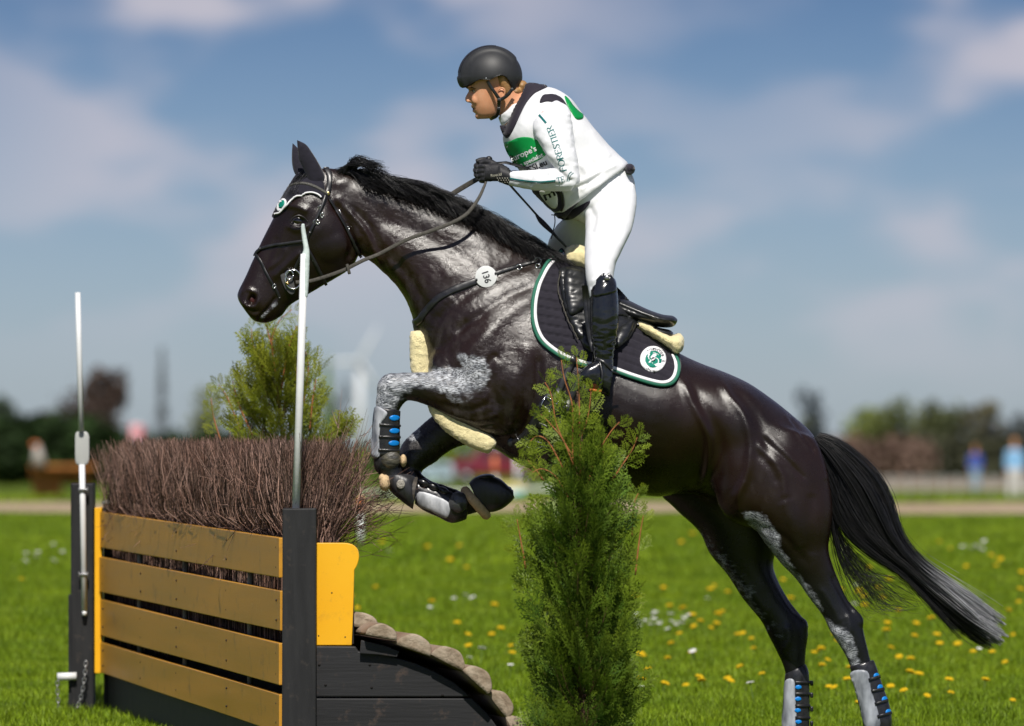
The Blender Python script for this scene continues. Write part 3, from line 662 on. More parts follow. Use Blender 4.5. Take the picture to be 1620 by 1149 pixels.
def coat_mat():
    m = bpy.data.materials.new('horse_coat'); m.use_nodes = True; nt = m.node_tree; nt.nodes.clear(); L = nt.links
    out = N(nt, 'ShaderNodeOutputMaterial'); b = N(nt, 'ShaderNodeBsdfPrincipled'); L.new(b.outputs[0], out.inputs[0])
    tc_ = N(nt, 'ShaderNodeTexCoord')
    def att(nm): x = N(nt, 'ShaderNodeAttribute'); x.attribute_name = nm; return x.outputs['Fac']
    def noise(sc, det=4, st=(1, 1, 1), rot=0.0):
        mp_ = N(nt, 'ShaderNodeMapping'); mp_.inputs['Scale'].default_value = st; mp_.inputs['Rotation'].default_value = (0, rot, 0); L.new(tc_.outputs['Object'], mp_.inputs[0])
        n_ = N(nt, 'ShaderNodeTexNoise'); n_.inputs['Scale'].default_value = sc; n_.inputs['Detail'].default_value = det; L.new(mp_.outputs[0], n_.inputs[0]); return n_.outputs['Fac']
    def rngm(v, a0, a1, b0, b1):
        r = N(nt, 'ShaderNodeMapRange'); L.new(v, r.inputs[0])
        for i, k in enumerate((a0, a1, b0, b1)): r.inputs[i + 1].default_value = k
        return r.outputs[0]
    def mathn(op, a_, b_):
        r = N(nt, 'ShaderNodeMath', operation=op)
        for i, k in enumerate((a_, b_)):
            if hasattr(k, 'links'): L.new(k, r.inputs[i])
            else: r.inputs[i].default_value = k
        return r.outputs[0]
    def mixc(f, c1, c2):
        r = N(nt, 'ShaderNodeMix', data_type='RGBA')
        for s, k in ((0, f), (6, c1), (7, c2)):
            if hasattr(k, 'links'): L.new(k, r.inputs[s])
            else: r.inputs[s].default_value = (*k, 1) if isinstance(k, tuple) else k
        return r.outputs[2]
    base = mixc(rngm(noise(3.0), .35, .65, 0, 1), (.0060, .0027, .0019), (.0155, .0064, .0038))
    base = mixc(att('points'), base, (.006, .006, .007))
    # sweat, plus the grey coat sheen put into the colour as curled mottling
    sw = mathn('MULTIPLY', rngm(noise(34, 5, (1, 1, .45), .6), .46, .66, 0, 1), rngm(noise(7), .38, .62, .1, 1))
    base = mixc(mathn('MULTIPLY', mathn('MULTIPLY', sw, att('sweat')), .10), base, (.20, .18, .17))
    # white leg grease in smeared streaks: a thin grey film with finer white and dark strokes in it
    st1 = noise(380, 5, (.12, 1, 1.0), .10); st2 = noise(48, 6, (.5, 1, 1), .3); ga = att('grease')
    film = mathn('MULTIPLY', rngm(mathn('ADD', ga, mathn('MULTIPLY', mathn('SUBTRACT', st2, .5), 1.6)), .30, .75, 0, 1), rngm(ga, .03, .25, 0, 1))
    base = mixc(mathn('MULTIPLY', film, mathn('MULTIPLY', rngm(st1, .36, .56, .15, .95), rngm(ga, .2, 1, .45, 1))), base, (.20, .215, .24))
    g = mathn('MULTIPLY', mathn('MULTIPLY', film, rngm(mathn('ADD', st1, mathn('MULTIPLY', mathn('SUBTRACT', st2, .5), .7)), .46, .66, 0, 1)), rngm(ga, .35, .95, .3, .85))
    base = mixc(g, base, (.62, .64, .68)); L.new(base, b.inputs['Base Color'])
    rg = mixc(g, (.40, .40, .40), (.5, .5, .5))
    rough = mathn('ADD', rngm(noise(14), .3, .7, .22, .31), mathn('MULTIPLY', g, .12)); L.new(rough, b.inputs['Roughness'])
    b.inputs['Specular IOR Level'].default_value = 0.5
    b.inputs['Sheen Weight'].default_value = 0.0; b.inputs['Sheen Roughness'].default_value = .35; b.inputs['Sheen Tint'].default_value = (.9, .8, .75, 1)
    # short hair
    h1 = noise(700, 2, (.35, 1, 1), .7); h2 = noise(120, 5, (.6, 1, 1), .6)
    hh = mathn('ADD', mathn('MULTIPLY', h1, .27), mathn('MULTIPLY', h2, mathn('ADD', mathn('MULTIPLY', att('sweat'), .34), .07)))
    hh = mathn('ADD', hh, mathn('MULTIPLY', g, .5))
    bp = N(nt, 'ShaderNodeBump'); bp.inputs['Strength'].default_value = .55; bp.inputs['Distance'].default_value = .004; L.new(hh, bp.inputs['Height']); L.new(bp.outputs[0], b.inputs['Normal'])
    return m
coat = coat_mat()
link('body', body, coat, horse)
BV = bvh_of(body)
# eyes, ears, nostril lining, hooves
eye_m = mat('eye_dark', (0.008, 0.005, 0.004), 0.05, 0.8, coat=0.6)
for s in (-1, 1):
    h = cast(BV, 472, 350); yb = h[0].y + .010
    link('eye', mesh_of([ellipsoid((W(472, 350, yb).x, s * (abs(yb) + .003), W(472, 350, yb).z), (.024, .014, .0175), rot=.3)]), eye_m, horse)
lid = mat('eyelid_skin', (0.012, 0.009, 0.008), 0.35, 0.6)
for pts, w_ in (([(459, 353), (464, 345), (473, 341), (482, 345), (488, 352)], .0036), ([(459, 354), (466, 358.5), (475, 359.5), (482, 357), (488, 353)], .0018)):
    pa = cast_path(BV, pts, 5, .001)
    pa = [(Vector((p.x, min(p.y, -.086), p.z)), n) for p, n in pa]
    link('eyelid', mesh_of([tube([p for p, n in pa], [w_ * (.35 + .65 * math.sin(PI * (i + .5) / len(pa))) for i in range(len(pa))], 8)]), lid, horse)
nos_m = mat('nostril_skin', (0.05, 0.012, 0.012), 0.4, 0.4)
pa = cast_path(BV, [(395, 474), (399, 474)], 3, 0)
link('nostril', mesh_of([ellipsoid(pa[2][0] + Vector((0.004, .004, 0)), (.010, .006, .017), rot=-.5)]), nos_m, horse)
def ear(front, back, tip, y0, y1, curl):
    F_ = crom(front + [tip], 5); B_ = crom(back + [tip], 5); m = min(len(F_), len(B_)); parts = []
    F_ = F_[np.linspace(0, len(F_) - 1, m).astype(int)]; B_ = B_[np.linspace(0, len(B_) - 1, m).astype(int)]
    V = []; F = []; n = 9
    for i in range(m):
        t = i / (m - 1); Y = y0 + (y1 - y0) * t; a = W(*F_[i], Y); b = W(*B_[i], Y); c = (a + b) / 2; r = (b - a).length / 2 + .0005
        u = (b - a).normalized() if (b - a).length > 1e-6 else Vector((1, 0, 0))
        for k in range(n * 2):
            th = 2 * PI * k / (n * 2); rr = 1.0; dep = .55 if math.sin(th) < 0 else .28
            V.append(c + u * math.cos(th) * r + Vector((0, 1, 0)) * math.sin(th) * r * dep * curl)
    nn = n * 2
    for i in range(m - 1):
        for j in range(nn): F.append((i * nn + j, i * nn + (j + 1) % nn, (i + 1) * nn + (j + 1) % nn, (i + 1) * nn + j))
    F.append(tuple(range(nn))); F.append(tuple((m - 1) * nn + j for j in range(nn - 1, -1, -1)))
    return V, F
bonnet_m = mat('navy_knit', (0.014, 0.013, 0.022), 0.85, 0.3, bump=0.6, bscale=420, sheen=0.3, var=.25, vscale=60, bdist=.003)
link('ear', mesh_of([ear([(489, 300), (486, 284), (480, 267), (473, 251), (471, 236)], [(512, 296), (514, 280), (506, 262), (494.5, 243), (484, 229)], (470, 222), -.030, -.062, 1.15)]), bonnet_m, horse)
link('ear', mesh_of([ear([(474, 298), (470, 282), (464.5, 270), (462, 256), (462, 240)], [(494, 296), (494, 280), (488, 266), (480, 250), (472, 236)], (463, 227), .03, .06, 1.15)]), bonnet_m, horse)
hoof_m = mat('hoof_horn', (0.045, 0.042, 0.04), 0.35, 0.5, bump=.5, bscale=60, stretch=(1, 1, .1), var=.4, vscale=20, bdist=.003)
link('hoof', mesh_of([loft([(1375, 1194, 1416, 1185, .047, -.15), (1370, 1216, 1425, 1205, .056, -.15), (1369, 1221, 1426, 1210, .056, -.15)])]), hoof_m, horse)
link('hoof', mesh_of([loft([(1224, 1195, 1264, 1201, .047, .14), (1214, 1213, 1264, 1219, .056, .14), (1213, 1217, 1264, 1221, .056, .14)])]), hoof_m, horse)
link('hoof', mesh_of([loft([(610, 765, 648, 757, .045, -.16), (622, 782, 656, 755, .053, -.16), (650, 804, 659, 755, .056, -.16), (653, 804, 661, 756, .055, -.16)])]), mat('hoof_dusty', (.09, .07, .05), .6, .4, bump=.5, bscale=50, var=.6, vscale=30, col2=(.03, .028, .026)), horse)
link('hoof', mesh_of([loft([(765, 768, 772, 806, .045, .11), (785, 764, 786, 808, .053, .11), (806, 770, 812, 790, .05, .11), (809, 773, 813, 788, .045, .11)])]), hoof_m, horse)

# mane and tail: separate hairs
def strands(paths, r0, r1, sides=3, name='hair'):
    P_ = np.asarray(paths, float); n, k, _ = P_.shape
    T = np.gradient(P_, axis=1); T /= np.linalg.norm(T, axis=2, keepdims=True) + 1e-9
    ref = rng.normal(size=(n, 1, 3)); A = np.cross(T, ref); A /= np.linalg.norm(A, axis=2, keepdims=True) + 1e-9; B = np.cross(T, A)
    r = np.asarray(r0).reshape(-1, 1) * (1 - np.linspace(0, 1, k)[None, :]) + np.asarray(r1).reshape(-1, 1) * np.linspace(0, 1, k)[None, :]
    th = np.arange(sides) * 2 * PI / sides
    V = P_[:, :, None, :] + r[:, :, None, None] * (A[:, :, None, :] * np.cos(th)[None, None, :, None] + B[:, :, None, :] * np.sin(th)[None, None, :, None])
    i = np.arange(n)[:, None, None] * k * sides + np.arange(k - 1)[None, :, None] * sides; j = np.arange(sides)[None, None, :]; j2 = (j + 1) % sides
    F = np.stack([i + j, i + j2, i + sides + j2, i + sides + j], -1).reshape(-1, 4)
    return np_mesh(name, V, F)
def hair_mat(name, c1, c2, rough=.38):
    return mat(name, c1, rough, .6, col2=c2, vscale=40, island=.5)
mane_m = hair_mat('black_mane_hair', (.006, .006, .007), (.016, .015, .015))
crest = crom([(540, 271), (575, 276), (620, 287), (670, 303), (720, 322), (770, 346), (815, 371), (850, 393)], 30)
topo = crom([(550, 264), (590, 252), (632, 272), (690, 290), (748, 313), (790, 336), (838, 368), (866, 389)], 30)   # outer silhouette
locks = []
nl = 60; hairs = []
for l in range(nl):
    t0 = (l + rng.uniform(-.3, .3)) / nl; t0 = min(max(t0, 0), .985)
    i0 = int(t0 * (len(crest) - 1)); root = crest[i0]
    side = -1
    L_ = rng.uniform(58, 96); lift = rng.uniform(.35, 1.0)
    if l < 9: L_ = rng.uniform(60, 80)
    y0 = rng.uniform(-.03, .01)
    wave = rng.uniform(-5, 5); drop = rng.uniform(-10, 20)
    tdir = crest[min(i0 + 20, len(crest) - 1)] - crest[max(i0 - 20, 0)]; tdir = tdir / (np.hypot(*tdir) + 1e-6)
    nrm = np.array([tdir[1], -tdir[0]])
    if nrm[1] > 0: nrm = -nrm
    end = root + tdir * L_ + nrm * (rng.uniform(-26, 10) + (8 if l < 7 else 0)); mid = root + tdir * L_ * .45 + nrm * (rng.uniform(2, 13) * lift)
    if l < 5: mid = root + tdir * L_ * .3 + nrm * rng.uniform(16, 26); end = root + tdir * L_ * .8 + nrm * rng.uniform(6, 20)
    y1 = rng.uniform(-.10, -.03); ymid = rng.uniform(-.07, -.02)
    nh_ = 52
    for h_ in range(nh_):
        a = rng.normal(0, 1, 3); k = rng.uniform(.72, 1.08)
        p0 = root + tdir * a[0] * 6 + nrm * rng.uniform(-8, 0); p1 = root + (mid - root) * k + tdir * a[1] * 3.5 + nrm * a[0] * 2.2; p2 = root + (end - root) * k + tdir * a[2] * 5 + nrm * a[1] * 1.6
        c_ = crom([p0, (p0 + p1) / 2 + nrm * 3, p1, (p1 + p2) / 2 + nrm * (2 + a[0]), p2], 3)
        ys = np.interp(np.linspace(0, 1, len(c_)), [0, .5, 1], [y0 + a[1] * .012, ymid + a[2] * .012, y1 + a[0] * .012])
        hairs.append(Wn(c_, ys))
# the under layer that lies along the crest
for h_ in range(1500):
    t0 = rng.uniform(0, .95); i0 = int(t0 * (len(crest) - 1)); root = crest[i0]; tdir = crest[min(i0 + 20, len(crest) - 1)] - crest[max(i0 - 20, 0)]; tdir /= np.hypot(*tdir) + 1e-6
    nrm = np.array([tdir[1], -tdir[0]]); nrm = -nrm if nrm[1] > 0 else nrm
    L_ = rng.uniform(35, 60); dn = rng.uniform(-26, -4)
    c_ = crom([root + nrm * rng.uniform(-3, 4), root + tdir * L_ * .4 + nrm * (dn * .3 + 4), root + tdir * L_ * .75 + nrm * dn * .7, root + tdir * L_ + nrm * dn], 4)
    ys = np.interp(np.linspace(0, 1, len(c_)), [0, 1], [rng.uniform(-.03, .02), rng.uniform(-.115, -.085)])
    hairs.append(Wn(c_, ys))
hairs = [h_ for h_ in hairs if len(h_) == 13]
link('mane', strands(hairs, .0011, .0004), mane_m, horse)
tail_root = [(1278, 684), (1300, 718)]
cl = [  # centre line, half width of the hair mass, at each station
    (1288, 695, 10), (1312, 718, 24), (1345, 768, 35), (1372, 818, 35), (1402, 860, 27), (1444, 900, 21), (1492, 942, 26), (1542, 984, 32), (1588, 1012, 28)]
CL = crom([(a, b) for a, b, c in cl], 3); WD = crom([(c, c) for a, b, c in cl], 3)[:, 0]
Tn = np.gradient(CL, axis=0); Tn /= np.hypot(*Tn.T)[:, None]; Nr = np.stack([-Tn[:, 1], Tn[:, 0]], 1)
tl = []; k = len(CL); t = np.linspace(0, 1, k)
for lk in range(95):
    u0 = np.clip(rng.normal(0, .46), -1, 1); v0 = rng.normal(0, .35); ph = rng.uniform(0, 6.28, 3); ln0 = 1.03 - abs(rng.normal(0, .10)) - .10 * abs(u0); up = rng.normal(0, .22)
    uc = u0 * (1 - .12 * t) + .30 * np.sin(PI * np.clip((t - .1) / .5, 0, 1)) * np.tanh(u0 * 2) + .13 * np.sin(t * 5 + ph[0]) * t + .05 * np.sin(t * 13 + ph[1]) * t + up * t ** 3
    stray = rng.random() < .08
    for h_ in range(46):
        w_ = rng.normal(0, 1); sp = .13 * (1 - .25 * t) * np.where(t > .75, 1 - (t - .75) * 1.9, 1); uu = uc + w_ * sp + .03 * np.sin(t * 9 + rng.uniform(0, 6)) * t
        p = CL + Nr * (uu * WD)[:, None]; ln = ln0 * (1 - abs(rng.normal(0, .03))); 
        if rng.random() < .12: ln *= rng.uniform(.6, .95)
        tt = np.minimum(np.linspace(0, ln, k) * (k - 1), (k - 1) * 1.0); ov = np.maximum(np.linspace(0, ln, k) - 1, 0) * 260
        p = np.stack([np.interp(tt, np.arange(k), p[:, 0]), np.interp(tt, np.arange(k), p[:, 1])], 1) + Tn[-1] * ov[:, None]
        if stray: p += Nr * (t ** 2 * rng.uniform(2, 13))[:, None]
        if rng.random() < .02: p += Nr * (t ** 2 * rng.normal(0, 14))[:, None]
        tl.append(Wn(p, v0 * .06 * (1 + t) + .02 * np.sin(t * 4 + ph[2]) + rng.normal(0, .006)))
for h_ in range(160):   # loose hairs below the dock
    t = np.linspace(0, 1, len(CL)); s0 = rng.uniform(-4, 4); a0 = rng.uniform(.2, .9)
    L0 = crom([(1312, 800), (1330, 850), (1375 + s0 * 3, 905), (1420 + s0 * 6, 935 + rng.uniform(-20, 30)), (1470, 960)], 6)[:len(CL)]
    L0 = np.stack([np.interp(t * rng.uniform(.5, .95) * (len(L0) - 1), np.arange(len(L0)), L0[:, 0]), np.interp(t * .9 * (len(L0) - 1), np.arange(len(L0)), L0[:, 1])], 1)
    tl.append(Wn(L0 + rng.normal(0, 3, (1, 2)) + Nr * (t * rng.normal(0, 7))[:, None], rng.normal(0, .03)))
tail = strands(tl, .0011, .0005)
def tail_mat():
    m = hair_mat('tail_hair', (.005, .005, .006), (.014, .013, .013)); nt = m.node_tree; L = nt.links
    b = [n for n in nt.nodes if n.type == 'BSDF_PRINCIPLED'][0]; src = b.inputs['Base Color'].links[0].from_socket
    at = N(nt, 'ShaderNodeAttribute'); at.attribute_name = 'grey'; mi = N(nt, 'ShaderNodeMix', data_type='RGBA')
    L.new(at.outputs['Fac'], mi.inputs[0]); L.new(src, mi.inputs[6]); mi.inputs[7].default_value = (.42, .43, .45, 1); L.new(mi.outputs[2], b.inputs['Base Color']); return m
Vt, _ = get_vn(tail); Pt = PX(Vt); g = np.zeros(len(Vt))
per = len(Vt) // len(tl); hid = np.arange(len(Vt)) // per; rh = rng.uniform(0, 1, len(tl))[hid]
dd, tt = dist_poly(Pt, CL[14:]); up = (Pt[:, 0] - 1480) * .62 - (Pt[:, 1] - 930) * .78    # upper edge side
g = np.clip((Pt[:, 0] - 1470 + rh * 50 - 25) / 40, 0, 1) * np.clip((up + 24 * (rh - .35) + np.clip((Pt[:, 0] - 1540) * .45, 0, 30)) / 12, 0, 1) * (.25 + .75 * rh)
a = tail.attributes.new('grey', 'FLOAT', 'POINT'); a.data.foreach_set('value', g.astype(np.float32))
link('tail', tail, tail_mat(), horse, label='long black tail with grey hairs towards its tip')
fore = []
for h_ in range(260):
    x0 = rng.uniform(466, 490); a = rng.normal(0, 1, 3)
    c_ = crom([(x0 + 8, 276 + a[0] * 3), (x0 - 2, 286), (x0 - 8 + a[1] * 2, 296), (x0 - 14 + a[2] * 3, 306)], 3)
    fore.append(Wn(c_, np.linspace(rng.uniform(-.05, .05), rng.uniform(-.075, .06), len(c_))))
link('forelock', strands(fore, .0011, .0005), mane_m, horse)
# ------------------------------------------------------------ tack
green_m = mat('green_binding', (.025, .15, .095), .7, .3, bump=.3, bscale=500, bdist=.002)
whitec = mat('white_cord', (.78, .78, .80), .6, .3, bump=.3, bscale=600, bdist=.002)
pad_m = mat('navy_quilted_cotton', (.018, .016, .024), .85, .25, sheen=.25, bump=.3, bscale=500, var=.2, vscale=50, bdist=.002)
print_w = mat('white_print', (.80, .80, .82), .6, .3, var=.03); print_g = mat('green_print', (.0, .19, .13), .6, .3, var=.06); print_k = mat('black_print', (.02, .02, .025), .6, .3, var=.1)
# saddle pad
pad = empty('saddle_pad', W(950, 500, -.3), label='dark quilted saddle pad with white and green edging under the saddle', cat='saddle pad')
pad_out = [(889, 396), (880, 402), (866, 414), (853, 435), (845, 455), (840.5, 483), (842, 514), (853, 540), (873, 558), (895, 571), (925, 581), (965, 588), (1000, 600), (1030, 609), (1050, 612), (1066, 608), (1075, 594), (1076, 575), (1070, 560), (1050, 543), (1015, 515), (975, 482), (937, 446), (905, 420)]
def quilt(P, d):
    x = P[:, 0]; ang = np.interp(x, [850, 930, 1000, 1060], [.16, .22, .38, .42])
    v = (P[:, 1] - 480) - np.interp(x, [840, 930, 1000, 1070], [-7, 9, 33, 62])
    ph = np.abs(np.sin(v * PI / 13.0)); g = -.0095 * np.exp(-(ph / .20) ** 2) + .0012 * ph
    return g * np.clip((d - 8) / 3, 0, 1)
pm = plate(BV, pad_out, off=.007, thick=.006, rnd=3, step=2.2, fun=quilt, far=True, back=.012)
link('quilted_panel', pm, pad_m, pad)
BP = bvh_of(body, pm)
inner = [(893, 401), (872, 417), (859, 438), (851.5, 458), (847, 484), (848.5, 511), (858.5, 535), (877, 552), (898, 564), (927, 574), (966, 581), (1001, 593), (1031, 602), (1049, 605), (1061, 601), (1068, 590), (1069, 575), (1064, 562)]
edge = [(890, 397), (868, 413), (855, 436), (847, 456), (842.5, 484), (844, 513), (854.5, 538), (874, 555.5), (896, 568), (926, 578), (965.5, 585.5), (1000, 597), (1030, 606.5), (1050, 609.5), (1064, 605.5), (1072.5, 592), (1073.5, 575), (1068, 561)]
link('white_edging', mesh_of([band(cast_path(BP, inner, 8, .0005), .0120, .003)]), whitec, pad)
link('green_edging', mesh_of([band(cast_path(BP, edge, 8, .0003), .0125, .005)]), green_m, pad)
# emblem
def disc_poly(cx, cy, rx, ry=None, n=40, rot=0): 
    ry = ry or rx; return [(cx + rx * math.cos(a) * math.cos(rot) - ry * math.sin(a) * math.sin(rot), cy + rx * math.cos(a) * math.sin(rot) + ry * math.sin(a) * math.cos(rot)) for a in np.linspace(0, 2 * PI, n, endpoint=False)]
def flat_decal(bvh, poly, off, step=6, m=None, parent=None, name='print', mesh_only=False):
    me = plate(bvh, poly, off=off, thick=.0003, rnd=1, step=step, smooth_poly=False, back=.0003, nsm=6)
    return me if mesh_only else link(name, me, m, parent)
BQ = bvh_of(pm)
flat_decal(BQ, disc_poly(1033, 568.5, 20.5, 20.5), .0035, 5, print_w, pad, 'emblem')
flat_decal(BQ, disc_poly(1033.5, 569.5, 13, 13.2), .0045, 5, print_g, pad, 'emblem')
def ring_px(bvh, cx, cy, r, w, off, a0=0, a1=360, n=30):
    pts = [(cx + r * math.cos(math.radians(a)), cy + r * math.sin(math.radians(a))) for a in np.linspace(a0, a1, n)]
    pa = cast_path(bvh, pts, 1, off); return band(pa, w * M1, .0005)
link('emblem', mesh_of([ring_px(BQ, 1030.5, 566, 5.2, 1.5, .0052, 30, 330), ring_px(BQ, 1036, 573, 5.2, 1.5, .0052, -150, 150), ring_px(BQ, 1033.5, 569.5, 10.2, .9, .0052, 200, 360)]), print_w, pad)
flat_decal(BQ, disc_poly(1033, 569.5, 3.2, 3.2), .0056, 5, print_k, pad, 'emblem')
tV, tF = text_mesh('FORESTIER', 6.2); link('lettering', mesh_of([decal(BQ, tV, tF, 1033.5, 569.5, 1.0, 18, .0048, arc=15)]), print_k, pad)
tV, tF = text_mesh('depuis 1987', 3.6)
tV2 = np.array([(-v[0], -v[1], 0) for v in tV]); link('lettering', mesh_of([decal(BQ, np.array([(v[0] * .9, v[1], 0) for v in tV]), tF, 1029, 586, .9, 20, .0048)]), print_k, pad)
# sheepskin under the saddle
sheep = empty('sheepskin_pad', W(1040, 530, 0), label='cream sheepskin pad showing in front of and behind the saddle', cat='sheepskin')
rollm = remeshed([loft([(1003, 502, 1002, 522, .13, 0), (1020, 509, 1020, 532, .16, 0), (1045, 523, 1043, 544, .17, 0), (1062, 530, 1060, 556, .17, 0), (1076, 528, 1074, 559, .16, 0), (1081, 538, 1080, 552, .12, 0)], ex=2.6),
    ball(1070, 545, -.12, 11, 15, .06), ball(1070, 545, .12, 11, 15, .06)], .006, 4)
Vf, Nf = get_vn(rollm); set_v(rollm, Vf + Nf * (fnoise(Vf, 60) * .003 + fnoise(Vf, 180, 5) * .0018)[:, None]); link('fleece_roll', rollm, fleece, sheep)
rollf = remeshed([loft([(893, 396, 897, 420, .07, 0), (905, 388, 905, 425, .085, 0), (925, 390, 925, 430, .10, 0), (940, 410, 935, 450, .12, 0)], ex=2.4)], .006, 4)
Vf, Nf = get_vn(rollf); set_v(rollf, Vf + Nf * (fnoise(Vf, 60) * .003 + fnoise(Vf, 180, 5) * .0018)[:, None]); link('fleece_roll', rollf, fleece, sheep)
# saddle
sad = empty('saddle', W(980, 480, 0), label='black leather jumping saddle with long flap strapped on the horse', cat='saddle')
flap = [(884, 427), (895, 424), (925, 428), (970, 455), (1008, 500), (1004, 520), (994, 538), (975, 553), (950, 560), (930, 556), (915, 535), (903, 512), (893, 488), (886, 458)]
fm = plate(BP, flap, off=.008, thick=.012, rnd=5, step=3, far=True, back=.01); link('flap', fm, leather_soft, sad)
BF = bvh_of(body, pm, fm)
kn = plate(BF, [(893, 432), (903, 426), (925, 432), (931, 450), (931, 480), (920, 492), (903, 500), (896, 480), (892, 455)], off=.002, thick=.020, rnd=12, step=3, far=True); link('knee_roll', kn, leather_soft, sad)
link('knee_roll', plate(BF, [(978, 520), (990, 512), (1002, 508), (998, 527), (986, 543), (974, 551), (970, 540)], off=.002, thick=.02, rnd=11, step=3, far=True), leather_soft, sad)
link('skirt', plate(BF, [(965, 470), (985, 470), (1008, 492), (1002, 504), (985, 500), (965, 498)], off=.004, thick=.006, rnd=3, step=3, far=True), leather, sad)
link('piping', mesh_of([band(cast_path(BF, [(887, 432), (888, 460), (895, 486), (905, 511), (917, 534)], 6, .012), .005, .004)]), rein_m, sad)
seat = remeshed([loft([(893, 408, 893, 424, .05, 0), (903, 416, 905, 440, .08, 0), (925, 436, 925, 468, .09, 0), (950, 458, 948, 490, .11, 0), (975, 466, 970, 502, .14, 0), (1000, 478, 997, 510, .16, 0), (1025, 490, 1022, 514, .17, 0), (1048, 498, 1045, 518, .17, 0), (1064, 500, 1061, 518, .15, 0), (1072, 506, 1068, 515, .10, 0)], ex=2.3)], .005, 4)
relief(seat, [([(965, 478), (1000, 492), (1040, 508), (1062, 512)], 2.5, -.006)])
link('seat', seat, leather_soft, sad)
link('panel', mesh_of([loft([(985, 500, 985, 515, .13, 0), (1010, 508, 1010, 524, .145, 0), (1040, 518, 1040, 532, .15, 0), (1058, 522, 1060, 538, .14, 0), (1064, 526, 1064, 534, .10, 0)], ex=2.3)]), leather, sad)
leath = [(W(925, 440, 0) + Vector((0, -.30, 0)), Vector((0, -1, 0)))]
lp = [(928, 452, -.345), (930, 480, -.355), (933, 510, -.36), (937, 535, -.365), (943, 556, -.372)]
for k, dx in enumerate((0, 6)):
    link('stirrup_leather', mesh_of([band([(Vector(q), Vector((-.1, -1, 0)).normalized()) for q in [W(a + dx - 4, b, c - .002 * k) for a, b, c in lp]], .017, .003)]), leather, sad)
link('stirrup_leather', mesh_of([band([(Vector((W(a, b, 0).x, -c, W(a, b, 0).z)), Vector((0, 1, 0))) for a, b, c in lp], .017, .003)]), leather, sad)
# girth with straps and buckles
gir = empty('girth', W(850, 660, -.25), label='broad black leather girth buckled behind the elbow', cat='girth')
gp = plate(BF, [(866, 622), (893, 632), (905, 645), (896, 668), (880, 700), (868, 730), (840, 722), (815, 708), (805, 700), (820, 690), (838, 670), (852, 640)], off=.006, thick=.009, rnd=4, step=3, back=.01); link('belly_panel', gp, leather, gir)
BG = bvh_of(body, pm, fm, gp)
for (x0, y0, x1, y1, x2, y2) in ((912, 560, 893, 600, 868, 650), (925, 588, 905, 625, 888, 668)):
    link('billet_strap', mesh_of([band(cast_path(BG, [(x0, y0), (x1, y1), (x2, y2)], 8, .006), .026, .004)]), leather, gir)
for (cx, cy, an) in ((868, 636, 20), (889, 642, 20)):
    c_, s_ = math.cos(math.radians(28)), math.sin(math.radians(28)); q = [(-8, -6), (8, -6), (8, 9), (-8, 9), (-8, -6)]
    pts = [(cx + a * c_ - b * s_, cy + a * s_ + b * c_) for a, b in q]; pa = cast_path(BG, pts, 1, .010)
    link('buckle', mesh_of([tube([p for p, n in pa[::1]], .0022, 8)]), chrome, gir)
for pts, w_ in (([(845, 668), (868, 678), (888, 684)], .02), ([(832, 690), (850, 700), (875, 706)], .014), ([(856, 645), (845, 672), (835, 695)], .03), ([(880, 655), (870, 680), (862, 706)], .03)):
    link('strap', mesh_of([band(cast_path(BG, pts, 8, .004), w_, .003)]), leather, gir)
pa = cast_path(BG, [(816, 686), (826, 700), (842, 708), (858, 706)], 8, .006); link('edge_wire', mesh_of([tube([p for p, n in pa], .0014, 6)]), chrome, gir)
link('stud', mesh_of([ellipsoid(cast(BG, 808, 700)[0], (.014, .006, .018))]), leather, gir)
# breastplate
bp_ = empty('breastplate', W(760, 460, -.2), label='black leather breastplate strap across chest with cream fleece sleeves', cat='breastplate')
link('shoulder_strap', mesh_of([band(cast_path(BV, [(655, 512), (664, 506), (674, 492), (692, 473), (715, 460), (740, 450), (765, 441), (790, 431), (812, 424), (835, 417), (850, 413)], 8, .002), .027, .004, wfun=lambda t: 1.0 if t < .62 else .62)]), leather, bp_)
link('saddle_strap', mesh_of([band(cast_path(BP, [(853, 412), (870, 411), (888, 413), (905, 414), (922, 418)], 8, .006), .014, .004)]), leather, bp_)
link('wither_strap', mesh_of([band(cast_path(BV, [(848, 412), (845, 402), (842, 393)], 6, .004), .018, .004)]), leather, bp_)
for cx, cy, r_ in ((851, 413, 5.2), (821, 423, 4), (851, 421, 3.5), (897, 413, 4)):
    h = cast(BP, cx, cy)[0] + Vector((0, -.008, 0)); link('ring', mesh_of([tube([h + Vector((r_ * M1 * math.cos(a), -.003 * math.cos(a), r_ * M1 * math.sin(a))) for a in np.linspace(0, 2 * PI, 18)], .0024, 8)]), chrome, bp_)
# chest sleeve, in front of the chest and running under it
fl1 = remeshed([loft([(650, 524, 678, 523, .034, -.04), (648, 535, 681, 535, .04, -.05), (648, 560, 681, 560, .04, -.05), (650, 585, 682, 585, .04, -.05), (658, 612, 690, 606, .04, -.05), (678, 642, 704, 624, .038, -.07)], ex=2.4)], .005, 3)
fl2 = remeshed([loft([(674, 632, 684, 626, .03, -.11), (682, 656, 708, 635, .04, -.13), (706, 684, 737, 658, .044, -.14), (739, 705, 767, 681, .044, -.15), (765, 716, 784, 696, .038, -.15), (773, 718, 785, 705, .02, -.15)], ex=2.6)], .005, 3)
for f_ in (fl1, fl2):
    Vf, Nf = get_vn(f_); set_v(f_, Vf + Nf * (fnoise(Vf, 70) * .0025 + fnoise(Vf, 220, 5) * .0018)[:, None]); link('fleece_sleeve', f_, fleece, bp_)
link('chest_buckle', mesh_of([loft([(653, 505, 675, 503, .03, -.02), (653, 515, 674, 515, .034, -.02), (655, 524, 675, 523, .03, -.02)], ex=3)]), leather, bp_)
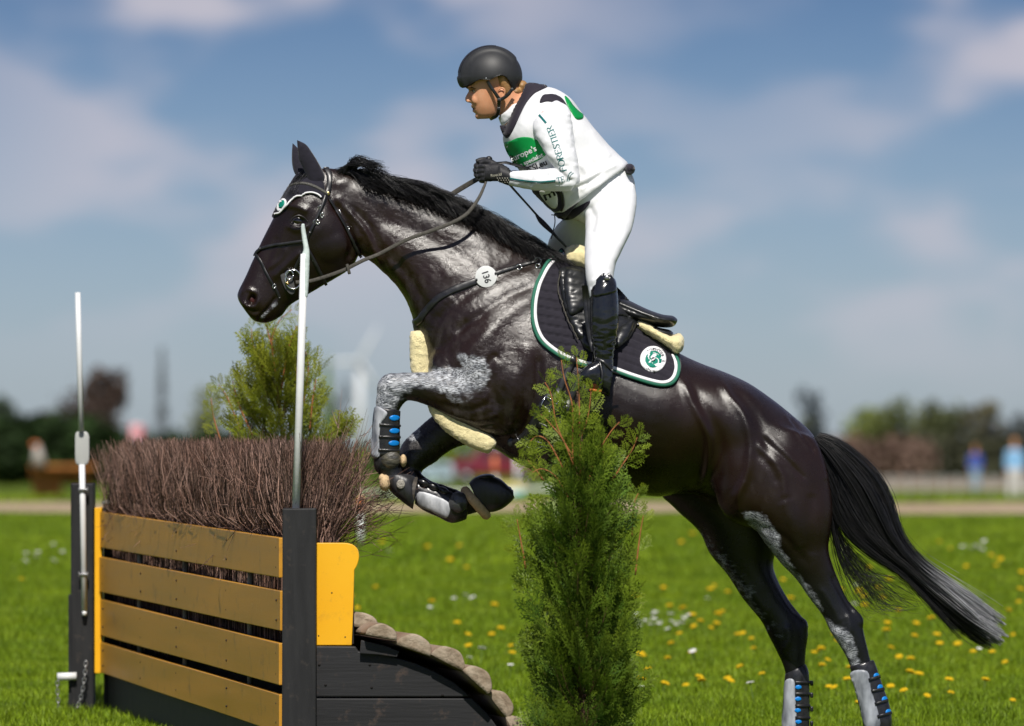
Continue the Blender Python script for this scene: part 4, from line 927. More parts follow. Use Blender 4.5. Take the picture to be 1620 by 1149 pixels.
# number disc
nd = empty('number_disc', W(769, 438, -.2), label='round white number disc 136 on the breastplate strap', cat='number disc')
h = cast(BV, 769, 438); cN = h[0] + Vector((0, -.014, 0))
Bdisc = None
Vd, Fd = tube([cN + Vector((0, 0, 0)), cN + Vector((0, -.004, 0))], 17 * M1, 36); dme = mesh_of([(Vd, Fd)], bev=.0008); link('plate', dme, white_plastic, nd)
BD = bvh_of(dme); tV, tF = text_mesh('136', 14.5, .3); link('digits', mesh_of([decal(BD, tV, tF, 769, 438, 1, 72, .0008, sx=.95)]), print_k, nd)
for a, b in ((754, 443), (784, 433)):
    hh = cast(BD, a, b); link('cable_tie', mesh_of([ellipsoid(hh[0], (.004, .004, .006))]), leather, nd)
# bridle
br = empty('bridle', W(480, 390, -.1), label='black leather bridle with flash noseband on the horse head', cat='bridle')
def sps(pts, w, name='strap', m=leather, off=.002, bv=BV, t=.0035, par=None): return link(name, mesh_of([band(cast_path(bv, pts, 6, off), w, t)]), m, par or br)
sps([(516, 267), (521, 278), (521, 292), (518, 306)], .022, 'headpiece', t=.005)
sps([(517, 308), (512, 322), (505, 338), (498, 352), (490, 368), (484, 385), (476, 405), (468, 422), (463, 434)], .012, 'cheekpiece', t=.004)
sps([(515, 309), (508, 330), (500, 348), (491, 368)], .010, 'cheekpiece', off=.006)
sps([(520, 314), (532, 335), (545, 358), (556, 378), (566, 398), (572, 408)], .011, 'throat_lash', off=.005)
brow = sps([(455, 299), (462, 294.5), (472, 291.5), (486, 292), (500, 297), (512, 304), (518, 308)], .012, 'browband', m=mat('padded_browband', (.06, .058, .05), .5, .5, bump=.8, bscale=300, var=.4, vscale=140, bdist=.003), off=.003, t=.006)
link('noseband', mesh_of([ring_strap(BV, (408, 395), (513, 452), .015, .004, .003)]), leather, br) if False else None
sps([(413, 394), (430, 389), (450, 386), (470, 383), (488, 381)], .013, 'noseband', off=.003, t=.005)
sps([(486, 392), (494, 406), (502, 422), (510, 438), (515, 449)], .012, 'noseband', off=.003, t=.005)
sps([(404, 401), (412, 412), (422, 432), (430, 447), (438, 461), (442, 471)], .010, 'flash_strap', off=.003)
sps([(404, 406), (407, 400), (413, 394)], .014, 'noseband', off=.003, t=.006)
for (a, b) in ((507, 329), (509.5, 341), (498, 352), (503, 352), (434, 453), (535, 337), (549, 362)):
    hh = cast(BV, a, b); pp = hh[0] + hh[1] * .007; link('buckle', mesh_of([tube([pp + Vector((.0065 * math.cos(t_), 0, .008 * math.sin(t_))) for t_ in np.linspace(0, 2 * PI, 12)], .0017, 6)]), chrome, br)
hh = cast(BV, 518, 307); link('stud', mesh_of([ellipsoid(hh[0] + hh[1] * .006, (.009, .004, .009))]), brass, br)
hh = cast(BV, 458, 442); bc = hh[0] + Vector((0, -.012, 0))
link('bit_guard', mesh_of([prism([W(*p, bc.y + .004) for p in crom([(444, 433), (452, 429), (461, 436), (466, 452), (466, 463), (460, 466), (452, 458), (446, 446)], 4, True)], None, (0, .008, 0))], bev=.002), mat('rubber_guard', (.07, .07, .07), .6, .3, bump=.3, bscale=200, var=.3), br)
link('bit_ring', mesh_of([tube([Vector((W(465, 443, 0).x + 12.5 * M1 * math.cos(a), bc.y - .004, W(465, 443, 0).z + 15 * M1 * math.sin(a))) for a in np.linspace(0, 2 * PI, 30)], .0035, 10)]), chrome, br)
link('bit_ring', mesh_of([tube([Vector((W(459, 436, 0).x + 6 * M1 * math.cos(a), bc.y - .008, W(459, 436, 0).z + 7 * M1 * math.sin(a))) for a in np.linspace(0, 2 * PI, 20)], .0028, 10)]), chrome, br)
link('bit_end', mesh_of([ellipsoid(Vector((W(456, 449, 0).x, bc.y - .01, W(456, 449, 0).z)), (.007, .007, .007))]), brass, br)
# ear bonnet
bn = empty('ear_bonnet', W(450, 320, -.05), label='dark knitted ear bonnet with white piping and round badge', cat='ear bonnet')
bon = [(431, 343), (436, 331), (443, 318), (452, 303), (460, 290), (470, 276), (488, 268), (505, 275), (512, 290), (514, 308), (509, 315), (500, 311), (488, 307), (477, 309), (466, 316), (456, 327), (446, 338), (436, 344)]
bm_ = plate(BV, bon, off=.003, thick=.003, rnd=2, step=2.5, far=True, nsm=8); link('knit', bm_, bonnet_m, bn); BB = bvh_of(bm_, body)
link('piping', mesh_of([band(cast_path(BB, [(434, 339), (442, 337), (450, 329), (460, 318), (468, 311), (476, 309), (484, 305.5), (494, 305), (503, 308), (508, 312)], 8, .002), .0065, .004)]), whitec, bn)
flat_decal(BB, disc_poly(445.5, 324.5, 6.4, 11, rot=.5), .002, 4, print_w, bn, 'badge'); flat_decal(BB, disc_poly(446, 323.5, 3.9, 7, rot=.5), .003, 4, print_g, bn, 'badge')
# reins
rn = empty('reins', W(640, 380, -.12), label='webbed grey reins running from the bit to the rider hands', cat='reins')
ry = {}
rpts = [(468, 447, None), (490, 445, None), (515, 438, None), (545, 427, None), (575, 412, None), (600, 402, None), (640, 381, None), (680, 366, None), (712, 354, None), (738, 339, None), (756, 316, None), (766, 295, None), (771, 281, None)]
RYs = [-.115, -.12, -.13, -.14, -.145, -.14, -.145, -.155, -.16, -.155, -.14, -.125, -.11]
Q = crom([(a[0], a[1], y) for a, y in zip(rpts, RYs)], 8); rp = []
for q in Q:
    hh = cast(BV, q[0], q[1]); y = q[2]
    if hh is not None and q[0] < 745: y = min(y, hh[0].y - .008)
    rp.append((W(q[0], q[1], y), Vector((0, -1, .15)).normalized()))
link('near_rein', mesh_of([band(rp, .0145, .003, wfun=lambda t: 1 if t < .78 else 1 - .45 * (t - .78) / .22)]), rein_m, rn)
link('far_rein', mesh_of([band([(W(a, b, y), Vector((.3, -1, .4)).normalized()) for a, b, y in [(700, 318, .10), (722, 303, .09), (742, 291, .07), (758, 282, .05)]], .02, .003)]), rein_m, rn)
link('rein_stop', mesh_of([box(W(551, 426, -.155), (.012, .014, .040), ry=-.25)], bev=.003), rein_m, rn)
link('rein_end', mesh_of([band([(Vector(p), Vector((0, -.6, .8)).normalized()) for p in [W(a, b, y) for a, b, y in [(782, 259, -.07), (800, 257.5, -.08), (818, 262, -.09), (836, 267, -.12), (850, 274, -.14)]]], .016, .003)]), leather, rn)

# leg boots
def boot_wrap(name, label, loftst, parent_loc, shell_m, straps=(), ovals=(), panels=(), side=-1):
    bt = empty(name, parent_loc, label=label, cat='leg boot', group='protective boots on the horse legs')
    sm = remeshed([loft(s, n=24) for s in loftst], .004, 2); link('shell', sm, shell_m, bt); bv = bvh_of(sm)
    for i, (poly, m_, off, th) in enumerate(panels): 
        pm_ = plate(bv, poly, off=off, thick=th, rnd=2.5, step=2.5); link('panel', pm_, m_, bt)
        bv = bvh_of(sm, pm_) if i < 2 else bv
    for a, b, w_ in straps: link('strap', mesh_of([band(cast_path(bv, [a, ((a[0] + b[0]) / 2, (a[1] + b[1]) / 2), b], 5, .002), w_, .004)]), leather, bt)
    for cx, cy, rx, ry_, rot in ovals: link('air_vent', plate(bv, disc_poly(cx, cy, rx, ry_, 16, rot), off=.0025, thick=.0012, rnd=.8, step=2, smooth_poly=False), blue_m, bt)
    return bt, bv
blue_m = mat('blue_vent', (.0, .20, .62), .4, .5, var=.1); shellk = mat('boot_shell', (.016, .016, .018), .3, .6, bump=.3, bscale=120, var=.4, vscale=40, bdist=.002, rvar=.08)
greased = mat('greased_shell', (.10, .11, .13), .45, .5, col2=(.62, .64, .68), vscale=22, detail=7, bump=.5, bscale=90, bdist=.002, stretch=(1, 1, .4))
grey_shell = mat('grey_shell', (.10, .11, .13), .42, .5, col2=(.46, .49, .54), vscale=26, detail=9, bump=.5, bscale=110, bdist=.002, stretch=(1, 1, .35))
nfb, nfbv = boot_wrap('foreleg_boot', 'black boot with three blue vents and white grease on near foreleg', [[(592, 644, 634, 650, .043, -.16), (589, 665, 633, 668, .041, -.16), (588, 700, 633, 700, .040, -.16), (586, 722, 632, 720, .040, -.16)]], W(610, 690, -.16), shellk,
    straps=[((600, 672), (632, 674), .010), ((599, 691), (632, 692), .010), ((598, 712), (631, 713), .010)], ovals=[(624, 661.5, 8, 4.6, 0), (624, 682, 8, 4.2, 0), (623, 701.5, 8.5, 4.4, 0)],
    panels=[([(595, 643), (612, 652), (609, 662), (602, 672), (600, 700), (600, 722), (588, 722), (589, 690), (592, 660)], greased, .001, .003)])
link('fetlock_cup', mesh_of([ball(618, 727, -.185, 16, 15, .022)]), mat('scuffed_cup', (.03, .03, .03), .4, .5, bump=.5, bscale=80, var=.5, vscale=60, col2=(.10, .09, .06), stretch=(.4, 1, 1.5)), nfb)
ffb, ffbv = boot_wrap('foreleg_boot', 'black shiny boot with scalloped tendon guard on folded far foreleg', [[(661, 757, 656, 797, .040, .12), (680, 762, 670, 808, .041, .115), (700, 770, 692, 818, .042, .11), (725, 780, 715, 828, .044, .105), (745, 785, 738, 822, .036, .105)]], W(690, 790, .1), shellk,
    panels=[([(663, 778), (700, 789), (712, 800), (706, 820), (680, 808), (662, 800)], greased, .001, .002)])
link('fetlock_cup', mesh_of([ball(725.5, 795, .062, 16, 17, .024)]), mat('glossy_cup', (.05, .052, .055), .22, .6, bump=.3, bscale=60, var=.5), ffb)
for cx, cy in ((671, 764), (686, 770), (701, 777)):
    link('scallop', mesh_of([ball(cx, cy, .085, 10.5, 6.5, .020, rot=.42)]), shellk, ffb)
hb1, _ = boot_wrap('hind_leg_boot', 'grey hind boot with blue vents on the trailing near hind leg', [[(1344, 1054, 1382, 1044, .032, -.15), (1346, 1062, 1387, 1056, .037, -.15), (1353, 1090, 1397, 1086, .037, -.15), (1361, 1122, 1407, 1114, .040, -.15), (1365, 1146, 1411, 1136, .044, -.15), (1368, 1160, 1411, 1152, .040, -.15)]], W(1375, 1100, -.15), shellk,
    panels=[([(1346, 1064), (1372, 1062), (1378, 1090), (1388, 1122), (1392, 1150), (1370, 1152), (1360, 1118), (1352, 1088)], grey_shell, .001, .004)],
    straps=[((1374, 1076), (1393, 1070), .012), ((1378, 1094), (1399, 1090), .012), ((1384, 1114), (1405, 1108), .012), ((1388, 1134), (1409, 1128), .012)],
    ovals=[(1386, 1070, 4.2, 5, .2), (1392, 1088, 4.2, 5, .2), (1399, 1107, 4.2, 5, .2), (1405, 1127, 4.2, 5, .2)])
hb2, _ = boot_wrap('hind_leg_boot', 'grey hind boot with blue vents on the far hind leg', [[(1242, 1066, 1274, 1050, .030, .14), (1241, 1075, 1280, 1066, .035, .14), (1239, 1105, 1281, 1105, .036, .14), (1237, 1135, 1281, 1135, .039, .14), (1236, 1160, 1280, 1160, .042, .14)]], W(1260, 1100, .14), shellk,
    panels=[([(1242, 1078), (1256, 1076), (1258, 1100), (1259, 1150), (1238, 1152), (1240, 1110)], grey_shell, .001, .004)],
    straps=[((1258, 1080), (1280, 1080), .012), ((1258, 1098), (1280, 1098), .012), ((1258, 1117), (1280, 1117), .012), ((1258, 1136), (1280, 1136), .012)],
    ovals=[(1263, 1087.5, 5, 3.6, 0), (1262.5, 1106, 5, 3.6, 0), (1262, 1124, 5, 3.4, 0), (1263, 1142, 5, 3.4, 0)])
for yy in (1081, 1100, 1122, 1145): link('strap_end', mesh_of([box(W(1284, yy, .14), (.012, .026, .020))], bev=.004), leather, hb2)
# bell boots over the front hooves
rub = mat('bell_boot_rubber', (.022, .022, .024), .38, .5, bump=.6, bscale=45, var=.5, vscale=30, bdist=.004, stretch=(1, 1, .3), rvar=.1)
ffl = mat('boot_fleece', (.66, .48, .28), .95, .1, bump=1, bscale=260, var=.15, vscale=80, bdist=.005)
bb = empty('bell_boot', W(780, 780, .1), label='black bell boot with fleece rim on the far fore hoof', cat='bell boot', group='bell boots on the fore hooves')
bbm = mesh_of([loft([(742, 764, 764, 812, .048, .11), (752, 755, 770, 811, .053, .11), (768, 751, 781, 810, .060, .11), (790, 757, 795, 805, .064, .11), (805, 770, 809, 794, .062, .11), (812, 776, 813, 788, .05, .11)], ex=3.2)]); link('cuff', bbm, rub, bb)
def oval_ring(c0, c1, w, Yc, r, n=34): 
    A = W(*c0, Yc); B = W(*c1, Yc); c = (A + B) / 2; u = (A - B) / 2; return tube([c + u * math.cos(a) + Vector((0, w, 0)) * math.sin(a) for a in np.linspace(0, 2 * PI, n)], r, 12)
def fleeced(me):
    Vf, Nf = get_vn(me); set_v(me, Vf + Nf * (fnoise(Vf, 120) * .0018)[:, None]); return me
link('fleece_rim', fleeced(mesh_of([oval_ring((736, 777), (769, 815), .055, .11, .0185)])), ffl, bb)
link('top_tab', mesh_of([ball(768, 755, .10, 15, 5, .05, rot=-.1)]), leather, bb)
bb = empty('bell_boot', W(632, 768, -.16), label='dusty bell boot with fleece rim on the near fore hoof', cat='bell boot', group='bell boots on the fore hooves')
link('cuff', mesh_of([loft([(614, 752, 644, 750, .046, -.16), (613, 764, 654, 753, .055, -.16), (622, 780, 657, 757, .060, -.16), (638, 795, 658, 770, .060, -.16), (650, 804, 659, 785, .05, -.16)], ex=2.4)]), rub, bb)
link('fleece_rim', fleeced(mesh_of([oval_ring((608, 757), (613, 768), .04, -.16, .011), ball(609, 764, -.18, 9, 13, .035), ball(605, 757, -.175, 6, 7, .03), ball(638, 729, -.16, 5.5, 10, .035)])), ffl, bb)
link('badge', mesh_of([ellipsoid(W(634, 766, -.224), (.016, .004, .018))]), mat('worn_badge', (.30, .28, .24), .5, .4, bump=.6, bscale=200, var=.4, vscale=120), bb)
# ------------------------------------------------------------ the rider
person = empty('person', W(950, 480, 0), label='person in white breeches and white bib leaning forward over the galloping horse', cat='person')
skin = mat('skin', (.60, .27, .14), .45, .4, col2=(.70, .36, .21), vscale=14, bump=.08, bscale=200, bdist=.002)
_pb = [n for n in skin.node_tree.nodes if n.type == 'BSDF_PRINCIPLED'][0]; _pb.inputs['Subsurface Weight'].default_value = .12; _pb.inputs['Subsurface Radius'].default_value = (.012, .005, .003); _pb.inputs['Subsurface Scale'].default_value = .5
head = [(745, 92, 806, 92, .045, 0), (738, 108, 815, 106, .064, 0), (736.5, 124, 818, 122, .071, 0), (738, 134, 817, 132, .070, 0), (740.5, 141, 815, 140, .068, 0, .06), (742.5, 148, 812, 148, .066, 0, .08),
        (743.5, 156, 808, 156, .062, 0, .12), (746, 163, 803, 164, .058, 0, .15), (747.5, 170, 799, 171, .053, 0, .16), (750, 177, 795, 177, .046, 0, .12), (753.5, 184, 788, 183, .036, 0, .05), (760, 188.5, 776, 187.5, .018, 0)]
neck = [(782, 150, 822, 135, .05, 0), (786, 165, 826, 145, .052, 0), (791, 184, 836, 152, .054, 0), (800, 205, 850, 165, .062, 0), (815, 220, 870, 175, .08, 0)]
nose = [(742, 143.5, 747, 145, .008, 0), (738.8, 149, 748, 151, .0095, 0), (735.8, 155.5, 748, 158, .0135, 0), (736.8, 160.8, 748, 163, .0125, 0), (742, 162.5, 749, 164, .006, 0)]
face = [loft(head, 32), loft(neck, 24), loft(nose, 16, ex=2.0),
        ball(748.2, 168.2, 0, 3.4, 2.1, .019, rot=.3), ball(751.2, 176.6, 0, 3.2, 2.4, .017, rot=-.2), ball(757, 184, 0, 5.5, 5, .021),
        ball(742.5, 137.5, -.026, 5, 3, .022), ball(742.5, 137.5, .026, 5, 3, .022), ball(754, 158, -.038, 8, 8, .012), ball(754, 158, .038, 8, 8, .012),
        ball(740.5, 160.2, -.010, 2.6, 2.4, .007), ball(740.5, 160.2, .010, 2.6, 2.4, .007)]
fx = []
torso = [loft([(815, 215, 872, 160, .10, 0), (825, 250, 915, 190, .15, 0), (845, 290, 940, 225, .13, 0), (880, 325, 980, 265, .13, 0), (915, 350, 998, 300, .13, 0)])]
arm_n = [[(853, 178, 892, 170, .04, -.15), (856, 215, 900, 208, .046, -.19), (882, 265, 910, 262, .038, -.235)], [(905, 270, 898, 298, .036, -.24), (850, 274, 848, 297, .036, -.20), (808, 274, 808, 291, .028, -.14), (795, 268, 792, 288, .022, -.125)]]
arm_f = [[tuple(list(s[:5]) + [-s[5]]) for s in L_] for L_ in arm_n]
arm_f = [arm_f[0], [(s[0] + 3, s[1] - 2, s[2] + 3, s[3] - 2, s[4], s[5]) for s in arm_f[1]]]
leg_n = [[(925, 335, 1000, 300, .075, -.08), (932, 385, 985, 380, .07, -.22), (932, 440, 968, 440, .05, -.33), (938, 500, 972, 498, .05, -.37), (945, 555, 965, 556, .034, -.375), (944, 580, 966, 590, .034, -.375)], [(945, 590, 955, 612, .03, -.375), (925, 590, 930, 606, .03, -.38)]]
leg_f = [[(900, 345, 985, 310, .075, .08), (878, 375, 930, 380, .07, .2), (880, 430, 918, 440, .05, .32), (900, 500, 935, 500, .05, .36), (915, 560, 938, 560, .034, .37)], [(912, 580, 925, 605, .03, .37), (892, 590, 896, 606, .03, .37)]]
lofts = [loft(a) for a in arm_n + arm_f + leg_n + leg_f]
def hand(cx, cy, yc, s):
    out = [loft([(cx + 32, cy - 2, cx + 30, cy + 20, .020, yc - s * .02), (cx + 18, cy - 7, cx + 17, cy + 21, .020, yc - s * .008), (cx + 4, cy - 6, cx + 4, cy + 21, .019, yc), (cx - 4, cy - 3, cx - 4, cy + 19, .014, yc)])]
    for k, (dy, ln, r) in enumerate(((-2, 1.0, .0098), (5, 1.08, .0100), (12, 1.0, .0096), (18, .82, .0086))):
        pts = [(cx + 6, cy + dy, yc), (cx - 7 * ln, cy + dy - .5, yc + s * .006), (cx - 13 * ln, cy + dy + 1, yc + s * .022), (cx - 11 * ln, cy + dy + 3, yc + s * .042), (cx - 1, cy + dy + 3, yc + s * .046)]
        out.append(ctube([W(*p) for p in pts], [r * 1.1, r * 1.08, r, r * .95, r * .85], 10))
    out.append(ctube([W(*p) for p in [(cx + 14, cy - 4, yc + s * .01), (cx + 4, cy - 9, yc + s * .02), (cx - 5, cy - 9.5, yc + s * .028), (cx - 13, cy - 7, yc + s * .03)]], [.0135, .0125, .011, .009], 10))
    return out
gl_n = hand(771, 266, -.12, 1); gl_f = hand(766, 263, .06, -1)
def shrink(parts, k): return parts
headm = face + torso + lofts + [loft([(812, 272, 811, 290, .024, -.135), (790, 266, 788, 284, .018, -.12), (776, 266, 775, 280, .014, -.12)])]
pbody = remeshed(headm, .0036, 3, .5, 'person_body')
def face_extra(V, Nn, P):
    D = np.zeros(len(V)); F_ = (P[:, 0] < 775) & (P[:, 1] < 190)
    ay = np.abs(V[:, 1])
    def bump(px, py, y, sx, sy, sz, a): return a * np.exp(-(((P[:, 0] - px) / sx) ** 2 + ((P[:, 1] - py) / sy) ** 2 + ((ay - y) / sz) ** 2)) * F_
    D += bump(747, 144.5, .030, 8, 3.4, .016, -.012)       # eye socket
    D += bump(749, 144.5, .031, 5, 2.0, .011, .004)      # lid over the ball
    D += bump(749, 171.9, 0, 6, .9, .022, -.0055)           # mouth
    D += bump(752, 180.0, 0, 5, 1.6, .02, -.0025); D += bump(745, 166, 0, 4, 1.4, .005, -.0018)
    D += bump(758, 166, .035, 6, 7, .014, -.0025)
    return D
relief(pbody, [], extra=face_extra)
link('body', pbody, skin, person)
BH = bvh_of(pbody)
def pface(px, py, yy, back=0.0):
    """point of the face seen from the front left at a height and a side offset"""
    o = W(px, py, 0); o = Vector((o.x - .2, yy, o.z)); h = BH.ray_cast(o, Vector((1, 0, 0))); return h[0] if h[0] is not None else W(px, py, yy)
iris = mat('eye_iris', (.05, .03, .02), .15, .6); ewh = mat('eye_white', (.55, .52, .48), .2, .5); lipm = mat('lips', (.42, .12, .10), .4, .4, var=.15, vscale=60); browm = mat('eyebrow', (.12, .06, .025), .8, .2, var=.3, vscale=200); hairm = mat('blonde_hair', (.42, .24, .09), .45, .5, col2=(.24, .12, .045), vscale=30, stretch=(.4, 1, 2), bump=.6, bscale=150, bdist=.003)
mouthm = mat('mouth_inside', (.05, .012, .012), .6, .2)
for s in (-1, 1):
    p = pface(744, 144.6, s * .031); e = empty('eye', p) if False else None
    link('eye', mesh_of([ellipsoid(p + Vector((.0085, 0, 0)), (.0125, .0125, .0088))]), ewh, person)
    link('iris', mesh_of([ellipsoid(p + Vector((-.0015, s * .002, .0005)), (.004, .0055, .0056))]), iris, person)
    lash = [pface(742, 142.6 + abs(t - .45) * 3, s * (.017 + t * .030)) + Vector((-.001, s * .0008, 0)) for t in np.linspace(0, 1, 7)]
    link('eyelash', mesh_of([tube(lash, .0015, 6)]), browm, person)
    bw = [pface(740, 139.8 - 2.0 * math.sin(PI * min(t * 1.1, 1)) + t * 2.2, s * (.014 + t * .038)) + Vector((-.0005, s * .0006, 0)) for t in np.linspace(0, 1, 8)]
    link('eyebrow', mesh_of([tube(bw, [.0026, .0032, .0034, .0033, .003, .0026, .002, .001], 6)]), browm, person)
for yy_, r_ in ((169.9, .0030), (175.6, .0038)):
    lp_ = [pface(748, yy_ + 1.6 * (abs(t) ** 1.5) * (1 if yy_ < 172 else -1.3), t * .021) + Vector((.0012, 0, 0)) for t in np.linspace(-1, 1, 11)]
    link('lip', mesh_of([tube(lp_, [r_ * (1.05 - .75 * abs(t)) for t in np.linspace(-1, 1, 11)], 8)]), lipm, person)
link('mouth', mesh_of([tube([pface(749, 172.6, t * .021) + Vector((.0008, 0, 0)) for t in np.linspace(-1, 1, 9)], [.0016, .0034, .0042, .0046, .0048, .0046, .0042, .0034, .0016], 8)]), mouthm, person)
er = [ctube([W(a, b, -.074 - c) for a, b, c in [(789, 155, 0), (787, 148, .003), (789, 142, .008), (794, 139.5, .011), (798, 142, .011), (798.5, 148, .008), (796, 154, .004), (792, 158, .002), (789, 156, 0)]], .0034, 8), ball(793, 149, -.071, 5.5, 8.5, .006, rot=.1), ball(791.5, 157, -.073, 2.8, 3, .0045)]
link('ear', remeshed(er, .0016, 2), skin, person)
# hair at temple, nape and bun
hw = [loft([(777, 118, 812, 122, .076, 0), (779, 128, 814, 132, .0765, 0), (783, 136, 814, 140, .073, 0), (786, 143, 814, 148, .068, 0), (790, 148, 812, 154, .060, 0), (802, 153, 808, 156, .05, 0)]), ball(826, 136, 0, 9, 9, .03), ball(816, 146, 0, 11, 8, .048)]
link('hair', remeshed(hw, .004, 2), hairm, person)
# helmet
hel = empty('riding_helmet', W(776, 118, 0), label='matte black riding helmet on the rider with harness strap under the chin', cat='helmet')
helm = mat('matte_helmet', (.022, .023, .025), .52, .45, bump=.15, bscale=500, var=.15, vscale=30, bdist=.001)
rim = np.array([(720, 133), (727, 134.5), (732, 137), (738, 136), (750, 130), (760, 126), (768, 126.5), (775, 127), (784, 122), (793, 119), (800, 121.5), (806, 129), (809, 138), (814, 140.5), (819, 139), (824, 129), (830, 120)])
V = []; F = []; n, m = 64, 44
for i in range(m + 1):
    a = PI * .5 * i / (m * .62)
    for j in range(n):
        b = 2 * PI * j / n; cz = math.cos(a); sr = math.sin(min(a, PI / 2)) if a < PI / 2 else 1 - .28 * ((a - PI / 2) / .95) ** 2
        rx = 49.5; xo = 776.2 + rx * sr * math.cos(b); z = 122 - 47.5 * cz if a < PI / 2 else 122 + (a - PI / 2) * 26
        yy_ = .098 * sr * math.sin(b) * (1 + .06 * math.cos(b))
        fr = max(0, -math.cos(b)) ** 3
        if a > PI / 2: xo -= fr * 1.5
        V.append(W(xo, z, 0) + Vector((0, yy_, 0)))
for i in range(m):
    for j in range(n): F.append((i * n + j, i * n + (j + 1) % n, (i + 1) * n + (j + 1) % n, (i + 1) * n + j))
bm = bmesh.new(); vs = [bm.verts.new(v) for v in V]
for f in F:
    try: bm.faces.new([vs[k] for k in f])
    except Exception: pass
bmesh.ops.remove_doubles(bm, verts=bm.verts, dist=1e-5)
# pull the lowest rows up to the rim line
for v in bm.verts:
    p = PX(np.array([v.co])); ry_ = float(np.interp(p[0, 0], rim[:, 0], rim[:, 1]))
    if p[0, 1] > ry_: v.co.z = W(0, ry_, v.co.y).z
bmesh.ops.dissolve_degenerate(bm, dist=2e-4, edges=bm.edges)
bmesh.ops.recalc_face_normals(bm, faces=bm.faces)
for v in bm.verts:
    v.normal_update(); ay = abs(v.co.y); t = 1 / (1 + math.exp((ay - .052) / .0016)); v.co += v.normal * .0062 * t * (1 if PX(np.array([v.co]))[0, 0] < 815 else .3)
hm = bpy.data.meshes.new('shell'); bm.to_mesh(hm); bm.free()
ho = link('shell', hm, helm, hel); sd = ho.modifiers.new('s', 'SOLIDIFY'); sd.thickness = .006; sd.offset = -1
BHM = bvh_of(hm)
vent = mat('helmet_vent_mesh', (.010, .012, .022), .7, .5, bump=1, bscale=300, bdist=.004, var=.5, vscale=250)
V = []; F = []
for i in range(22):
    u = i / 21; ang = math.radians(172 - 92 * u)
    for j in range(9):
        yy_ = (-.038 + .076 * j / 8) * (1.0 - .25 * u); p0 = Vector((W(776, 122, 0).x, yy_, W(776, 122, 0).z)); d = Vector((math.cos(ang), 0, math.sin(ang)))
        h = BHM.ray_cast(p0 + d * .3, -d); V.append((h[0] if h[0] else p0 + d * .12) + d * .0012)
for i in range(21):
    for j in range(8): F.append((i * 9 + j, i * 9 + j + 1, (i + 1) * 9 + j + 1, (i + 1) * 9 + j))
link('vent_panel', from_faces('vent', V, F), vent, hel)
link('edge_trim', mesh_of([tube([q for q, _n in [(h_[0] + Vector((0, -.0005, 0)), 0) for h_ in [cast(BHM, x, float(np.interp(x, rim[:, 0], rim[:, 1])) - .8) for x in np.linspace(733, 818, 50)] if h_]], .0016, 6)]), leather, hel)
BHS = bvh_of(hm, pbody)
hs = [[(771, 128, -.088), (776, 137, -.085), (783, 147, -.084), (790, 157, -.076)], [(812, 139, -.085), (806, 147, -.086), (799, 154, -.082), (790, 158, -.076)], [(790, 156, -.077), (789.5, 166, -.068), (788.5, 177, -.055), (785, 184, -.035), (779, 187, -.01), (776, 188.5, .02)]]
for k, L_ in enumerate(hs): link('chin_strap', mesh_of([band([(Vector(p), Vector((0, -1, -.1)).normalized()) for p in [W(*q) for q in crom(L_, 4)]], .013, .003)]), leather, hel)
link('strap_clip', mesh_of([box(W(790, 158, -.080), (.015, .008, .010)), box(W(789, 172, -.066), (.014, .008, .012)), box(W(810, 142, -.090), (.012, .006, .012))], bev=.002), leather, hel)
link('rivet', mesh_of([ellipsoid(cast(BHM, 769, 124)[0], (.003, .002, .003))]), chrome, hel)

# clothes
def wrinkle(me, amp, sc, seed=0, st=(1, 1, 1)):
    V_, N_ = get_vn(me); q = V_ * np.array(st); n1 = fnoise(q, sc, seed); n2 = fnoise(q, sc * 2.1, seed + 3)
    set_v(me, V_ + N_ * (amp * (1 - 2 * np.abs(n1)) * .6 + amp * .4 * n2)[:, None]); return me
white_lycra = mat('white_lycra', (.76, .77, .80), .55, .3, bump=.12, bscale=300, bdist=.001, var=.02); white_bib = mat('white_bib_cloth', (.74, .75, .77), .5, .35, bump=.15, bscale=250, bdist=.001, var=.02)
slv = [[(846, 186, 880, 158, .045, -.12), (843, 196, 900, 172, .058, -.165), (846, 212, 906, 205, .060, -.19), (858, 234, 909, 232, .057, -.215), (870, 256, 914, 256, .053, -.235), (884, 272, 917, 284, .048, -.245), (893, 286, 915, 294, .04, -.245)],
       [(917, 283, 903, 302, .042, -.245), (900, 268, 890, 303, .048, -.24), (880, 266, 872, 302, .049, -.23), (850, 269, 847, 301, .045, -.20), (823, 271, 822, 297, .036, -.165), (807, 270, 806, 294, .031, -.14), (804, 271, 803, 293, .028, -.137)]]
slf = [[(s[0] + 2, s[1], s[2] + 2, s[3], s[4], -s[5]) for s in L_] for L_ in slv]
collar = loft([(789, 186, 812, 168, .05, 0), (790, 190, 828, 152, .057, 0), (795, 201, 836, 160, .066, 0)])
shirt = remeshed([loft(s) for s in slv + slf] + [loft([(803, 207, 850, 150, .09, 0), (812, 225, 890, 160, .14, 0), (830, 260, 915, 195, .155, 0), (850, 290, 940, 225, .15, 0)]), collar], .005, 5)
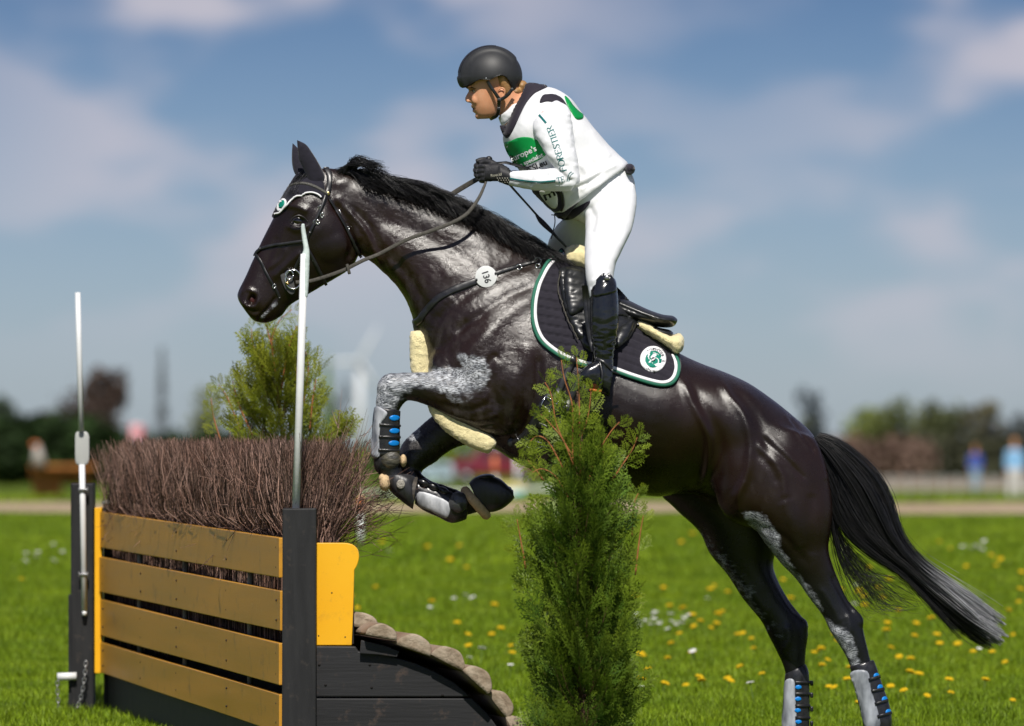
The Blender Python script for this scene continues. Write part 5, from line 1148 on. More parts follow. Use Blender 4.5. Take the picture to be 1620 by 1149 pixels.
relief(shirt, [([(846, 290), (870, 286), (892, 288)], 3, .004, -1), ([(850, 279), (875, 277), (890, 272)], 3.5, -.004, -1), ([(868, 296), (890, 290), (905, 284)], 3, -.0035, -1), ([(890, 268), (902, 278), (914, 282)], 4, .005, -1), ([(815, 293), (835, 283)], 3, .002, -1),
    ([(858, 250), (885, 262), (905, 262)], 4, -.0035, -1), ([(856, 240), (880, 250), (905, 246)], 4, .003, -1), ([(850, 215), (870, 225), (900, 222)], 6, .002, -1), ([(880, 270), (886, 280), (884, 296)], 3, .003, -1), ([(862, 268), (866, 280), (864, 296)], 3, -.0022, -1), ([(838, 272), (842, 285), (838, 297)], 3, -.0018, -1)])
wrinkle(shirt, .0036, 24, 4, (.7, 1, 1.4))
link('shirt', shirt, white_lycra, person)
BS = bvh_of(shirt)
vest_st = [(803, 203, 836, 134, .066, 0), (797, 214, 858, 137, .115, 0), (797, 224, 880, 142, .150, 0), (801, 234, 903, 157, .172, 0), (811, 252, 922, 180, .178, 0), (825, 275, 940, 203, .178, 0), (843, 300, 959, 226, .170, 0), (862, 322, 976, 243, .168, 0), (879, 338, 992, 257, .172, 0), (886, 342, 993, 264, .172, 0)]
vest = remeshed([loft(vest_st, 40, ex=2.25)], .005, 3)
relief(vest, [([(905, 205), (925, 240), (945, 265)], 6, -.005, -1), ([(915, 290), (945, 275), (975, 262)], 3.5, .007, -1), ([(900, 300), (930, 290), (955, 270)], 3, -.007, -1), ([(918, 260), (930, 280), (920, 305)], 3.5, .006, -1), ([(905, 320), (935, 300), (965, 285)], 3.5, .004, -1), ([(935, 205), (950, 235), (965, 250)], 6, .004, -1),
    ([(900, 312), (912, 300), (920, 285)], 3, -.004, -1), ([(862, 165), (850, 190), (846, 215)], 4, .004, -1), ([(885, 190), (905, 220)], 5, .004, -1), ([(840, 150), (830, 175), (822, 200)], 5, .003, -1)])
wrinkle(vest, .0034, 8, 1, (1, 1, 1.3))
link('bib', vest, white_bib, person); BVe = bvh_of(vest)
prot = mat('navy_body_protector', (.020, .016, .026), .75, .3, bump=.4, bscale=300, bdist=.002, sheen=.2)
link('body_protector', plate(BVe, [(833, 133), (848, 133), (866, 137), (856, 143), (845, 149), (833, 163), (824, 180), (815, 200), (808, 213), (801, 219), (794, 208), (792, 199), (800, 199), (806, 190), (814, 172), (824, 153), (829, 142)], off=.001, thick=.009, rnd=5, step=3, fallY=0), prot, person)
link('body_protector', plate(BVe, [(858, 152), (866, 149.5), (878, 150), (890, 157), (898, 170), (903, 184), (893, 172), (880, 164), (866, 161), (854, 163)], off=.002, thick=.004, rnd=4, step=3), prot, person)
link('body_protector', remeshed([loft([(872, 325, 960, 258, .140, 0), (880, 336, 955, 275, .145, 0), (887, 343, 940, 295, .140, 0), (894, 347, 925, 310, .12, 0)], 32, ex=2.2), ball(996, 268, -.05, 9, 9, .07)], .005, 3), prot, person)
link('bib_strap', mesh_of([band(cast_path(BVe, [(887, 303), (890, 312), (891, 323), (888, 332)], 5, .002), .014, .005)]), leather, person)
# armhole seam hides the sleeve join
def bibprint(poly, m_, off=.0022, step=5): flat_decal(BVe, crom(poly, 4, True), off, step, m_, person, 'bib_print')
green_b = mat('bib_green', (.0, .27, .055), .45, .4, bump=.1, bscale=200, bdist=.001, var=.08, vscale=20)
bibprint([(798, 226), (806, 224), (820, 218), (834, 217), (846, 220), (858, 228), (868, 236), (866, 243), (855, 252), (842, 258), (828, 263), (816, 264), (808, 250), (802, 240)], green_b)
bibprint([(893, 153), (899, 157), (907, 168), (916, 177), (922, 182), (921, 188), (912, 189), (905, 180), (898, 168)], green_b, .003)
for txt, sz, cx, cy, an, m_ in (("Europe's", 13, 828, 243.5, -24, print_w), ('te specialist', 9, 840, 253.5, -25, print_w), ('CSI.eu', 13, 850, 263, -24, print_k)):
    tV, tF = text_mesh(txt, sz, .35 if m_ is print_k else .22); link('bib_lettering', mesh_of([decal(BVe, tV, tF, cx, cy, 1, an, .004)]), m_, person)
link('number_holder', plate(BVe, [(842, 300), (862, 300), (888, 303), (892, 325), (884, 334), (874, 333), (858, 318)], off=.003, thick=.005, rnd=3, step=3), prot, person)
link('number_window', plate(BVe, [(856, 301), (880, 303), (884, 322), (879, 328), (868, 320)], off=.010, thick=.001, rnd=2, step=3), white_plastic, person)
tV, tF = text_mesh('E', 24, .6); link('bib_number', mesh_of([decal(BVe, tV, tF, 871, 307, 1, 65, .0125, sx=.9)]), print_k, person)
# sleeve stripe and lettering
teal = mat('teal_print', (.0, .13, .13), .55, .3, var=.05)
def stripe(pts, w, m_=teal): link('sleeve_stripe', mesh_of([band(cast_path(BS, pts, 6, .0008), w, .0008)]), m_, person)
stripe([(847, 174), (852, 181), (858, 188), (864, 195)], .0085); stripe([(807, 282.5), (830, 286), (855, 288), (879, 286)], .006); stripe([(807, 285), (830, 288.4), (855, 290.4), (879, 288.4)], .002, print_k)
def serif_letter(ch):
    S = {'F': [((0, 0), (0, 10), 1.6), ((0, 10), (5.4, 10), .8), ((0, 5.2), (4, 5.2), .8), ((5.4, 10), (5.4, 8), .8), ((-1.2, 0), (1.4, 0), .7), ((4, 6.2), (4, 4.2), .7)],
         'E': [((0, 0), (0, 10), 1.6), ((0, 10), (5.4, 10), .8), ((0, 5.2), (4, 5.2), .8), ((0, 0), (5.6, 0), .8), ((5.4, 10), (5.4, 8), .8), ((5.6, 0), (5.8, 2), .8), ((4, 6.2), (4, 4.2), .7), ((-1, 0), (0, 0), .7), ((-1, 10), (0, 10), .7)],
         'R': [((0, 0), (0, 10), 1.6), ((0, 10), (3.4, 10), .8), ((3.4, 10), (5.2, 8.6), 1.2), ((5.2, 8.6), (5.2, 6.6), 1.5), ((5.2, 6.6), (3.4, 5.2), 1.2), ((0, 5.2), (3.4, 5.2), .8), ((2.6, 5.2), (6.2, 0), 1.4), ((-1.2, 0), (1.4, 0), .7), ((-1, 10), (0, 10), .7)],
         'S': [((5.2, 8), (4.6, 9.6), .9), ((4.6, 9.6), (2.6, 10), .9), ((2.6, 10), (.8, 9), 1.3), ((.8, 9), (.8, 7.2), 1.4), ((.8, 7.2), (4.8, 3.6), 1.5), ((4.8, 3.6), (4.8, 1.4), 1.4), ((4.8, 1.4), (3, 0), 1.2), ((3, 0), (.6, .4), .9), ((.6, .4), (0, 2.4), .9)],
         'T': [((3, 0), (3, 10), 1.6), ((-.6, 10), (6.6, 10), .8), ((-.6, 10), (-.6, 8), .8), ((6.6, 10), (6.6, 8), .8), ((1.6, 0), (4.4, 0), .7)],
         'I': [((0, 0), (0, 10), 1.6), ((-1.3, 0), (1.3, 0), .7), ((-1.3, 10), (1.3, 10), .7)],
         'O': [((8 - 4 + 4.4 * math.cos(a), 5 + 5 * math.sin(a)), (8 - 4 + 4.4 * math.cos(a + PI / 8), 5 + 5 * math.sin(a + PI / 8)), 1.6 if abs(math.cos(a + PI / 16)) > .7 else .9) for a in np.arange(0, 2 * PI - .01, PI / 8)],
         'A': [((0, 0), (3.4, 10), .8), ((3.4, 10), (6.8, 0), 1.6), ((1.4, 3.6), (5.4, 3.6), .8)], 'M': [((0, 0), (.6, 10), .8), ((.6, 10), (3.6, 2), 1.4), ((3.6, 2), (6.8, 10), .8), ((6.8, 10), (7.2, 0), 1.5)]}[ch]
    V, F = [], []
    for (a, b, w_) in S:
        a, b = np.array(a, float), np.array(b, float); d = b - a; L_ = np.hypot(*d); d /= L_; nn = np.array([-d[1], d[0]]) * w_ / 2; o = len(V); k = 3
        for i in range(k + 1):
            q = a - d * w_ * .2 + d * (L_ + w_ * .4) * i / k; V += [tuple(q - nn) + (0,), tuple(q + nn) + (0,)]
        F += [(o + 2 * i, o + 2 * i + 2, o + 2 * i + 3, o + 2 * i + 1) for i in range(k)]
    return np.array(V), F
adv = {'F': 7.4, 'O': 10.6, 'R': 8.2, 'E': 7.8, 'S': 7.4, 'T': 8.6, 'I': 3.6, 'A': 8.5, 'M': 9.2}
def serif_line(txt, path, size, name='sleeve_lettering'):
    tot = sum(adv[c] for c in txt); Pth = crom(path, 12); seg = np.hypot(*np.diff(Pth, axis=0).T); cum = np.r_[0, np.cumsum(seg)]; k = cum[-1] / tot; x = 0
    for ch in txt:
        V_, F_ = serif_letter(ch); s0 = x * k; px = np.interp(s0, cum, Pth[:, 0]); py = np.interp(s0, cum, Pth[:, 1]); px2 = np.interp(s0 + adv[ch] * k * .8, cum, Pth[:, 0]); py2 = np.interp(s0 + adv[ch] * k * .8, cum, Pth[:, 1])
        an = math.degrees(math.atan2(py2 - py, px2 - px)); link(name, mesh_of([decal(BS, V_ * np.array([k, size / 10, 1]), F_, px, py, 1, an, .0012)]), teal, person); x += adv[ch]
serif_line('FORESTIER', [(896, 269), (891, 250), (884, 228), (877, 208), (871.5, 197)], 9.5)
serif_line('TE', [(883, 290), (895, 287)], 8.5); stripe([(897, 287), (900, 276), (904, 272)], .003); stripe([(900, 288), (902, 279), (907, 274)], .0025)
# gloves
glm = mat('black_glove', (.014, .014, .017), .55, .4, bump=.5, bscale=160, bdist=.002, var=.3, vscale=60, sheen=.15)
gn = remeshed(gl_n + [loft([(790, 261, 789, 288, .026, -.132), (800, 265, 799, 292, .030, -.136), (808, 269, 808, 295, .033, -.14)])], .0026, 2); link('glove', gn, glm, person); BGl = bvh_of(gn)
gf = remeshed(gl_f + [loft([(790, 260, 789, 284, .024, .075), (806, 266, 806, 290, .030, .10)])], .0026, 2); link('glove', gf, glm, person)
tV, tF = text_mesh('Roeckl', 6.5, .1); link('glove_lettering', mesh_of([decal(BGl, tV, tF, 785, 277, 1, -8, .001)]), mat('silver_print', (.4, .38, .32), .4, .5), person)
for i in range(5):
    for j in range(3):
        if cast(BGl, 787 + i * 4, 282 + j * 3.2): link('glove_vent', mesh_of([ellipsoid(cast(BGl, 787 + i * 4 + (j % 2) * 2, 282 + j * 3.2)[0], (.0028, .001, .0022), 8, 6)]), bpy.data.materials['silver_print'], person)
# breeches
br_st = [[(890, 335, 988, 255, .14, 0), (905, 345, 1002, 282, .160, 0), (922, 352, 1006, 308, .165, 0), (935, 360, 1005, 330, .14, 0)],
         [(925, 330, 1003, 290, .090, -.075), (926, 350, 1007, 318, .095, -.12), (926, 376, 1001, 358, .092, -.19), (925, 402, 988, 388, .082, -.26), (926, 430, 974, 418, .070, -.315), (930, 455, 970, 445, .060, -.345), (934, 475, 968, 470, .052, -.36)],
         [(900, 340, 990, 300, .085, .08), (880, 358, 950, 350, .085, .14), (868, 382, 935, 385, .08, .21), (866, 402, 925, 418, .07, .28), (876, 430, 918, 442, .06, .33), (890, 470, 925, 472, .05, .35)]]
bre = remeshed([loft(s, 30) for s in br_st], .005, 6)
relief(bre, [([(931, 326), (940, 345), (935, 370)], 5, -.006, -1), ([(945, 320), (965, 305), (990, 296)], 5, .003, -1), ([(980, 278), (992, 286), (999, 296)], 1.6, -.004, -1), ([(930, 345), (950, 335), (970, 330)], 4, -.003, -1), ([(935, 445), (950, 440), (965, 430)], 3, .003, -1), ([(933, 455), (945, 449), (958, 440)], 2.5, -.003, -1)])
wrinkle(bre, .002, 16, 8); link('breeches', bre, white_lycra, person)
BBr = bvh_of(bre, vest)
link('body_protector', plate(BBr, [(878, 337), (890, 336), (908, 330), (933, 318), (927, 330), (914, 341), (903, 347), (892, 348), (883, 344)], off=.003, thick=.005, rnd=3, step=3), prot, person)
# boots and stirrups
def rboot(s):
    f = 1 if s < 0 else 0
    dx = 0 if s < 0 else -28
    g = lambda L_: [(a + dx, b, c + dx, d, w, s * y) for a, b, c, d, w, y in L_]
    bt = remeshed([loft(g([(938, 452, 972, 440, .052, .352), (934, 463, 975.5, 451, .062, .357), (933, 490, 978.5, 486, .062, .366), (934, 516, 978, 515, .057, .37), (937, 540, 974.5, 538, .047, .373), (940, 560, 970, 559, .040, .375), (941, 576, 970, 582, .041, .376), (943, 592, 968, 600, .040, .377)]), 30),
        loft(g([(970, 578, 964, 627, .036, .377), (956, 570, 950, 622, .040, .379), (940, 573, 938, 616, .042, .384), (927, 580, 928, 610, .040, .388), (918, 588, 920, 604, .028, .39)]), 26, ex=2.5)], .0042, 3)
    st_ = [([(940, 470), (955, 476), (972, 470)], 4, -.002), ([(936, 500), (955, 505), (974, 498)], 3, .003), ([(937, 508), (955, 514), (975, 506)], 3, -.004), ([(938, 520), (952, 530), (972, 520)], 3, .004), ([(939, 528), (955, 540), (973, 530)], 3, -.005), ([(942, 540), (955, 548), (970, 538)], 2.5, .005),
           ([(943, 548), (955, 555), (969, 547)], 2.5, -.005), ([(944, 557), (956, 562), (968, 555)], 2.5, .004), ([(945, 566), (958, 570), (968, 562)], 2.5, -.005), ([(950, 490), (958, 520), (955, 545)], 6, .002), ([(922, 600), (940, 610), (962, 620)], 1.5, -.004), ([(950, 575), (945, 595), (948, 612)], 2, -.003)]
    relief(bt, [([(x + dx, y) for x, y in L_], sg, am * .25) for L_, sg, am in st_]); wrinkle(bt, .0009, 26, 3, (1, 1, 2.2)); V_, N_ = get_vn(bt); P_ = PX(V_); k_ = np.exp(-((P_[:, 1] - 545) / 26) ** 2); set_v(bt, V_ + N_ * ((1 - 2 * np.abs(fnoise(V_ * np.array([1, 1, 2.6]), 24, 11))) * .0042 * k_)[:, None]); return bt
bootm = mat('polished_boot_leather', (.007, .008, .010), .19, .7, bump=.25, bscale=120, bdist=.002, var=.3, vscale=30, rvar=.07, coat=.2)
bn_ = rboot(-1); link('riding_boot', bn_, bootm, person); bf_ = rboot(1); link('riding_boot', bf_, bootm, person)
BR = bvh_of(bn_)
link('boot_top', plate(BR, [(936, 457), (946, 440), (957, 432), (967, 436), (974, 450), (974, 462), (955, 468), (938, 470)], off=.0015, thick=.004, rnd=2, step=3, fallY=-.41), bootm, person)
hh = cast(BR, 958, 452); link('boot_button', mesh_of([ellipsoid(Vector((W(957.5, 440, 0).x, hh[0].y - .004, W(957.5, 440, -.41).z)), (.010, .004, .010))]), mat('pewter', (.35, .35, .34), .35, .5, metal=.9), person)
link('spur', mesh_of([band(cast_path(BR, [(944, 568), (956, 574), (968, 586)], 6, .002), .012, .004), ctube([W(966, 588, -.40), W(974, 590, -.39), W(979, 592, -.385)], .004, 8)]), leather, person)
stt = empty('stirrup', W(945, 600, -.38), label='black stirrup iron with orange tread under the rider boot', cat='stirrup')
link('iron', mesh_of([ctube([W(a, b, y) for a, b, y in [(938, 618, -.33), (934, 596, -.325), (938, 574, -.34), (942, 558, -.375), (949, 574, -.415), (953, 596, -.43), (948, 617, -.43)]], .0055, 10)]), leather, stt)
link('tread', mesh_of([box(W(942, 618, -.38), (.045, .11, .009), ry=.1)], bev=.002), mat('orange_tread', (.62, .14, .02), .5, .4, bump=.8, bscale=150, bdist=.003, var=.2), stt)
# whip
wh = empty('riding_whip', W(840, 330, -.08), label='black riding whip held in the rider hand pointing back to the saddle', cat='riding whip')
link('shaft', mesh_of([ctube([W(a, b, y) for a, b, y in [(773, 252, -.075), (790, 272, -.09), (806, 292, -.095), (840, 330, -.09), (870, 364, -.085), (896, 391, -.08)]], [.006, .005, .0045, .004, .0055, .004], 8)]), leather, wh)
link('keeper', mesh_of([ctube([W(a, b, y) for a, b, y in [(848, 340, -.09), (856, 350, -.09), (868, 362, -.088), (880, 374, -.086)]], [.004, .010, .009, .004], 8)]), prot, wh)
link('knob', mesh_of([ball(773.5, 252, -.075, 5.5, 5, .013), ctube([W(776, 256, -.08), W(781, 264, -.085)], .008, 8)]), leather, wh)
link('cord', mesh_of([ctube([W(a, b, -.1) for a, b in [(877, 338), (878, 352), (875, 366), (872, 378)]], .0022, 6), ctube([W(a, b, -.1) for a, b in [(872, 340), (881, 341)]], .002, 6)]), leather, wh)
# ------------------------------------------------------------ brush fence jump
FA = Vector((-1.854, 3.8, 0)); FB = Vector((-.869, -.4, 0)); FU = (FB - FA).normalized(); FBK = Vector((.974, .228, 0))
def fz(py, s): Yd = 3.8 + (-.4 - 3.8) * s; return 1.2 + (HY - py) * (22 + Yd) / FPX
def fpt(s, z, t=0.0): p = FA.lerp(FB, s) + FBK * t; p.z = z; return p
jump = empty('brush_fence_jump', fpt(.5, 0, .2), label='wooden brush fence jump with gold planks, black posts and trimmed twig top', cat='fence jump')
gold = mat('gold_paint', (.46, .215, .018), .42, .5, col2=(.58, .28, .028), vscale=2.2, bump=.15, bscale=40, stretch=(1, .35, 6), bdist=.002, detail=6, rvar=.05)
def weather(m, dirt, amt, sc):
    nt = m.node_tree; L = nt.links; b = [n for n in nt.nodes if n.type == 'BSDF_PRINCIPLED'][0]; src = b.inputs['Base Color'].links[0].from_socket
    tc_ = N(nt, 'ShaderNodeTexCoord'); n_ = N(nt, 'ShaderNodeTexNoise'); n_.inputs['Scale'].default_value = sc; n_.inputs['Detail'].default_value = 8; n_.inputs['Roughness'].default_value = .65; L.new(tc_.outputs['Object'], n_.inputs[0])
    r = N(nt, 'ShaderNodeMapRange'); r.inputs['From Min'].default_value = .58; r.inputs['From Max'].default_value = .72; r.inputs['To Max'].default_value = amt; L.new(n_.outputs[0], r.inputs[0])
    mi = N(nt, 'ShaderNodeMix', data_type='RGBA'); mi.inputs[7].default_value = (*dirt, 1); L.new(r.outputs[0], mi.inputs[0]); L.new(src, mi.inputs[6]); L.new(mi.outputs[2], b.inputs['Base Color']); return m
weather(gold, (.20, .11, .04), .6, 9); weather(gold, (.60, .42, .18), .35, 31)
yel = weather(mat('yellow_paint', (.83, .40, .005), .38, .5, col2=(.86, .45, .012), vscale=3, bump=.12, bscale=30, bdist=.002), (.50, .24, .02), .35, 14); weather(yel, (.30, .17, .05), .28, 34)
blk = weather(mat('black_wood_stain', (.010, .010, .011), .62, .35, col2=(.020, .020, .021), vscale=5, bump=.35, bscale=30, stretch=(6, 6, .7), bdist=.003, detail=7), (.07, .055, .045), .5, 22)
blkh = weather(mat('black_plank_stain', (.012, .012, .013), .6, .35, col2=(.021, .021, .023), vscale=4, bump=.3, bscale=22, stretch=(.4, 1, 5), bdist=.003, detail=7), (.09, .06, .045), .6, 17)
rows = [((810, 866), (851, 914)), ((881, 936), (935, 998)), ((948, 1005), (1018, 1084)), ((1016, 1064), (1099, 1160))]
for (a, b), (c, d) in rows:
    q = [fpt(0, fz(a, 0), -.012), fpt(1, fz(c, 1), -.012), fpt(1, fz(d, 1), -.012), fpt(0, fz(b, 0), -.012)]
    n_ = 14; V = []; F = []
    for i in range(n_ + 1):
        t = i / n_; w_ = .0025 * math.sin(t * 9 + a)
        for k, tt_ in ((0, 0), (1, 0), (1, 1), (0, 1)):
            top = q[0].lerp(q[1], t); bot = q[3].lerp(q[2], t); p = (top if k == 0 else bot) + FBK * (.022 * tt_) - FBK * w_; V.append(p)
    for i in range(n_):
        for j in range(4): F.append((i * 4 + j, i * 4 + (j + 1) % 4, i * 4 + 4 + (j + 1) % 4, i * 4 + 4 + j))
    F += [(0, 3, 2, 1), tuple(n_ * 4 + j for j in range(4))]
    pl = link('plank', mesh_of([(V, F)], bev=.003), gold, jump, smooth=False)
    for s_ in (.02, .26, .47, .74, .985):
        for zf in (.25, .75):
            p = q[0].lerp(q[1], s_).lerp(q[3].lerp(q[2], s_), zf) - FBK * .0005
            link('screw', mesh_of([ellipsoid(p, (.003, .005, .005), 8, 6)]), blk, pl)
for px in (229, 309, 401):
    s_ = np.interp(px, [162, 447], [0, 1]); s_ = (s_ * 349.6 / (349.6 * s_ + 417.6 * (1 - s_))); zt, zb = np.interp(s_, [0, 1], [fz(812, 0), fz(854, 1)]), .22
    link('stake', mesh_of([tube([fpt(s_, zb, .025), fpt(s_, zt, .025)], .011, 8)]), mat('grey_stake', (.20, .20, .17), .8, .2, bump=.5, bscale=40, var=.3) if px == 229 else bpy.data.materials['grey_stake'], jump)
link('base_board', mesh_of([prism([fpt(-.02, .235, .03), fpt(1, .18, .03), fpt(1, -.05, .03), fpt(-.02, -.05, .03)], None, FBK * .03)], bev=.003), blk, jump, smooth=False)  # black board standing in for the dark void below the planks
link('side_board', mesh_of([prism([fpt(-.015, 1.0, .02), fpt(-.015, 1.0, .27), fpt(-.015, 0, .27), fpt(-.015, 0, .02)], None, -FU * .02)], bev=.003), blk, jump, smooth=False)  # black closure added at the far end to stop light gaps
for k in range(4): link('unseen_back_board', mesh_of([prism([fpt(-.01, .22 * k + .219, .25), fpt(.97, .22 * k + .215, .25), fpt(.97, .22 * k, .25), fpt(-.01, .22 * k, .25)], None, FBK * .025)], bev=.003), blk, jump, smooth=False)  # unseen rear boards, added to block light behind the planks
def cbox(px0, px1, z0, z1, Y, dep, rz=0): s_ = FPX / (22 + Y); x0, x1 = (px0 - HX) / s_, (px1 - HX) / s_; return box(((x0 + x1) / 2, Y + dep / 2, (z0 + z1) / 2), (x1 - x0, dep, z1 - z0), rz)
def bumpy(me, a, sc):
    bm = bmesh.new(); bm.from_mesh(me); bmesh.ops.subdivide_edges(bm, edges=bm.edges, cuts=3, use_grid_fill=True); bm.to_mesh(me); bm.free(); V_, N_ = get_vn(me); set_v(me, V_ + N_ * (fnoise(V_, sc) * a)[:, None]); return me
link('post', bumpy(mesh_of([cbox(446, 500, -.05, 1.018, -.46, .12)], bev=.006), .003, 12), blk, jump, smooth=False)
link('post', bumpy(mesh_of([cbox(112, 148, -.05, 1.094, 3.84, .12)], bev=.006), .003, 12), blk, jump, smooth=False)
link('post_foot', bumpy(mesh_of([cbox(108, 113, -.05, .59, 3.86, .10)], bev=.004), .002, 12), blk, jump, smooth=False)
link('end_board', mesh_of([cbox(149.5, 161, .235, .985, 3.80, .30)], bev=.004), yel, jump, smooth=False)
link('end_board', mesh_of([prism([W(*p, -.37) for p in [(490, 859), (540, 859), *crom([(548, 859.3), (558, 862), (566, 870), (568, 882), (565, 894), (560.5, 902)], 4)[:, :2].tolist(), (559, 960), (556.5, 1021), (490, 1021)]], None, (0, .03, 0))], bev=.003), yel, jump, smooth=False)
link('end_board', mesh_of([cbox(452, 560, .50, .86, -.335, .025)], bev=.003), blk, jump, smooth=False)
yp_ = [o for o in jump.children if o.name.startswith('end_board')][1]
for (x, y) in ((504, 1006), (546, 1008), (525, 938)): link('screw', mesh_of([ellipsoid(W(x, y, -.371), (.0028, .001, .0028), 8, 6)]), blk, yp_)
# side of the ramp
def plank_side(poly, nm='side_plank'): 
    me = mesh_of([prism([W(*p, -.40) for p in poly], None, (0, .045, 0))], bev=.005); return link(nm, me, blkh, jump, smooth=False)
curve = [(562, 1023), (567, 1031), (592, 1033), (620, 1039), (658, 1050), (688, 1063), (718, 1080), (736, 1095)]
sp = plank_side([(446, 1022)] + curve + [(743, 1102.5), (446, 1102.5)])
plank_side([(446, 1105), (746, 1105), (771, 1129), (792, 1158), (802, 1178), (446, 1178)]); plank_side([(446, 1180.5), (800, 1180.5), (815, 1226), (446, 1226)])
for (x, y) in ((484, 1046), (488, 1052), (472, 1070), (480, 1078), (505, 1052), (585, 1052), (588, 1088), (515, 1084), (700, 1100)): link('nail_hole', mesh_of([ellipsoid(W(x, y, -.402), (.005, .002, .004), 8, 6)]), mat('nail_rust', (.012, .01, .01), .8, .2) if 'nail_rust' not in bpy.data.materials else bpy.data.materials['nail_rust'], sp)
link('shim', mesh_of([prism([W(*p, -.43) for p in [(571, 1013), (606, 1021), (632, 1031), (628, 1040), (600, 1036), (569, 1034)]], None, (0, .05, 0))], bev=.003), blkh, jump, smooth=False)
bark = weather(mat('weathered_log', (.20, .13, .085), .85, .2, col2=(.34, .26, .20), vscale=7, bump=1, bscale=24, stretch=(1, .3, 1), bdist=.008, detail=8), (.10, .055, .03), .6, 12)
endg = weather(mat('log_end_grain', (.20, .15, .10), .85, .2, col2=(.40, .33, .25), vscale=22, bump=1, bscale=60, bdist=.005, detail=8), (.13, .09, .06), .7, 26)
for (cx, cy, r_, an) in ((572, 993, 25, 6), (603, 1009, 23.5, 11), (654, 1029, 27, 20), (707, 1049, 27, 28), (752, 1080, 26, 44), (787, 1118, 25, 53), (812, 1158, 25, 62), (830, 1200, 25, 70)):
    a0 = math.radians(an); prof = []
    for k in range(21):
        th = PI * k / 20; rr = r_ * 1.08 * (1 + .02 * math.sin(k * .9 + cx)); x = -rr * math.cos(th); y = -rr * .88 * math.sin(th); prof.append((cx + x * math.cos(a0) - y * math.sin(a0), cy + x * math.sin(a0) + y * math.cos(a0)))
    y0 = -.47 + .02 * math.sin(cx) if cx != 572 else -.30
    base = [W(*p, y0) for p in prof]; V = []; F = []; nr = 12; D_ = (FA - FB)
    for i in range(nr + 1):
        for j, p in enumerate(base):
            q = p + D_ * (i / nr); q.z += .003 * mnoise.noise(q * 3); q.x += .003 * mnoise.noise(q * 3 + Vector((5, 5, 5))); V.append(q)
    n_ = len(base)
    for i in range(nr):
        for j in range(n_): F.append((i * n_ + j, i * n_ + (j + 1) % n_, (i + 1) * n_ + (j + 1) % n_, (i + 1) * n_ + j))
    F.append(tuple(nr * n_ + j for j in range(n_)))
    lg = link('half_log', mesh_of([(V, F)], recalc=True), bark, jump)
    c = sum(base, Vector()) / n_; rings = [[p + Vector((0, -.0005, 0)) for p in base]] + [[c + (p - c) * f_ + Vector((0, -.008 - .002 * mnoise.noise(p * 40), 0)) for p in base] for f_ in (.93, .6, .3)]
    V = [p for r__ in rings for p in r__] + [c + Vector((0, -.008, 0))]; F = [(i * n_ + j, i * n_ + (j + 1) % n_, (i + 1) * n_ + (j + 1) % n_, (i + 1) * n_ + j) for i in range(3) for j in range(n_)] + [(3 * n_ + j, 3 * n_ + (j + 1) % n_, 4 * n_) for j in range(n_)]
    link('sawn_end', mesh_of([(V, F)], recalc=True), endg, lg)
# twigs
tw = []; r0 = []
for i in range(9500):
    s_ = rng.uniform(.0, .975); t_ = rng.uniform(.045, .235); lean = rng.normal(0, .10); lean2 = (t_ - .12) * 1.15 + rng.normal(0, .07); 
    near_end = max(0, (s_ - .88) / .10)
    z0 = rng.uniform(.35, .80); zt = 1.262 + .035 * mnoise.noise(Vector((s_ * 9, t_ * 5, 2))) + rng.normal(0, .012) - .05 * max(0, 1 - s_ / .03) - .10 * max(0, t_ - .3) * 5 * near_end
    if rng.random() < .12: zt -= rng.uniform(0, .25)
    a = fpt(s_, z0, t_); b = fpt(s_ + lean / 4.3 * 1.6 - near_end * rng.uniform(0, .012), zt, t_ + lean2 * (zt - .90) * 1.5 + near_end * rng.uniform(-.02, .07))
    k = 5; c_ = []
    bend = Vector(rng.normal(0, .024, 3)); bend.z = 0
    zb_ = max(z0 + .02, .90); a2_ = a.lerp(b, 0); a2_.z = zb_; k = 6
    for j, q_ in enumerate((a, a2_, *[a2_.lerp(b, t) for t in (.25, .5, .75, 1)])): t = j / 5; c_.append(q_ + (bend * math.sin(t * PI) * 1.4 + Vector(rng.normal(0, .005, 3)) * t if j > 1 else Vector((0, 0, 0))))
    c_ = crom([list(q_) for q_ in c_], 1) if False else c_
    tw.append(c_); r0.append(rng.uniform(.0010, .0026) * (1.7 if rng.random() < .06 else 1))
brm = mat('dry_birch_twigs', (.11, .052, .034), .7, .3, col2=(.27, .175, .14), vscale=6, island=.92, bump=.2, bscale=80)
bru = link('brush', strands(tw, np.array(r0), np.array(r0) * .35, 3, 'brush'), brm, jump, smooth=False, label='dense trimmed birch twigs filling the top of the jump'); bru['kind'] = 'stuff'
tw = []
for i in range(420):
    if i < 230:   # strays on the near end
        a = fpt(rng.uniform(.90, .97), rng.uniform(.80, 1.0), rng.uniform(.17, .24)); a2 = rng.uniform(.15, 1.2); L_ = rng.uniform(.2, .45) * (1.25 - a2 * .3); b = a + Vector((math.sin(a2) * L_, rng.uniform(-.02, .15), math.cos(a2) * L_))
    else:         # loose tips hanging over the planks and standing off the top
        s_ = rng.uniform(.02, .90); z_ = rng.uniform(.90, 1.22); a = fpt(s_, z_, .03); b = a + FU * rng.normal(0, .16) - FBK * rng.uniform(.0, .05) + Vector((0, 0, rng.uniform(-.16, .10)))
    m_ = Vector(rng.normal(0, .02, 3)); c_ = [a.lerp(b, t) + m_ * math.sin(t * PI) + Vector((0, 0, -.03 * t * t)) for t in np.linspace(0, 1, 5)]; tw.append(c_)
    for q in range(2):
        p0 = c_[2 + q]; d = (c_[3] - c_[1]).normalized(); e_ = p0 + (d + Vector(rng.normal(0, .55, 3))).normalized() * rng.uniform(.04, .10); tw.append([p0.lerp(e_, t) for t in np.linspace(0, 1, 5)])
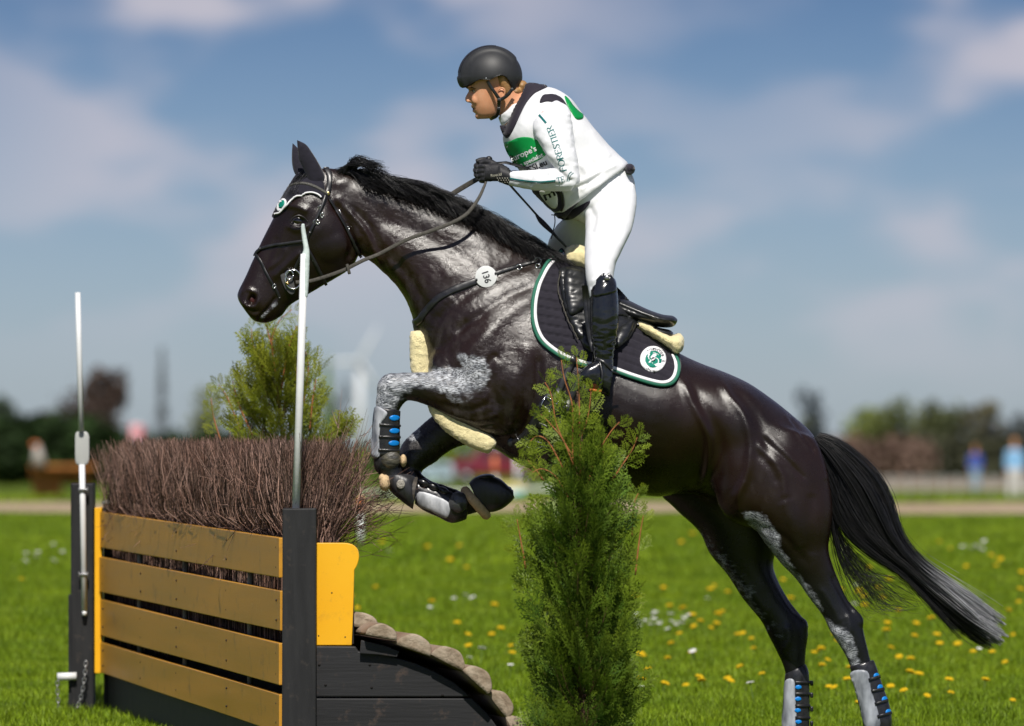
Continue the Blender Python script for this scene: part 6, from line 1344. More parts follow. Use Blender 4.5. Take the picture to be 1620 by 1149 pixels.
l_ = link('brush', strands(tw, .0016, .0005, 3, 'brush'), brm, jump, smooth=False, label='loose twigs sticking out of the trimmed brush'); l_['kind'] = 'stuff'
# marker poles
mk = empty('marker_pole', W(470, 803, -.40), label='white marker pole standing on the near black post, in front of the horse head', cat='marker pole', group='white marker poles of the jump')
link('lower_tube', mesh_of([tube([W(468, 806, -.40), W(475, 600, -.40), W(481.5, 402, -.40)], .0145, 20)]), white_plastic, mk)
frosted = mat('rolled_flag', (.58, .66, .64), .5, .4, var=.12, vscale=20, bump=.3, bscale=60)
link('rolled_flag', remeshed([loft([(474, 470, 487, 470, .013, -.40), (475, 440, 489, 440, .014, -.40), (476, 408, 490, 406, .014, -.40), (480, 395, 489, 393, .012, -.40), (478, 380, 486, 378, .009, -.40), (476, 362, 483, 361, .008, -.40), (477, 354, 482, 354, .007, -.40)], 16)], .003, 2), frosted, mk)
mk = empty('marker_pole', W(133, 968, 3.80), label='white marker pole clipped to the far black post at the left edge', cat='marker pole', group='white marker poles of the jump')
link('tube', mesh_of([tube([W(123, 463, 3.81), W(125.5, 560, 3.81), W(128.5, 683, 3.81)], .012, 18)]), white_plastic, mk)
link('tube', mesh_of([tube([W(129.5, 735, 3.815), W(131, 800, 3.81), W(133.5, 966, 3.81)], .0135, 18), tube([W(133.5, 966, 3.81), W(133.6, 974, 3.81)], .011, 12)]), white_plastic, mk, label='thicker lower tube with scratches')
link('disc', mesh_of([loft([(119, 690, 119, 728, .006, 3.83), (121, 684, 121, 735, .008, 3.83), (129.5, 682, 129.5, 737, .009, 3.83), (138, 684, 138, 735, .008, 3.83), (141, 690, 141, 728, .006, 3.83)], 20, ex=3)]), mat('grey_disc', (.42, .43, .41), .5, .4, var=.08), mk)
for yy in (775, 909): link('clip', mesh_of([box(W(132, yy, 3.80), (.045, .024, .010)), box(W(125, yy, 3.80), (.005, .024, .022)), box(W(139, yy, 3.80), (.005, .024, .022))], bev=.002), mat('clip_steel', (.30, .30, .30), .4, .5, metal=.8) if yy == 775 else bpy.data.materials['clip_steel'], mk)
# socket and chain
link('pin_socket', mesh_of([tube([W(91, 1071, 3.82), W(121, 1070, 3.82)], .018, 18)]), white_plastic, jump); link('bolt', mesh_of([ellipsoid(W(171, 796, 3.7), (.03, .02, .014)), tube([W(171, 806, 3.7), W(171, 796, 3.7)], .012, 12)]), bpy.data.materials['grey_stake'], jump)
ch = empty('chain', W(135, 1045, 3.8), label='thin steel chain hanging from the far black post to a white socket', cat='chain')
steel = mat('galvanised_steel', (.38, .38, .38), .4, .5, metal=.9, var=.2)
cp = crom([(136, 1047), (134, 1070), (130, 1095), (122, 1120), (110, 1140), (102, 1146), (96, 1138), (93, 1118), (91, 1095), (91, 1078)], 16); cum = np.r_[0, np.cumsum(np.hypot(*np.diff(cp, axis=0).T))]; nlk = int(cum[-1] / 6.6)
for i in range(nlk):
    s0 = cum[-1] * i / nlk; s1 = cum[-1] * (i + 1) / nlk; A = W(np.interp(s0, cum, cp[:, 0]), np.interp(s0, cum, cp[:, 1]), 3.78); B = W(np.interp(s1, cum, cp[:, 0]), np.interp(s1, cum, cp[:, 1]), 3.78)
    c = (A + B) / 2; u = (B - A) * .68; v = Vector((0, 1, 0)) if i % 2 else u.cross(Vector((0, 1, 0))).normalized(); v = v * .0075
    link('link', mesh_of([tube([c + u * math.cos(a) * (1.0) + v * math.sin(a) for a in np.linspace(0, 2 * PI, 13)], .0024, 6, caps=False)]), steel, ch)
# ------------------------------------------------------------ thuja shrubs
def frond_template(seed, nside=15, detail=1.0):
    r = np.random.default_rng(seed); quads = []
    def rh(p, d, L_, w_, lift): 
        d = d / np.linalg.norm(d); s_ = np.array([d[2], 0, -d[0]]); s_ = s_ / (np.linalg.norm(s_) + 1e-9); up = np.array([0, lift, 0]); quads.append([p, p + d * L_ * .5 + s_ * w_ + up, p + d * L_, p + d * L_ * .5 - s_ * w_ + up])
    bend = r.uniform(-.25, .25); ax = lambda t: np.array([bend * t * t, .10 * t * t * r.uniform(.8, 1.2), t * (1 - .08 * t)])
    rh(ax(0), ax(.5) - ax(0), .5, .013, .004); rh(ax(.48), ax(1) - ax(.48), .5, .012, .004)
    for i in range(nside):
        t = .10 + .86 * i / nside; sd_ = 1 if i % 2 else -1; L_ = (.42 * (1 - t) ** .8 + .07) * r.uniform(.8, 1.15); a = math.radians(r.uniform(32, 50)) * sd_ + bend * t; d = np.array([math.sin(a), r.uniform(-.12, .25), math.cos(a)]); p = ax(t)
        rh(p, d, L_, .017, .006); nsb = max(1, int(L_ / .075))
        for j in range(nsb):
            q = p + d * L_ * (.25 + .75 * j / nsb); b = a + math.radians(38) * (1 if j % 2 else -1); dd = np.array([math.sin(b), r.uniform(-.1, .2), math.cos(b)]); rh(q, dd, .09 * r.uniform(.8, 1.3) * (1 if L_ > .15 else .8), .016, .005)
    return np.array(quads)     # n,4,3
FT = [frond_template(s_) for s_ in range(6)]
def fronds_mesh(items, name):
    """items: (base point, direction, plane normal, scale, template, young)"""
    Vs = []; ys_ = []
    for p, d, nn, sc, k, yv in items:
        d = d / np.linalg.norm(d); x = np.cross(d, nn); x /= np.linalg.norm(x) + 1e-9; y = np.cross(d, x); M = np.stack([x, y, d], 0)
        q = FT[k].reshape(-1, 3) @ M * sc + p; Vs.append(q); ys_.append(np.full(len(q), yv) + .25 * (FT[k].reshape(-1, 3)[:, 2] - .5))
    V = np.vstack(Vs); F = np.arange(len(V)).reshape(-1, 4); me = np_mesh(name, V, F); a = me.attributes.new('young', 'FLOAT', 'POINT'); a.data.foreach_set('value', np.clip(np.concatenate(ys_), 0, 1).astype(np.float32)); return me
def thuja_mat(name, old, young, brown=.06):
    m = mat(name, old, .5, .35, col2=tuple(c * 1.5 for c in old), vscale=5, trans=.28, island=.35); nt = m.node_tree; L = nt.links
    hs = [n for n in nt.nodes if n.type == 'HUE_SAT'][0]; at = N(nt, 'ShaderNodeAttribute'); at.attribute_name = 'young'; mi = N(nt, 'ShaderNodeMix', data_type='RGBA'); src = hs.inputs['Color'].links[0].from_socket
    L.new(at.outputs['Fac'], mi.inputs[0]); L.new(src, mi.inputs[6]); mi.inputs[7].default_value = (*young, 1); L.new(mi.outputs[2], hs.inputs['Color']); return m
brm_d = mat('thuja_branch', (.10, .065, .03), .7, .2, var=.3, vscale=30)
twm = mat('thuja_twig', (.34, .13, .045), .6, .3, var=.3, vscale=30); trm = mat('thuja_trunk', (.12, .07, .045), .8, .2, var=.3, vscale=30, bump=.6, bscale=60)
def thuja(name, base, h, prof, nbr, label, m_, seed, lean=(0, 0), sc=(.07, .13), dens=.028, young0=.15, bare=None, asym=0.0, topk=1.0, topz=1.0):
    r = np.random.default_rng(seed); root = empty(name, base, label=label, cat='conifer shrub'); b0 = np.array(base)
    pz, pr = zip(*prof); items = []; tubes = []
    ax = lambda z: b0 + np.array([lean[0] * (z / h) ** 2 + .012 * math.sin(z * 7), lean[1] * z / h, z])
    link('trunk', mesh_of([tube([Vector(ax(z)) for z in np.linspace(-.05, h * .97, 14)], list(np.linspace(.02, .003, 14)), 10)]), trm, root)
    for i in range(nbr):
        z0 = h * r.uniform(.01, topz) * .97; az = r.uniform(0, 2 * PI); el = r.uniform(.5, 1.15); zt = min(z0 + .04 + .16 * r.random(), h * 1.0)
        R_ = float(np.interp(zt, pz, pr)) * r.uniform(.35, 1.2) * (1 + asym * math.cos(az)); p0 = ax(z0 * .97); p2 = ax(zt) + np.array([math.cos(az) * R_, math.sin(az) * R_, 0]); p1 = p0 + (p2 - p0) * .5 + np.array([math.cos(az), math.sin(az), -.3]) * R_ * .18
        pts = crom([p0, p1, p2], 5); L_ = np.linalg.norm(np.diff(pts, axis=0), axis=1).sum(); tubes.append([tuple(q) for q in pts]); nf_ = max(3, int(L_ / dens))
        for j in range(nf_):
            t = 1 - (j / nf_) * .85; k = t * (len(pts) - 1); kk = int(min(k, len(pts) - 2)); q = pts[kk] + (pts[kk + 1] - pts[kk]) * (k - kk)
            dd = (pts[min(kk + 1, len(pts) - 1)] - pts[max(kk - 1, 0)]); dd = dd / np.linalg.norm(dd); out = np.array([math.cos(az), math.sin(az), 0]); d = dd * .6 + np.array([0, 0, .75]) + out * .28 + r.normal(0, .30, 3)
            nn = np.cross(d, out) * r.uniform(.2, 1) + r.normal(0, .5, 3); rr = np.hypot(q[0] - ax(q[2] - b0[2])[0], q[1] - ax(q[2] - b0[2])[1]); rel = rr / (float(np.interp(q[2] - b0[2], pz, pr)) + .02)
            yv = young0 + .28 * max(0, rel - .6) + .50 * max(0, (q[2] - b0[2]) / h - .72) * 3 * topk + r.normal(0, .08); items.append((q, d, nn, r.uniform(*sc) * (1.1 if j < 2 else .9), int(r.integers(0, 6)), yv))
    link('branches', strands(np.array(tubes), (.0028), .0009, 5, 'branches'), brm_d, root)['kind'] = 'stuff'
    o = link('foliage', fronds_mesh(items, 'foliage'), m_, root, smooth=False, label='flat scaly evergreen sprays'); o['kind'] = 'stuff'; return root, items
tm1 = thuja_mat('thuja_green', (.040, .095, .012), (.32, .39, .020)); tm2 = thuja_mat('thuja_yellow_green', (.085, .14, .014), (.34, .34, .025))
sF = FPX / 21.2
def zf(py, Y): return 1.2 + (HY - py) * (22 + Y) / FPX
bx = (917 - HX) / sF
shrub, it = thuja('conifer_shrub', (bx, -.8, 0), zf(600, -.8), [(0, .13), (.15, .15), (.5, .165), (.8, .16), (1.0, .135), (1.15, .095), (1.3, .045), (1.4, .02)], 270, 'green young thuja in front of the horse girth, tall with orange top shoots', tm1, 11, sc=(.09, .165), dens=.030, topz=.80, young0=.20)
def extra_shoot(root, m_, stems, nf_=9, sc=(.07, .12), seed=3, yv=.85, w=.0035):
    r = np.random.default_rng(seed); items = []; tb = []
    for pts, Y in stems:
        c_ = Wn(crom(pts, 5), Y); tb.append(c_); k = len(c_)
        for j in range(nf_):
            t = .25 + .75 * j / (nf_ - 1); i = int(t * (k - 1)); d = c_[min(i + 1, k - 1)] - c_[max(i - 1, 0)]; d = d / np.linalg.norm(d); sgn = 1 if j % 2 else -1; side = np.array([d[2], 0, -d[0]]) * sgn
            dd = d + side * (.75 if j < nf_ - 1 else 0) + r.normal(0, .12, 3); items.append((c_[i], dd, np.array([0, 1, 0]) + r.normal(0, .35, 3), r.uniform(*sc) * (1.05 - .45 * t), int(r.integers(0, 6)), yv + r.normal(0, .08)))
    for c_ in tb: link('shoot', mesh_of([tube([Vector(q) for q in c_], list(np.linspace(w, w * .4, len(c_))), 8)]), twm, root)
    o = link('foliage', fronds_mesh(items, 'foliage'), m_, root, smooth=False, label='bright young sprays at the top'); o['kind'] = 'stuff'
extra_shoot(shrub, tm1, [([(918, 760), (917, 680), (916, 620), (912, 566)], -.82), ([(906, 740), (906, 690), (905, 640), (893, 600), (888, 570)], -.84), ([(906, 722), (893, 700), (880, 670), (872, 625), (862, 605)], -.86), ([(916, 700), (930, 660), (935, 620)], -.80),
    ([(968, 760), (985, 735), (1000, 712), (1008, 692)], -.83), ([(925, 780), (945, 720), (965, 685), (980, 668)], -.84), ([(890, 740), (868, 700), (850, 690), (838, 700)], -.86), ([(940, 800), (955, 740), (950, 690)], -.82), ([(1000, 850), (1003, 800), (1010, 780)], -.8), ([(860, 760), (845, 740), (835, 728)], -.84), ([(832, 900), (823, 850), (818, 822)], -.8), ([(1005, 910), (1012, 850), (1018, 815)], -.8)], 7, (.075, .12), 5, .50)
extra_shoot(shrub, tm1, [([(907, 735), (890, 695), (868, 668), (855, 655)], -.88), ([(900, 790), (880, 755), (858, 742), (842, 748)], -.88)], 8, (.05, .09), 15, .5, .0025)
bx2 = (444 - HX) * 24.7 / FPX; by2 = 2.7; gb = float(gz(bx2, by2))
shrub2, _ = thuja('conifer_shrub', (bx2, by2, gb), zf(560, by2) - gb, [(0, .22), (.9, .24), (1.25, .25), (1.38, .22), (1.48, .16), (1.60, .13), (1.66, .06), (1.75, .03)], 230, 'yellowish green bushy thuja behind the trimmed brush, below the horse mouth', tm2, 23, sc=(.085, .15), dens=.030, young0=.38, topk=.5)
extra_shoot(shrub2, tm2, [([(440, 640), (436, 590), (430, 540), (442, 508), (462, 490)], 2.65), ([(445, 620), (452, 570), (460, 540), (470, 515)], 2.65), ([(420, 630), (415, 580), (400, 545), (398, 520)], 2.65), ([(380, 680), (360, 630), (345, 608)], 2.65), ([(400, 690), (378, 640), (368, 602)], 2.65), ([(350, 700), (338, 660), (334, 630)], 2.65),
    ([(490, 680), (495, 630), (500, 600)], 2.65), ([(500, 700), (525, 685), (545, 680)], 2.65), ([(480, 640), (488, 580), (480, 550)], 2.65), ([(435, 560), (425, 530), (420, 505), (425, 495)], 2.65), ([(470, 650), (470, 590), (472, 560)], 2.65)], 10, (.07, .12), 8, .5)
# ------------------------------------------------------------ far background
def far_tree(name, px, top, hw, base_py, col, label, seed, kind='round', n=1400, group='trees along the far edge of the field', dens=None, D=None):
    g_ = ground_at(px, base_py) if D is None else Vector(((px - HX) * D / FPX, D - 22, 0)); D_ = g_.y + 22; hw = hw * 1.45; s_ = FPX / D_; H = (HY - top) / s_ + 1.2 - g_.z; R_ = hw / s_; r = np.random.default_rng(seed)
    root = empty(name, g_, label=label, cat='tree' if 'tree' in name else name.split('_')[-1], group=group)
    if kind == 'slim': blobs = [(0, 0, H * z, R_ * (1.1 - z) * 1.1, H * .16) for z in (.25, .45, .62, .78, .9)]
    elif kind == 'hedge': blobs = [(x, 0, H * .5, H * .55, H * .52) for x in np.arange(-R_ + H * .3, R_ - H * .2, H * .35)]
    else: blobs = [(0, 0, H * .62, R_ * .75, H * .36)] + [(r.uniform(-.55, .55) * R_, r.uniform(-.5, .5) * R_, H * r.uniform(.35, .85), R_ * r.uniform(.3, .5), H * r.uniform(.12, .2)) for _ in range(9)]
    V = []; F = []; sz = max(R_ * .07, .09) if kind != 'hedge' else H * .06
    P_ = []
    for i in range(n):
        b = blobs[int(r.integers(0, len(blobs)))]; d = r.normal(0, 1, 3); d /= np.linalg.norm(d); q = r.uniform(.55, 1.0); p = np.array([b[0] + d[0] * b[3] * q, b[1] + d[1] * b[3] * q, max(b[2] + d[2] * b[4] * q, .05)]); u = r.normal(0, 1, 3); u /= np.linalg.norm(u); v = np.cross(u, r.normal(0, 1, 3)); v /= np.linalg.norm(v); z_ = sz * r.uniform(.6, 1.6)
        P_.append([p - u * z_ - v * z_ * .5, p + u * z_ * .3 - v * z_, p + u * z_ + v * z_ * .5, p - u * z_ * .3 + v * z_])
    V = np.array(P_).reshape(-1, 3); me = np_mesh('crown', V, np.arange(len(V)).reshape(-1, 4)); 
    key = 'foliage_%02d%02d%02d' % tuple(int(c * 100) for c in col); m_ = bpy.data.materials.get(key) or mat(key, tuple(c * .9 for c in col), .8, .2, col2=tuple(c * 1.9 for c in col), vscale=.6, island=.4, trans=.15)
    link('crown', me, m_, root, smooth=False, local=True)
    if kind != 'hedge': link('trunk', mesh_of([tube([Vector((0, 0, -.2)), Vector((.05 * R_, 0, H * .3)), Vector((-.03 * R_, 0, H * .62)), Vector((0, 0, H * .88))], [R_ * .07, R_ * .05, R_ * .035, R_ * .01], 8)] + [tube([Vector((0, 0, H * z)), Vector((math.cos(a) * R_ * .5, math.sin(a) * R_ * .5, H * (z + .22)))], [R_ * .03, R_ * .008], 6) for z, a in ((.3, .4), (.35, 2.4), (.42, 4.2), (.5, 5.6), (.55, 1.3))]), bpy.data.materials.get('far_bark') or mat('far_bark', (.08, .06, .045), .9, .1, var=.3), root, local=True)
    return root
T = far_tree
gl_ = 'trees and hedges at the left far edge'; gr_ = 'trees along the right far edge'
T('tree', 118, 598, 40, 768, (.060, .042, .034), 'brown bare-twigged tree, left of the tallest tree at the left edge', 1, n=1100, group=gl_)
T('tree', 165, 566, 34, 767, (.065, .044, .036), 'tallest brown tree behind the white marker pole at left', 2, n=1500, group=gl_)
T('tree', -4, 606, 26, 768, (.035, .05, .03), 'dark tree cut by the left edge of the photo', 3, n=900, group=gl_)
T('slim_tree', 256, 560, 12, 760, (.085, .095, .105), 'slim grey poplar between the brown tree and the thuja', 4, 'slim', 500, group=gl_)
T('tree', 318, 604, 30, 762, (.14, .155, .085), 'pale olive tree just left of the yellowish thuja', 5, n=600, group=gl_)
T('tree', 70, 640, 22, 764, (.05, .045, .035), 'small brown tree between dark tree and tallest tree', 6, n=600, group=gl_)
T('tree', 518, 572, 13, 760, (.13, .22, .02), 'bright green treetop just right of the near marker pole', 7, 'slim', 300, group=gl_)
T('tree', 528, 596, 26, 757, (.09, .11, .12), 'grey hazy tree right of the thuja behind the jump', 8, n=500, group=gl_)  # haze carried by the leaf colour
T('hedge', 30, 656, 115, 770, (.014, .028, .007), 'dark green hedge at the far left behind the orange jump', 10, 'hedge', 4200, group=gl_)
T('hedge', 290, 680, 90, 768, (.018, .034, .008), 'dark green hedge behind the brush, left of the thuja', 11, 'hedge', 2000, group=gl_)
T('hedge', 560, 704, 90, 758, (.055, .095, .02), 'green hedge seen through the horse forelegs', 12, 'hedge', 2000, group=gl_)
T('tree', 722, 672, 30, 758, (.17, .24, .012), 'yellow-green bush behind the red car', 13, n=900, group='bushes behind the cars')
T('tree', 672, 690, 16, 758, (.15, .22, .012), 'small yellow-green bush left of the red car', 14, n=600, group='bushes behind the cars')
T('hedge', 905, 704, 90, 758, (.06, .10, .02), 'green hedge behind the thuja and the red car', 15, 'hedge', 1500, group='bushes behind the cars')
T('tree', 1287, 606, 24, 764, (.050, .062, .075), 'blue grey tree standing alone above the horse croup', 20, n=900, group=gr_)  # blue haze of distance put into the crown colour
T('tree', 1285, 655, 15, 764, (.11, .12, .035), 'olive shrub under the lone blue grey tree', 21, n=300, group=gr_)
T('tree', 1362, 640, 34, 766, (.14, .17, .035), 'yellow-green tree, leftmost of the right tree row', 22, n=1100, group=gr_)
T('tree', 1413, 628, 34, 766, (.085, .10, .03), 'olive tree with a grey top, second of the right tree row', 23, n=1100, group=gr_)
T('tree', 1462, 630, 34, 766, (.075, .085, .035), 'dark olive tree above the parked grey car', 24, n=1100, group=gr_)
T('tree', 1512, 628, 36, 766, (.060, .070, .032), 'darkest tree in the middle of the right tree row', 25, n=1200, group=gr_)
T('tree', 1562, 632, 36, 766, (.085, .078, .045), 'brown topped tree left of the person in white trousers', 26, n=1200, group=gr_)
T('tree', 1614, 650, 26, 766, (.07, .08, .085), 'grey tree at the right edge of the photo', 27, n=800, group=gr_)  # distance haze mixed into this crown colour too
T('hedge', 1390, 690, 60, 771, (.13, .085, .065), 'pinkish brown shrub row below the yellow-green tree', 28, 'hedge', 1300, group=gr_)
T('hedge', 1530, 685, 90, 769, (.05, .052, .03), 'dark hedge behind the parked cars at right', 29, 'hedge', 1800, group=gr_)
# wind turbine
DT = 2300; sT = FPX / DT; tx_ = (569 - HX) / sT; hubz = 1.2 + (HY - 572) / sT
wt_ = empty('wind_turbine', (tx_, DT - 22, 0), label='white wind turbine far behind the thuja and the marker pole', cat='wind turbine'); wtm = mat('turbine_white', (.66, .68, .70), .5, .3, var=.03)
link('tower', mesh_of([tube([Vector((0, 0, 0)), Vector((0, 0, hubz))], [2.1, 1.2], 16)]), wtm, wt_, local=True); link('nacelle', mesh_of([box((0, -1, hubz + .4), (2.2, 6, 2.2))], bev=.5), wtm, wt_, local=True)
for a in (28, 148, 268): 
    a_ = math.radians(a); link('blade', mesh_of([tube([Vector((0, -3.6, hubz)), Vector((math.sin(a_) * 2, -3.6, hubz + math.cos(a_) * 2)), Vector((math.sin(a_) * 5, -3.6, hubz + math.cos(a_) * 5)), Vector((math.sin(a_) * 17, -3.7, hubz + math.cos(a_) * 17))], [.5, .5, .9, .12], 8)]), wtm, wt_, local=True)
# cars
glassm = mat('car_glass', (.02, .025, .03), .08, .7); tyre = mat('tyre_rubber', (.015, .015, .016), .8, .2, var=.2); hub = mat('wheel_rim', (.35, .35, .36), .35, .5, metal=.7)
def car(px, base_py, L_, H, col, label, kind='suv', group=None, flip=1):
    g_ = ground_at(px, base_py); root = empty('parked_car', g_, label=label, cat='car', group=group); pm_ = mat('car_paint_' + kind, col, .3, .5, coat=.5, var=.05); W_ = 1.75
    if kind == 'suv': side = [(-.5, .32), (-.5, .68), (-.47, .60), (-.5, .62), (-.30, .66), (-.26, .70), (-.19, .96), (-.16, 1.0), (.44, 1.0), (.485, .96), (.5, .62), (.5, .25), (-.48, .25)]; side = [(-.5, .25), (-.5, .58), (-.47, .62), (-.25, .66), (-.17, .96), (-.13, 1.0), (.44, 1.0), (.48, .96), (.5, .6), (.5, .25)]; win = [(-.14, .68, .02, .93), (.05, .68, .24, .93), (.27, .68, .43, .92)]
    elif kind == 'van': side = [(-.5, .2), (-.5, .48), (-.42, .55), (-.32, .92), (-.27, 1.0), (.48, 1.0), (.5, .95), (.5, .2)]; win = [(-.36, .58, -.2, .88), (-.15, .60, .12, .88), (.16, .60, .42, .88)]
    elif kind == 'trailer': side = [(-.5, .25), (-.5, .72), (-.46, .95), (-.38, 1.0), (.42, 1.0), (.49, .92), (.5, .25)]; win = [(-.3, .60, .02, .88), (.1, .6, .36, .88)]
    else: side = [(-.5, .22), (-.5, .52), (-.44, .58), (-.24, .64), (-.12, .95), (-.05, 1.0), (.22, 1.0), (.36, .68), (.48, .62), (.5, .5), (.5, .22)]; win = [(-.12, .68, .04, .92), (.07, .68, .24, .92)]
    side = [(x * flip, z) for x, z in side]
    bd = mesh_of([prism([Vector((x * L_, -W_ / 2, z * H)) for x, z in side], None, (0, W_, 0))], bev=.06); link('body', bd, pm_, root, local=True)
    for a, b, c, d in win: link('window', mesh_of([box(((a + c) / 2 * L_ * flip, -W_ / 2 - .004, (b + d) / 2 * H), ((c - a) * L_, .02, (d - b) * H))], bev=.008), glassm, root, local=True)
    for x in (-.32, .32):
        for y in (-W_ / 2 + .08, W_ / 2 - .08):
            r_ = .2 * H; w_ = link('wheel', mesh_of([tube([Vector((x * L_, y - .11, r_)), Vector((x * L_, y + .11, r_))], r_, 24)]), tyre, root, local=True); link('rim', mesh_of([tube([Vector((x * L_, y - .12, r_)), Vector((x * L_, y + .12, r_))], r_ * .6, 16)]), hub, w_, local=True)
    link('bumper', mesh_of([box((-.5 * L_ * flip, 0, .3 * H), (.12, W_ * .95, .14 * H))], bev=.03), tyre, root, local=True); link('headlight', mesh_of([box((-.49 * L_ * flip, -W_ / 2 + .15, .5 * H), (.1, .3, .1 * H))], bev=.02), hub, root, local=True); link('door', mesh_of([box((-.06 * L_ * flip, -W_ / 2 - .003, .44 * H), (.24 * L_, .015, .34 * H))], bev=.006), pm_, root, local=True)
    return root
car(783, 768, 4.3, 1.95, (.16, .012, .025), 'dark red off-road car parked behind the horse hooves', 'suv'); 
car(684, 769, 2.0, 1.05, (.42, .55, .62), 'small pale blue white-roofed trailer left of the red car', 'trailer')
gc = 'cars parked at the right far edge'
car(1440, 764, 3.6, 1.35, (.20, .30, .38), 'light blue car parked behind the rail, leftmost of the right cars', 'sedan', gc); car(1492, 763, 3.6, 1.9, (.24, .24, .28), 'grey van parked in the middle of the right cars', 'van', gc, -1); car(1574, 765, 4.6, 2.1, (.015, .018, .03), 'black van parked between the two standing people', 'vanb' if False else 'van', gc); car(1602, 758, 6.0, 3.6, (.35, .45, .55), 'tall pale blue horse lorry behind the person in white trousers', 'trailer', gc)
# rail, tape, markers
def hrail(name, px0, px1, base_py, z0, z1, m_, label, cat, posts=6, split=True):
    a = ground_at(px0, base_py); b = ground_at(px1, base_py); root = empty(name, a, label=label, cat=cat)
    link('board', mesh_of([prism([Vector((0, 0, z0)), Vector((b.x - a.x, b.y - a.y, z0 + b.z - a.z)), Vector((b.x - a.x, b.y - a.y, z1 + b.z - a.z)), Vector((0, 0, z1))], None, (0, .05, 0))]), m_, root, smooth=False, local=True)
    for i in range(posts): t = i / (posts - 1); link('post', mesh_of([box(((b.x - a.x) * t, (b.y - a.y) * t + .1, z1 / 2 + (b.z - a.z) * t), (.09, .09, z1 + .1))]), m_, root, smooth=False, local=True)
hrail('low_fence', 1380, 1700, 777, .05, .42, mat('pinkish_board', (.30, .24, .20), .8, .2, var=.12, vscale=3), 'low pale pinkish board fence across the right background', 'fence', 14)
hrail('low_fence', 1360, 1700, 779, .50, .55, mat('weathered_white', (.40, .40, .38), .6, .3, var=.1), 'thin white rail in front of the low pinkish fence', 'fence', 14)
def strip(name, pts, r_, m_, label, cat): root = empty(name, pts[0], label=label, cat=cat); link('cord', mesh_of([tube(pts, r_, 6)]), m_, root); return root
A0, A1, A2 = W(560, 812, 60), W(905, 772, 62), W(540, 806, 60); A0 = W(566, 800, 55)
def wire(px0, py0, px1, py1, Y0, Y1, sag, w_):
    P_ = [W(px0 + (px1 - px0) * t, py0 + (py1 - py0) * t + sag * math.sin(PI * t), Y0 + (Y1 - Y0) * t) for t in np.linspace(0, 1, 16)]; return P_
tp = empty('barrier_tape', W(700, 775, 60), label='thin white barrier tape stretched below the horse belly', cat='barrier tape')
link('tape', mesh_of([band([(p, Vector((0, -1, 0))) for p in wire(560, 781, 905, 771, 60, 60, 1.5, 1)], .035, .002)]), whitec, tp); link('tape', mesh_of([band([(p, Vector((0, -1, 0))) for p in wire(573, 828, 650, 838, 58, 60, 1, 1)], .010, .002)]), whitec, tp)
def stick(px, py0, py1, col_split, label, r_=.022, Y=None):
    g_ = ground_at(px, py1) if Y is None else W(px, py1, Y); top = W(px - 2, py0, g_.y); root = empty('marker_stick', g_, label=label, cat='marker stick'); k = W(px - 1, col_split, g_.y)
    link('lower_part', mesh_of([tube([g_, k], r_, 10)]), white_plastic, root); link('upper_part', mesh_of([tube([k, top], r_ * 1.15, 10)]), orangem, root)
orangem = mat('orange_plastic', (.72, .20, .07), .5, .4, var=.08)
stick(571, 786, 868, 812, 'orange topped white stick standing right of the brush')
stick(784, 722, 800, 752, 'orange topped white post in front of the red car', .03, 66); 
bl = empty('jump_block', ground_at(800, 806), label='turquoise and yellow show jump block below the red car', cat='jump block'); G = ground_at(800, 806); s9 = FPX / (22 + G.y)
def pxbox(px0, px1, py0, py1, Y, dep): A = W(px0, py0, Y); B = W(px1, py1, Y); return box(((A.x + B.x) / 2, Y + dep / 2, (A.z + B.z) / 2), (B.x - A.x, dep, A.z - B.z))
turq = mat('turquoise_paint', (.20, .52, .58), .5, .4, var=.08, vscale=4); yelw = mat('pale_yellow_paint', (.75, .62, .22), .5, .4, var=.06)
link('body', mesh_of([pxbox(760, 829, 772, 797, 66, .5)], bev=.01), turq, bl); link('cap', mesh_of([pxbox(758, 831, 764, 772, 65.98, .55)], bev=.01), yelw, bl); link('panel', mesh_of([pxbox(776, 812, 775, 795, 65.97, .02)]), whitec, bl)
bl2 = empty('jump_block', W(820, 760, 90), label='white jump stand right of the red car', cat='jump stand'); link('upright', mesh_of([pxbox(815, 821, 722, 770, 80, .12)]), white_plastic, bl2); link('foot', mesh_of([pxbox(806, 830, 766, 772, 80, .5)]), white_plastic, bl2)
# orange table jump and flags at left
wood_o = mat('orange_wood', (.46, .17, .045), .7, .3, var=.2, vscale=3, bump=.3, bscale=8)
tj = empty('table_jump', W(85, 790, 120), label='orange wooden table jump beside the far post at left', cat='table jump')
for k in range(5): link('plank', mesh_of([pxbox(50, 146, 741 + k * 4, 744.6 + k * 4, 118, .05)], bev=.01), wood_o, tj)
link('top_board', mesh_of([pxbox(48, 150, 736, 741, 117.5, 1.4)], bev=.01), wood_o, tj)
for a, b in ((52, 72), (74, 97), (128, 140)): link('leg', mesh_of([pxbox(a, b, 760, 789, 118.1, .3)], bev=.01), wood_o, tj)
fl = empty('flag_stand', W(60, 740, 118), label='pale slanted flag stand on the orange table jump', cat='flag stand'); link('stand', mesh_of([prism([W(*p, 117.3) for p in [(50, 738), (55, 705), (62, 703), (74, 738)]], None, (0, .1, 0))]), mat('pale_board', (.42, .38, .34), .7, .3, var=.1), fl); link('tip', mesh_of([pxbox(50, 60, 700, 707, 117.3, .1)]), orangem, fl)
f2 = empty('start_flag', W(218, 760, 100), label='pink and red flag showing above the left part of the brush', cat='flag'); link('pole', mesh_of([tube([W(218, 800, 100), W(218, 668, 100)], .025, 8)]), white_plastic, f2)
V = []; F = []
for i in range(9):
    for j in range(7): t = i / 8; V.append(W(206 + 24 * t, 671 + 28 * j / 6 + 2 * t, 100 + .12 * math.sin(t * 7)))
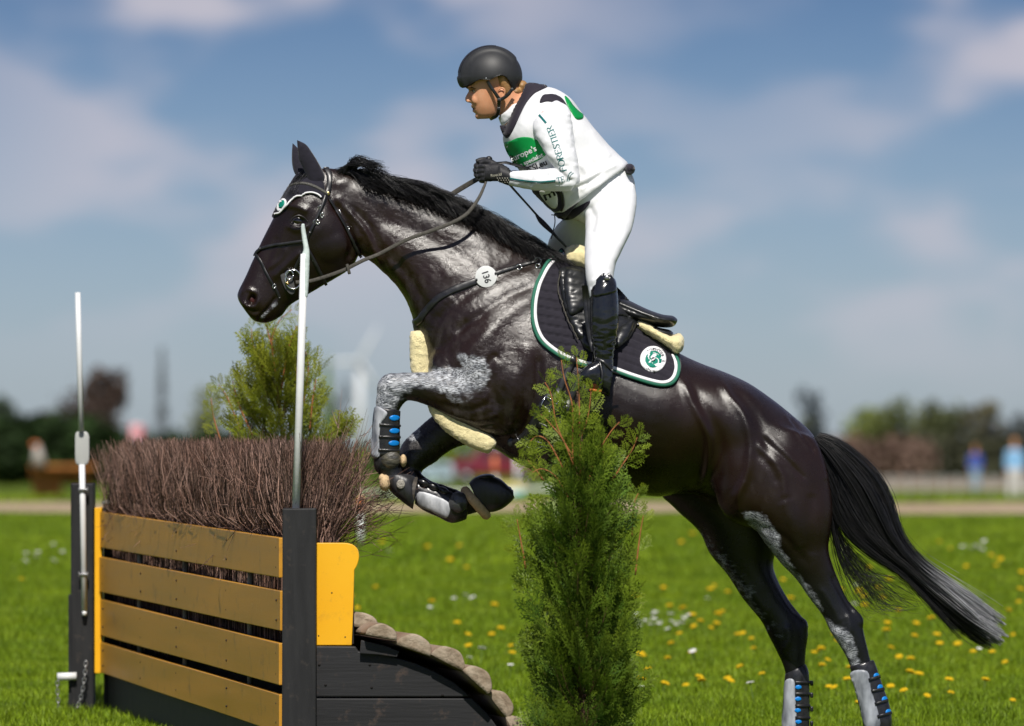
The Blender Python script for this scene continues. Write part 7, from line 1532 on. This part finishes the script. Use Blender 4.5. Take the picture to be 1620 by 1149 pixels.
for i in range(8):
    for j in range(6): F.append((i * 7 + j, i * 7 + j + 1, i * 7 + j + 8, i * 7 + j + 7))
fo = link('cloth', from_faces('cloth', V, F), mat('pink_cloth', (.62, .16, .20), .8, .2, col2=(.7, .45, .47), vscale=3), f2); sd = fo.modifiers.new('s', 'SOLIDIFY'); sd.thickness = .01
f3 = empty('start_flag', W(122, 460, 70), label='faint red flag tip above the far marker pole', cat='flag') if False else None
# people far right
def far_person(px, top, base_py, label, ctop, cleg, stance=0):
    g_ = ground_at(px, base_py); Y = g_.y; s_ = FPX / (22 + Y); root = empty('person', g_, label=label, cat='person'); H = 1.72; k = H / 7.5
    Z = lambda f: g_.z + f * H
    def L(st): # x offset, z frac, half x, half y
        V = []; F = []; n = 16
        for (x, z, rx, ry_) in st:
            for j in range(n): a = 2 * PI * j / n; V.append((g_.x + x + rx * math.cos(a), Y + ry_ * math.sin(a), Z(z)))
        for i in range(len(st) - 1):
            for j in range(n): F.append((i * n + j, i * n + (j + 1) % n, (i + 1) * n + (j + 1) % n, (i + 1) * n + j))
        F.append(tuple(range(n))[::-1]); F.append(tuple((len(st) - 1) * n + j for j in range(n))); return V, F
    sp_ = .09 + stance
    link('body', remeshed([L([(0, .86, .04, .05), (0, .88, .055, .07), (0, .92, .075, .09), (0, .97, .07, .085), (0, 1.0, .03, .04)]), L([(0, .80, .06, .06), (0, .88, .05, .055)]), L([(0, .5, .12, .09), (0, .8, .17, .10), (0, .83, .08, .07)]), L([(-.2, .42, .035, .04), (-.21, .60, .04, .04), (-.17, .80, .05, .05)]), L([(.2, .42, .035, .04), (.21, .60, .04, .04), (.17, .80, .05, .05)]), L([(-sp_, .02, .04, .06), (-sp_ * .9, .27, .055, .06), (-.08, .5, .08, .085)]), L([(sp_, .02, .04, .06), (sp_ * .9, .27, .055, .06), (.08, .5, .08, .085)])], .02, 2), bpy.data.materials['skin'], root)
    link('top', remeshed([L([(0, .48, .165, .12), (0, .62, .155, .12), (0, .78, .19, .125), (0, .825, .12, .09)]), L([(-.215, .50, .05, .055), (-.22, .62, .055, .055), (-.17, .80, .07, .07)]), L([(.215, .50, .05, .055), (.22, .62, .055, .055), (.17, .80, .07, .07)])], .02, 2), ctop, root)
    link('trousers', remeshed([L([(-sp_, .04, .062, .075), (-sp_ * .9, .27, .075, .08), (-.08, .5, .10, .11)]), L([(sp_, .04, .062, .075), (sp_ * .9, .27, .075, .08), (.08, .5, .10, .11)]), L([(0, .44, .16, .12), (0, .53, .165, .12)])], .02, 2), cleg, root)
    link('hair', mesh_of([ellipsoid(Vector((g_.x, Y + .02, Z(.965))), (.085, .095, .075))]), bpy.data.materials['mouth_inside'] if False else hairm, root)
    for sgn in (-1, 1): link('shoe', mesh_of([ellipsoid(Vector((g_.x + sgn * sp_, Y - .05, g_.z + .04)), (.05, .13, .05))]), tyre, root)
far_person(1543, 700, 777, 'person in blue top and pale jeans standing at the right rail', mat('blue_top', (.05, .09, .38), .8, .2, var=.1), mat('pale_jeans', (.22, .38, .55), .8, .2, var=.1))
far_person(1605, 700, 792, 'person in light blue shirt and white trousers at the right edge', mat('sky_blue_shirt', (.25, .48, .75), .8, .2, var=.1), mat('white_trousers', (.66, .64, .62), .8, .2, var=.05), .03)
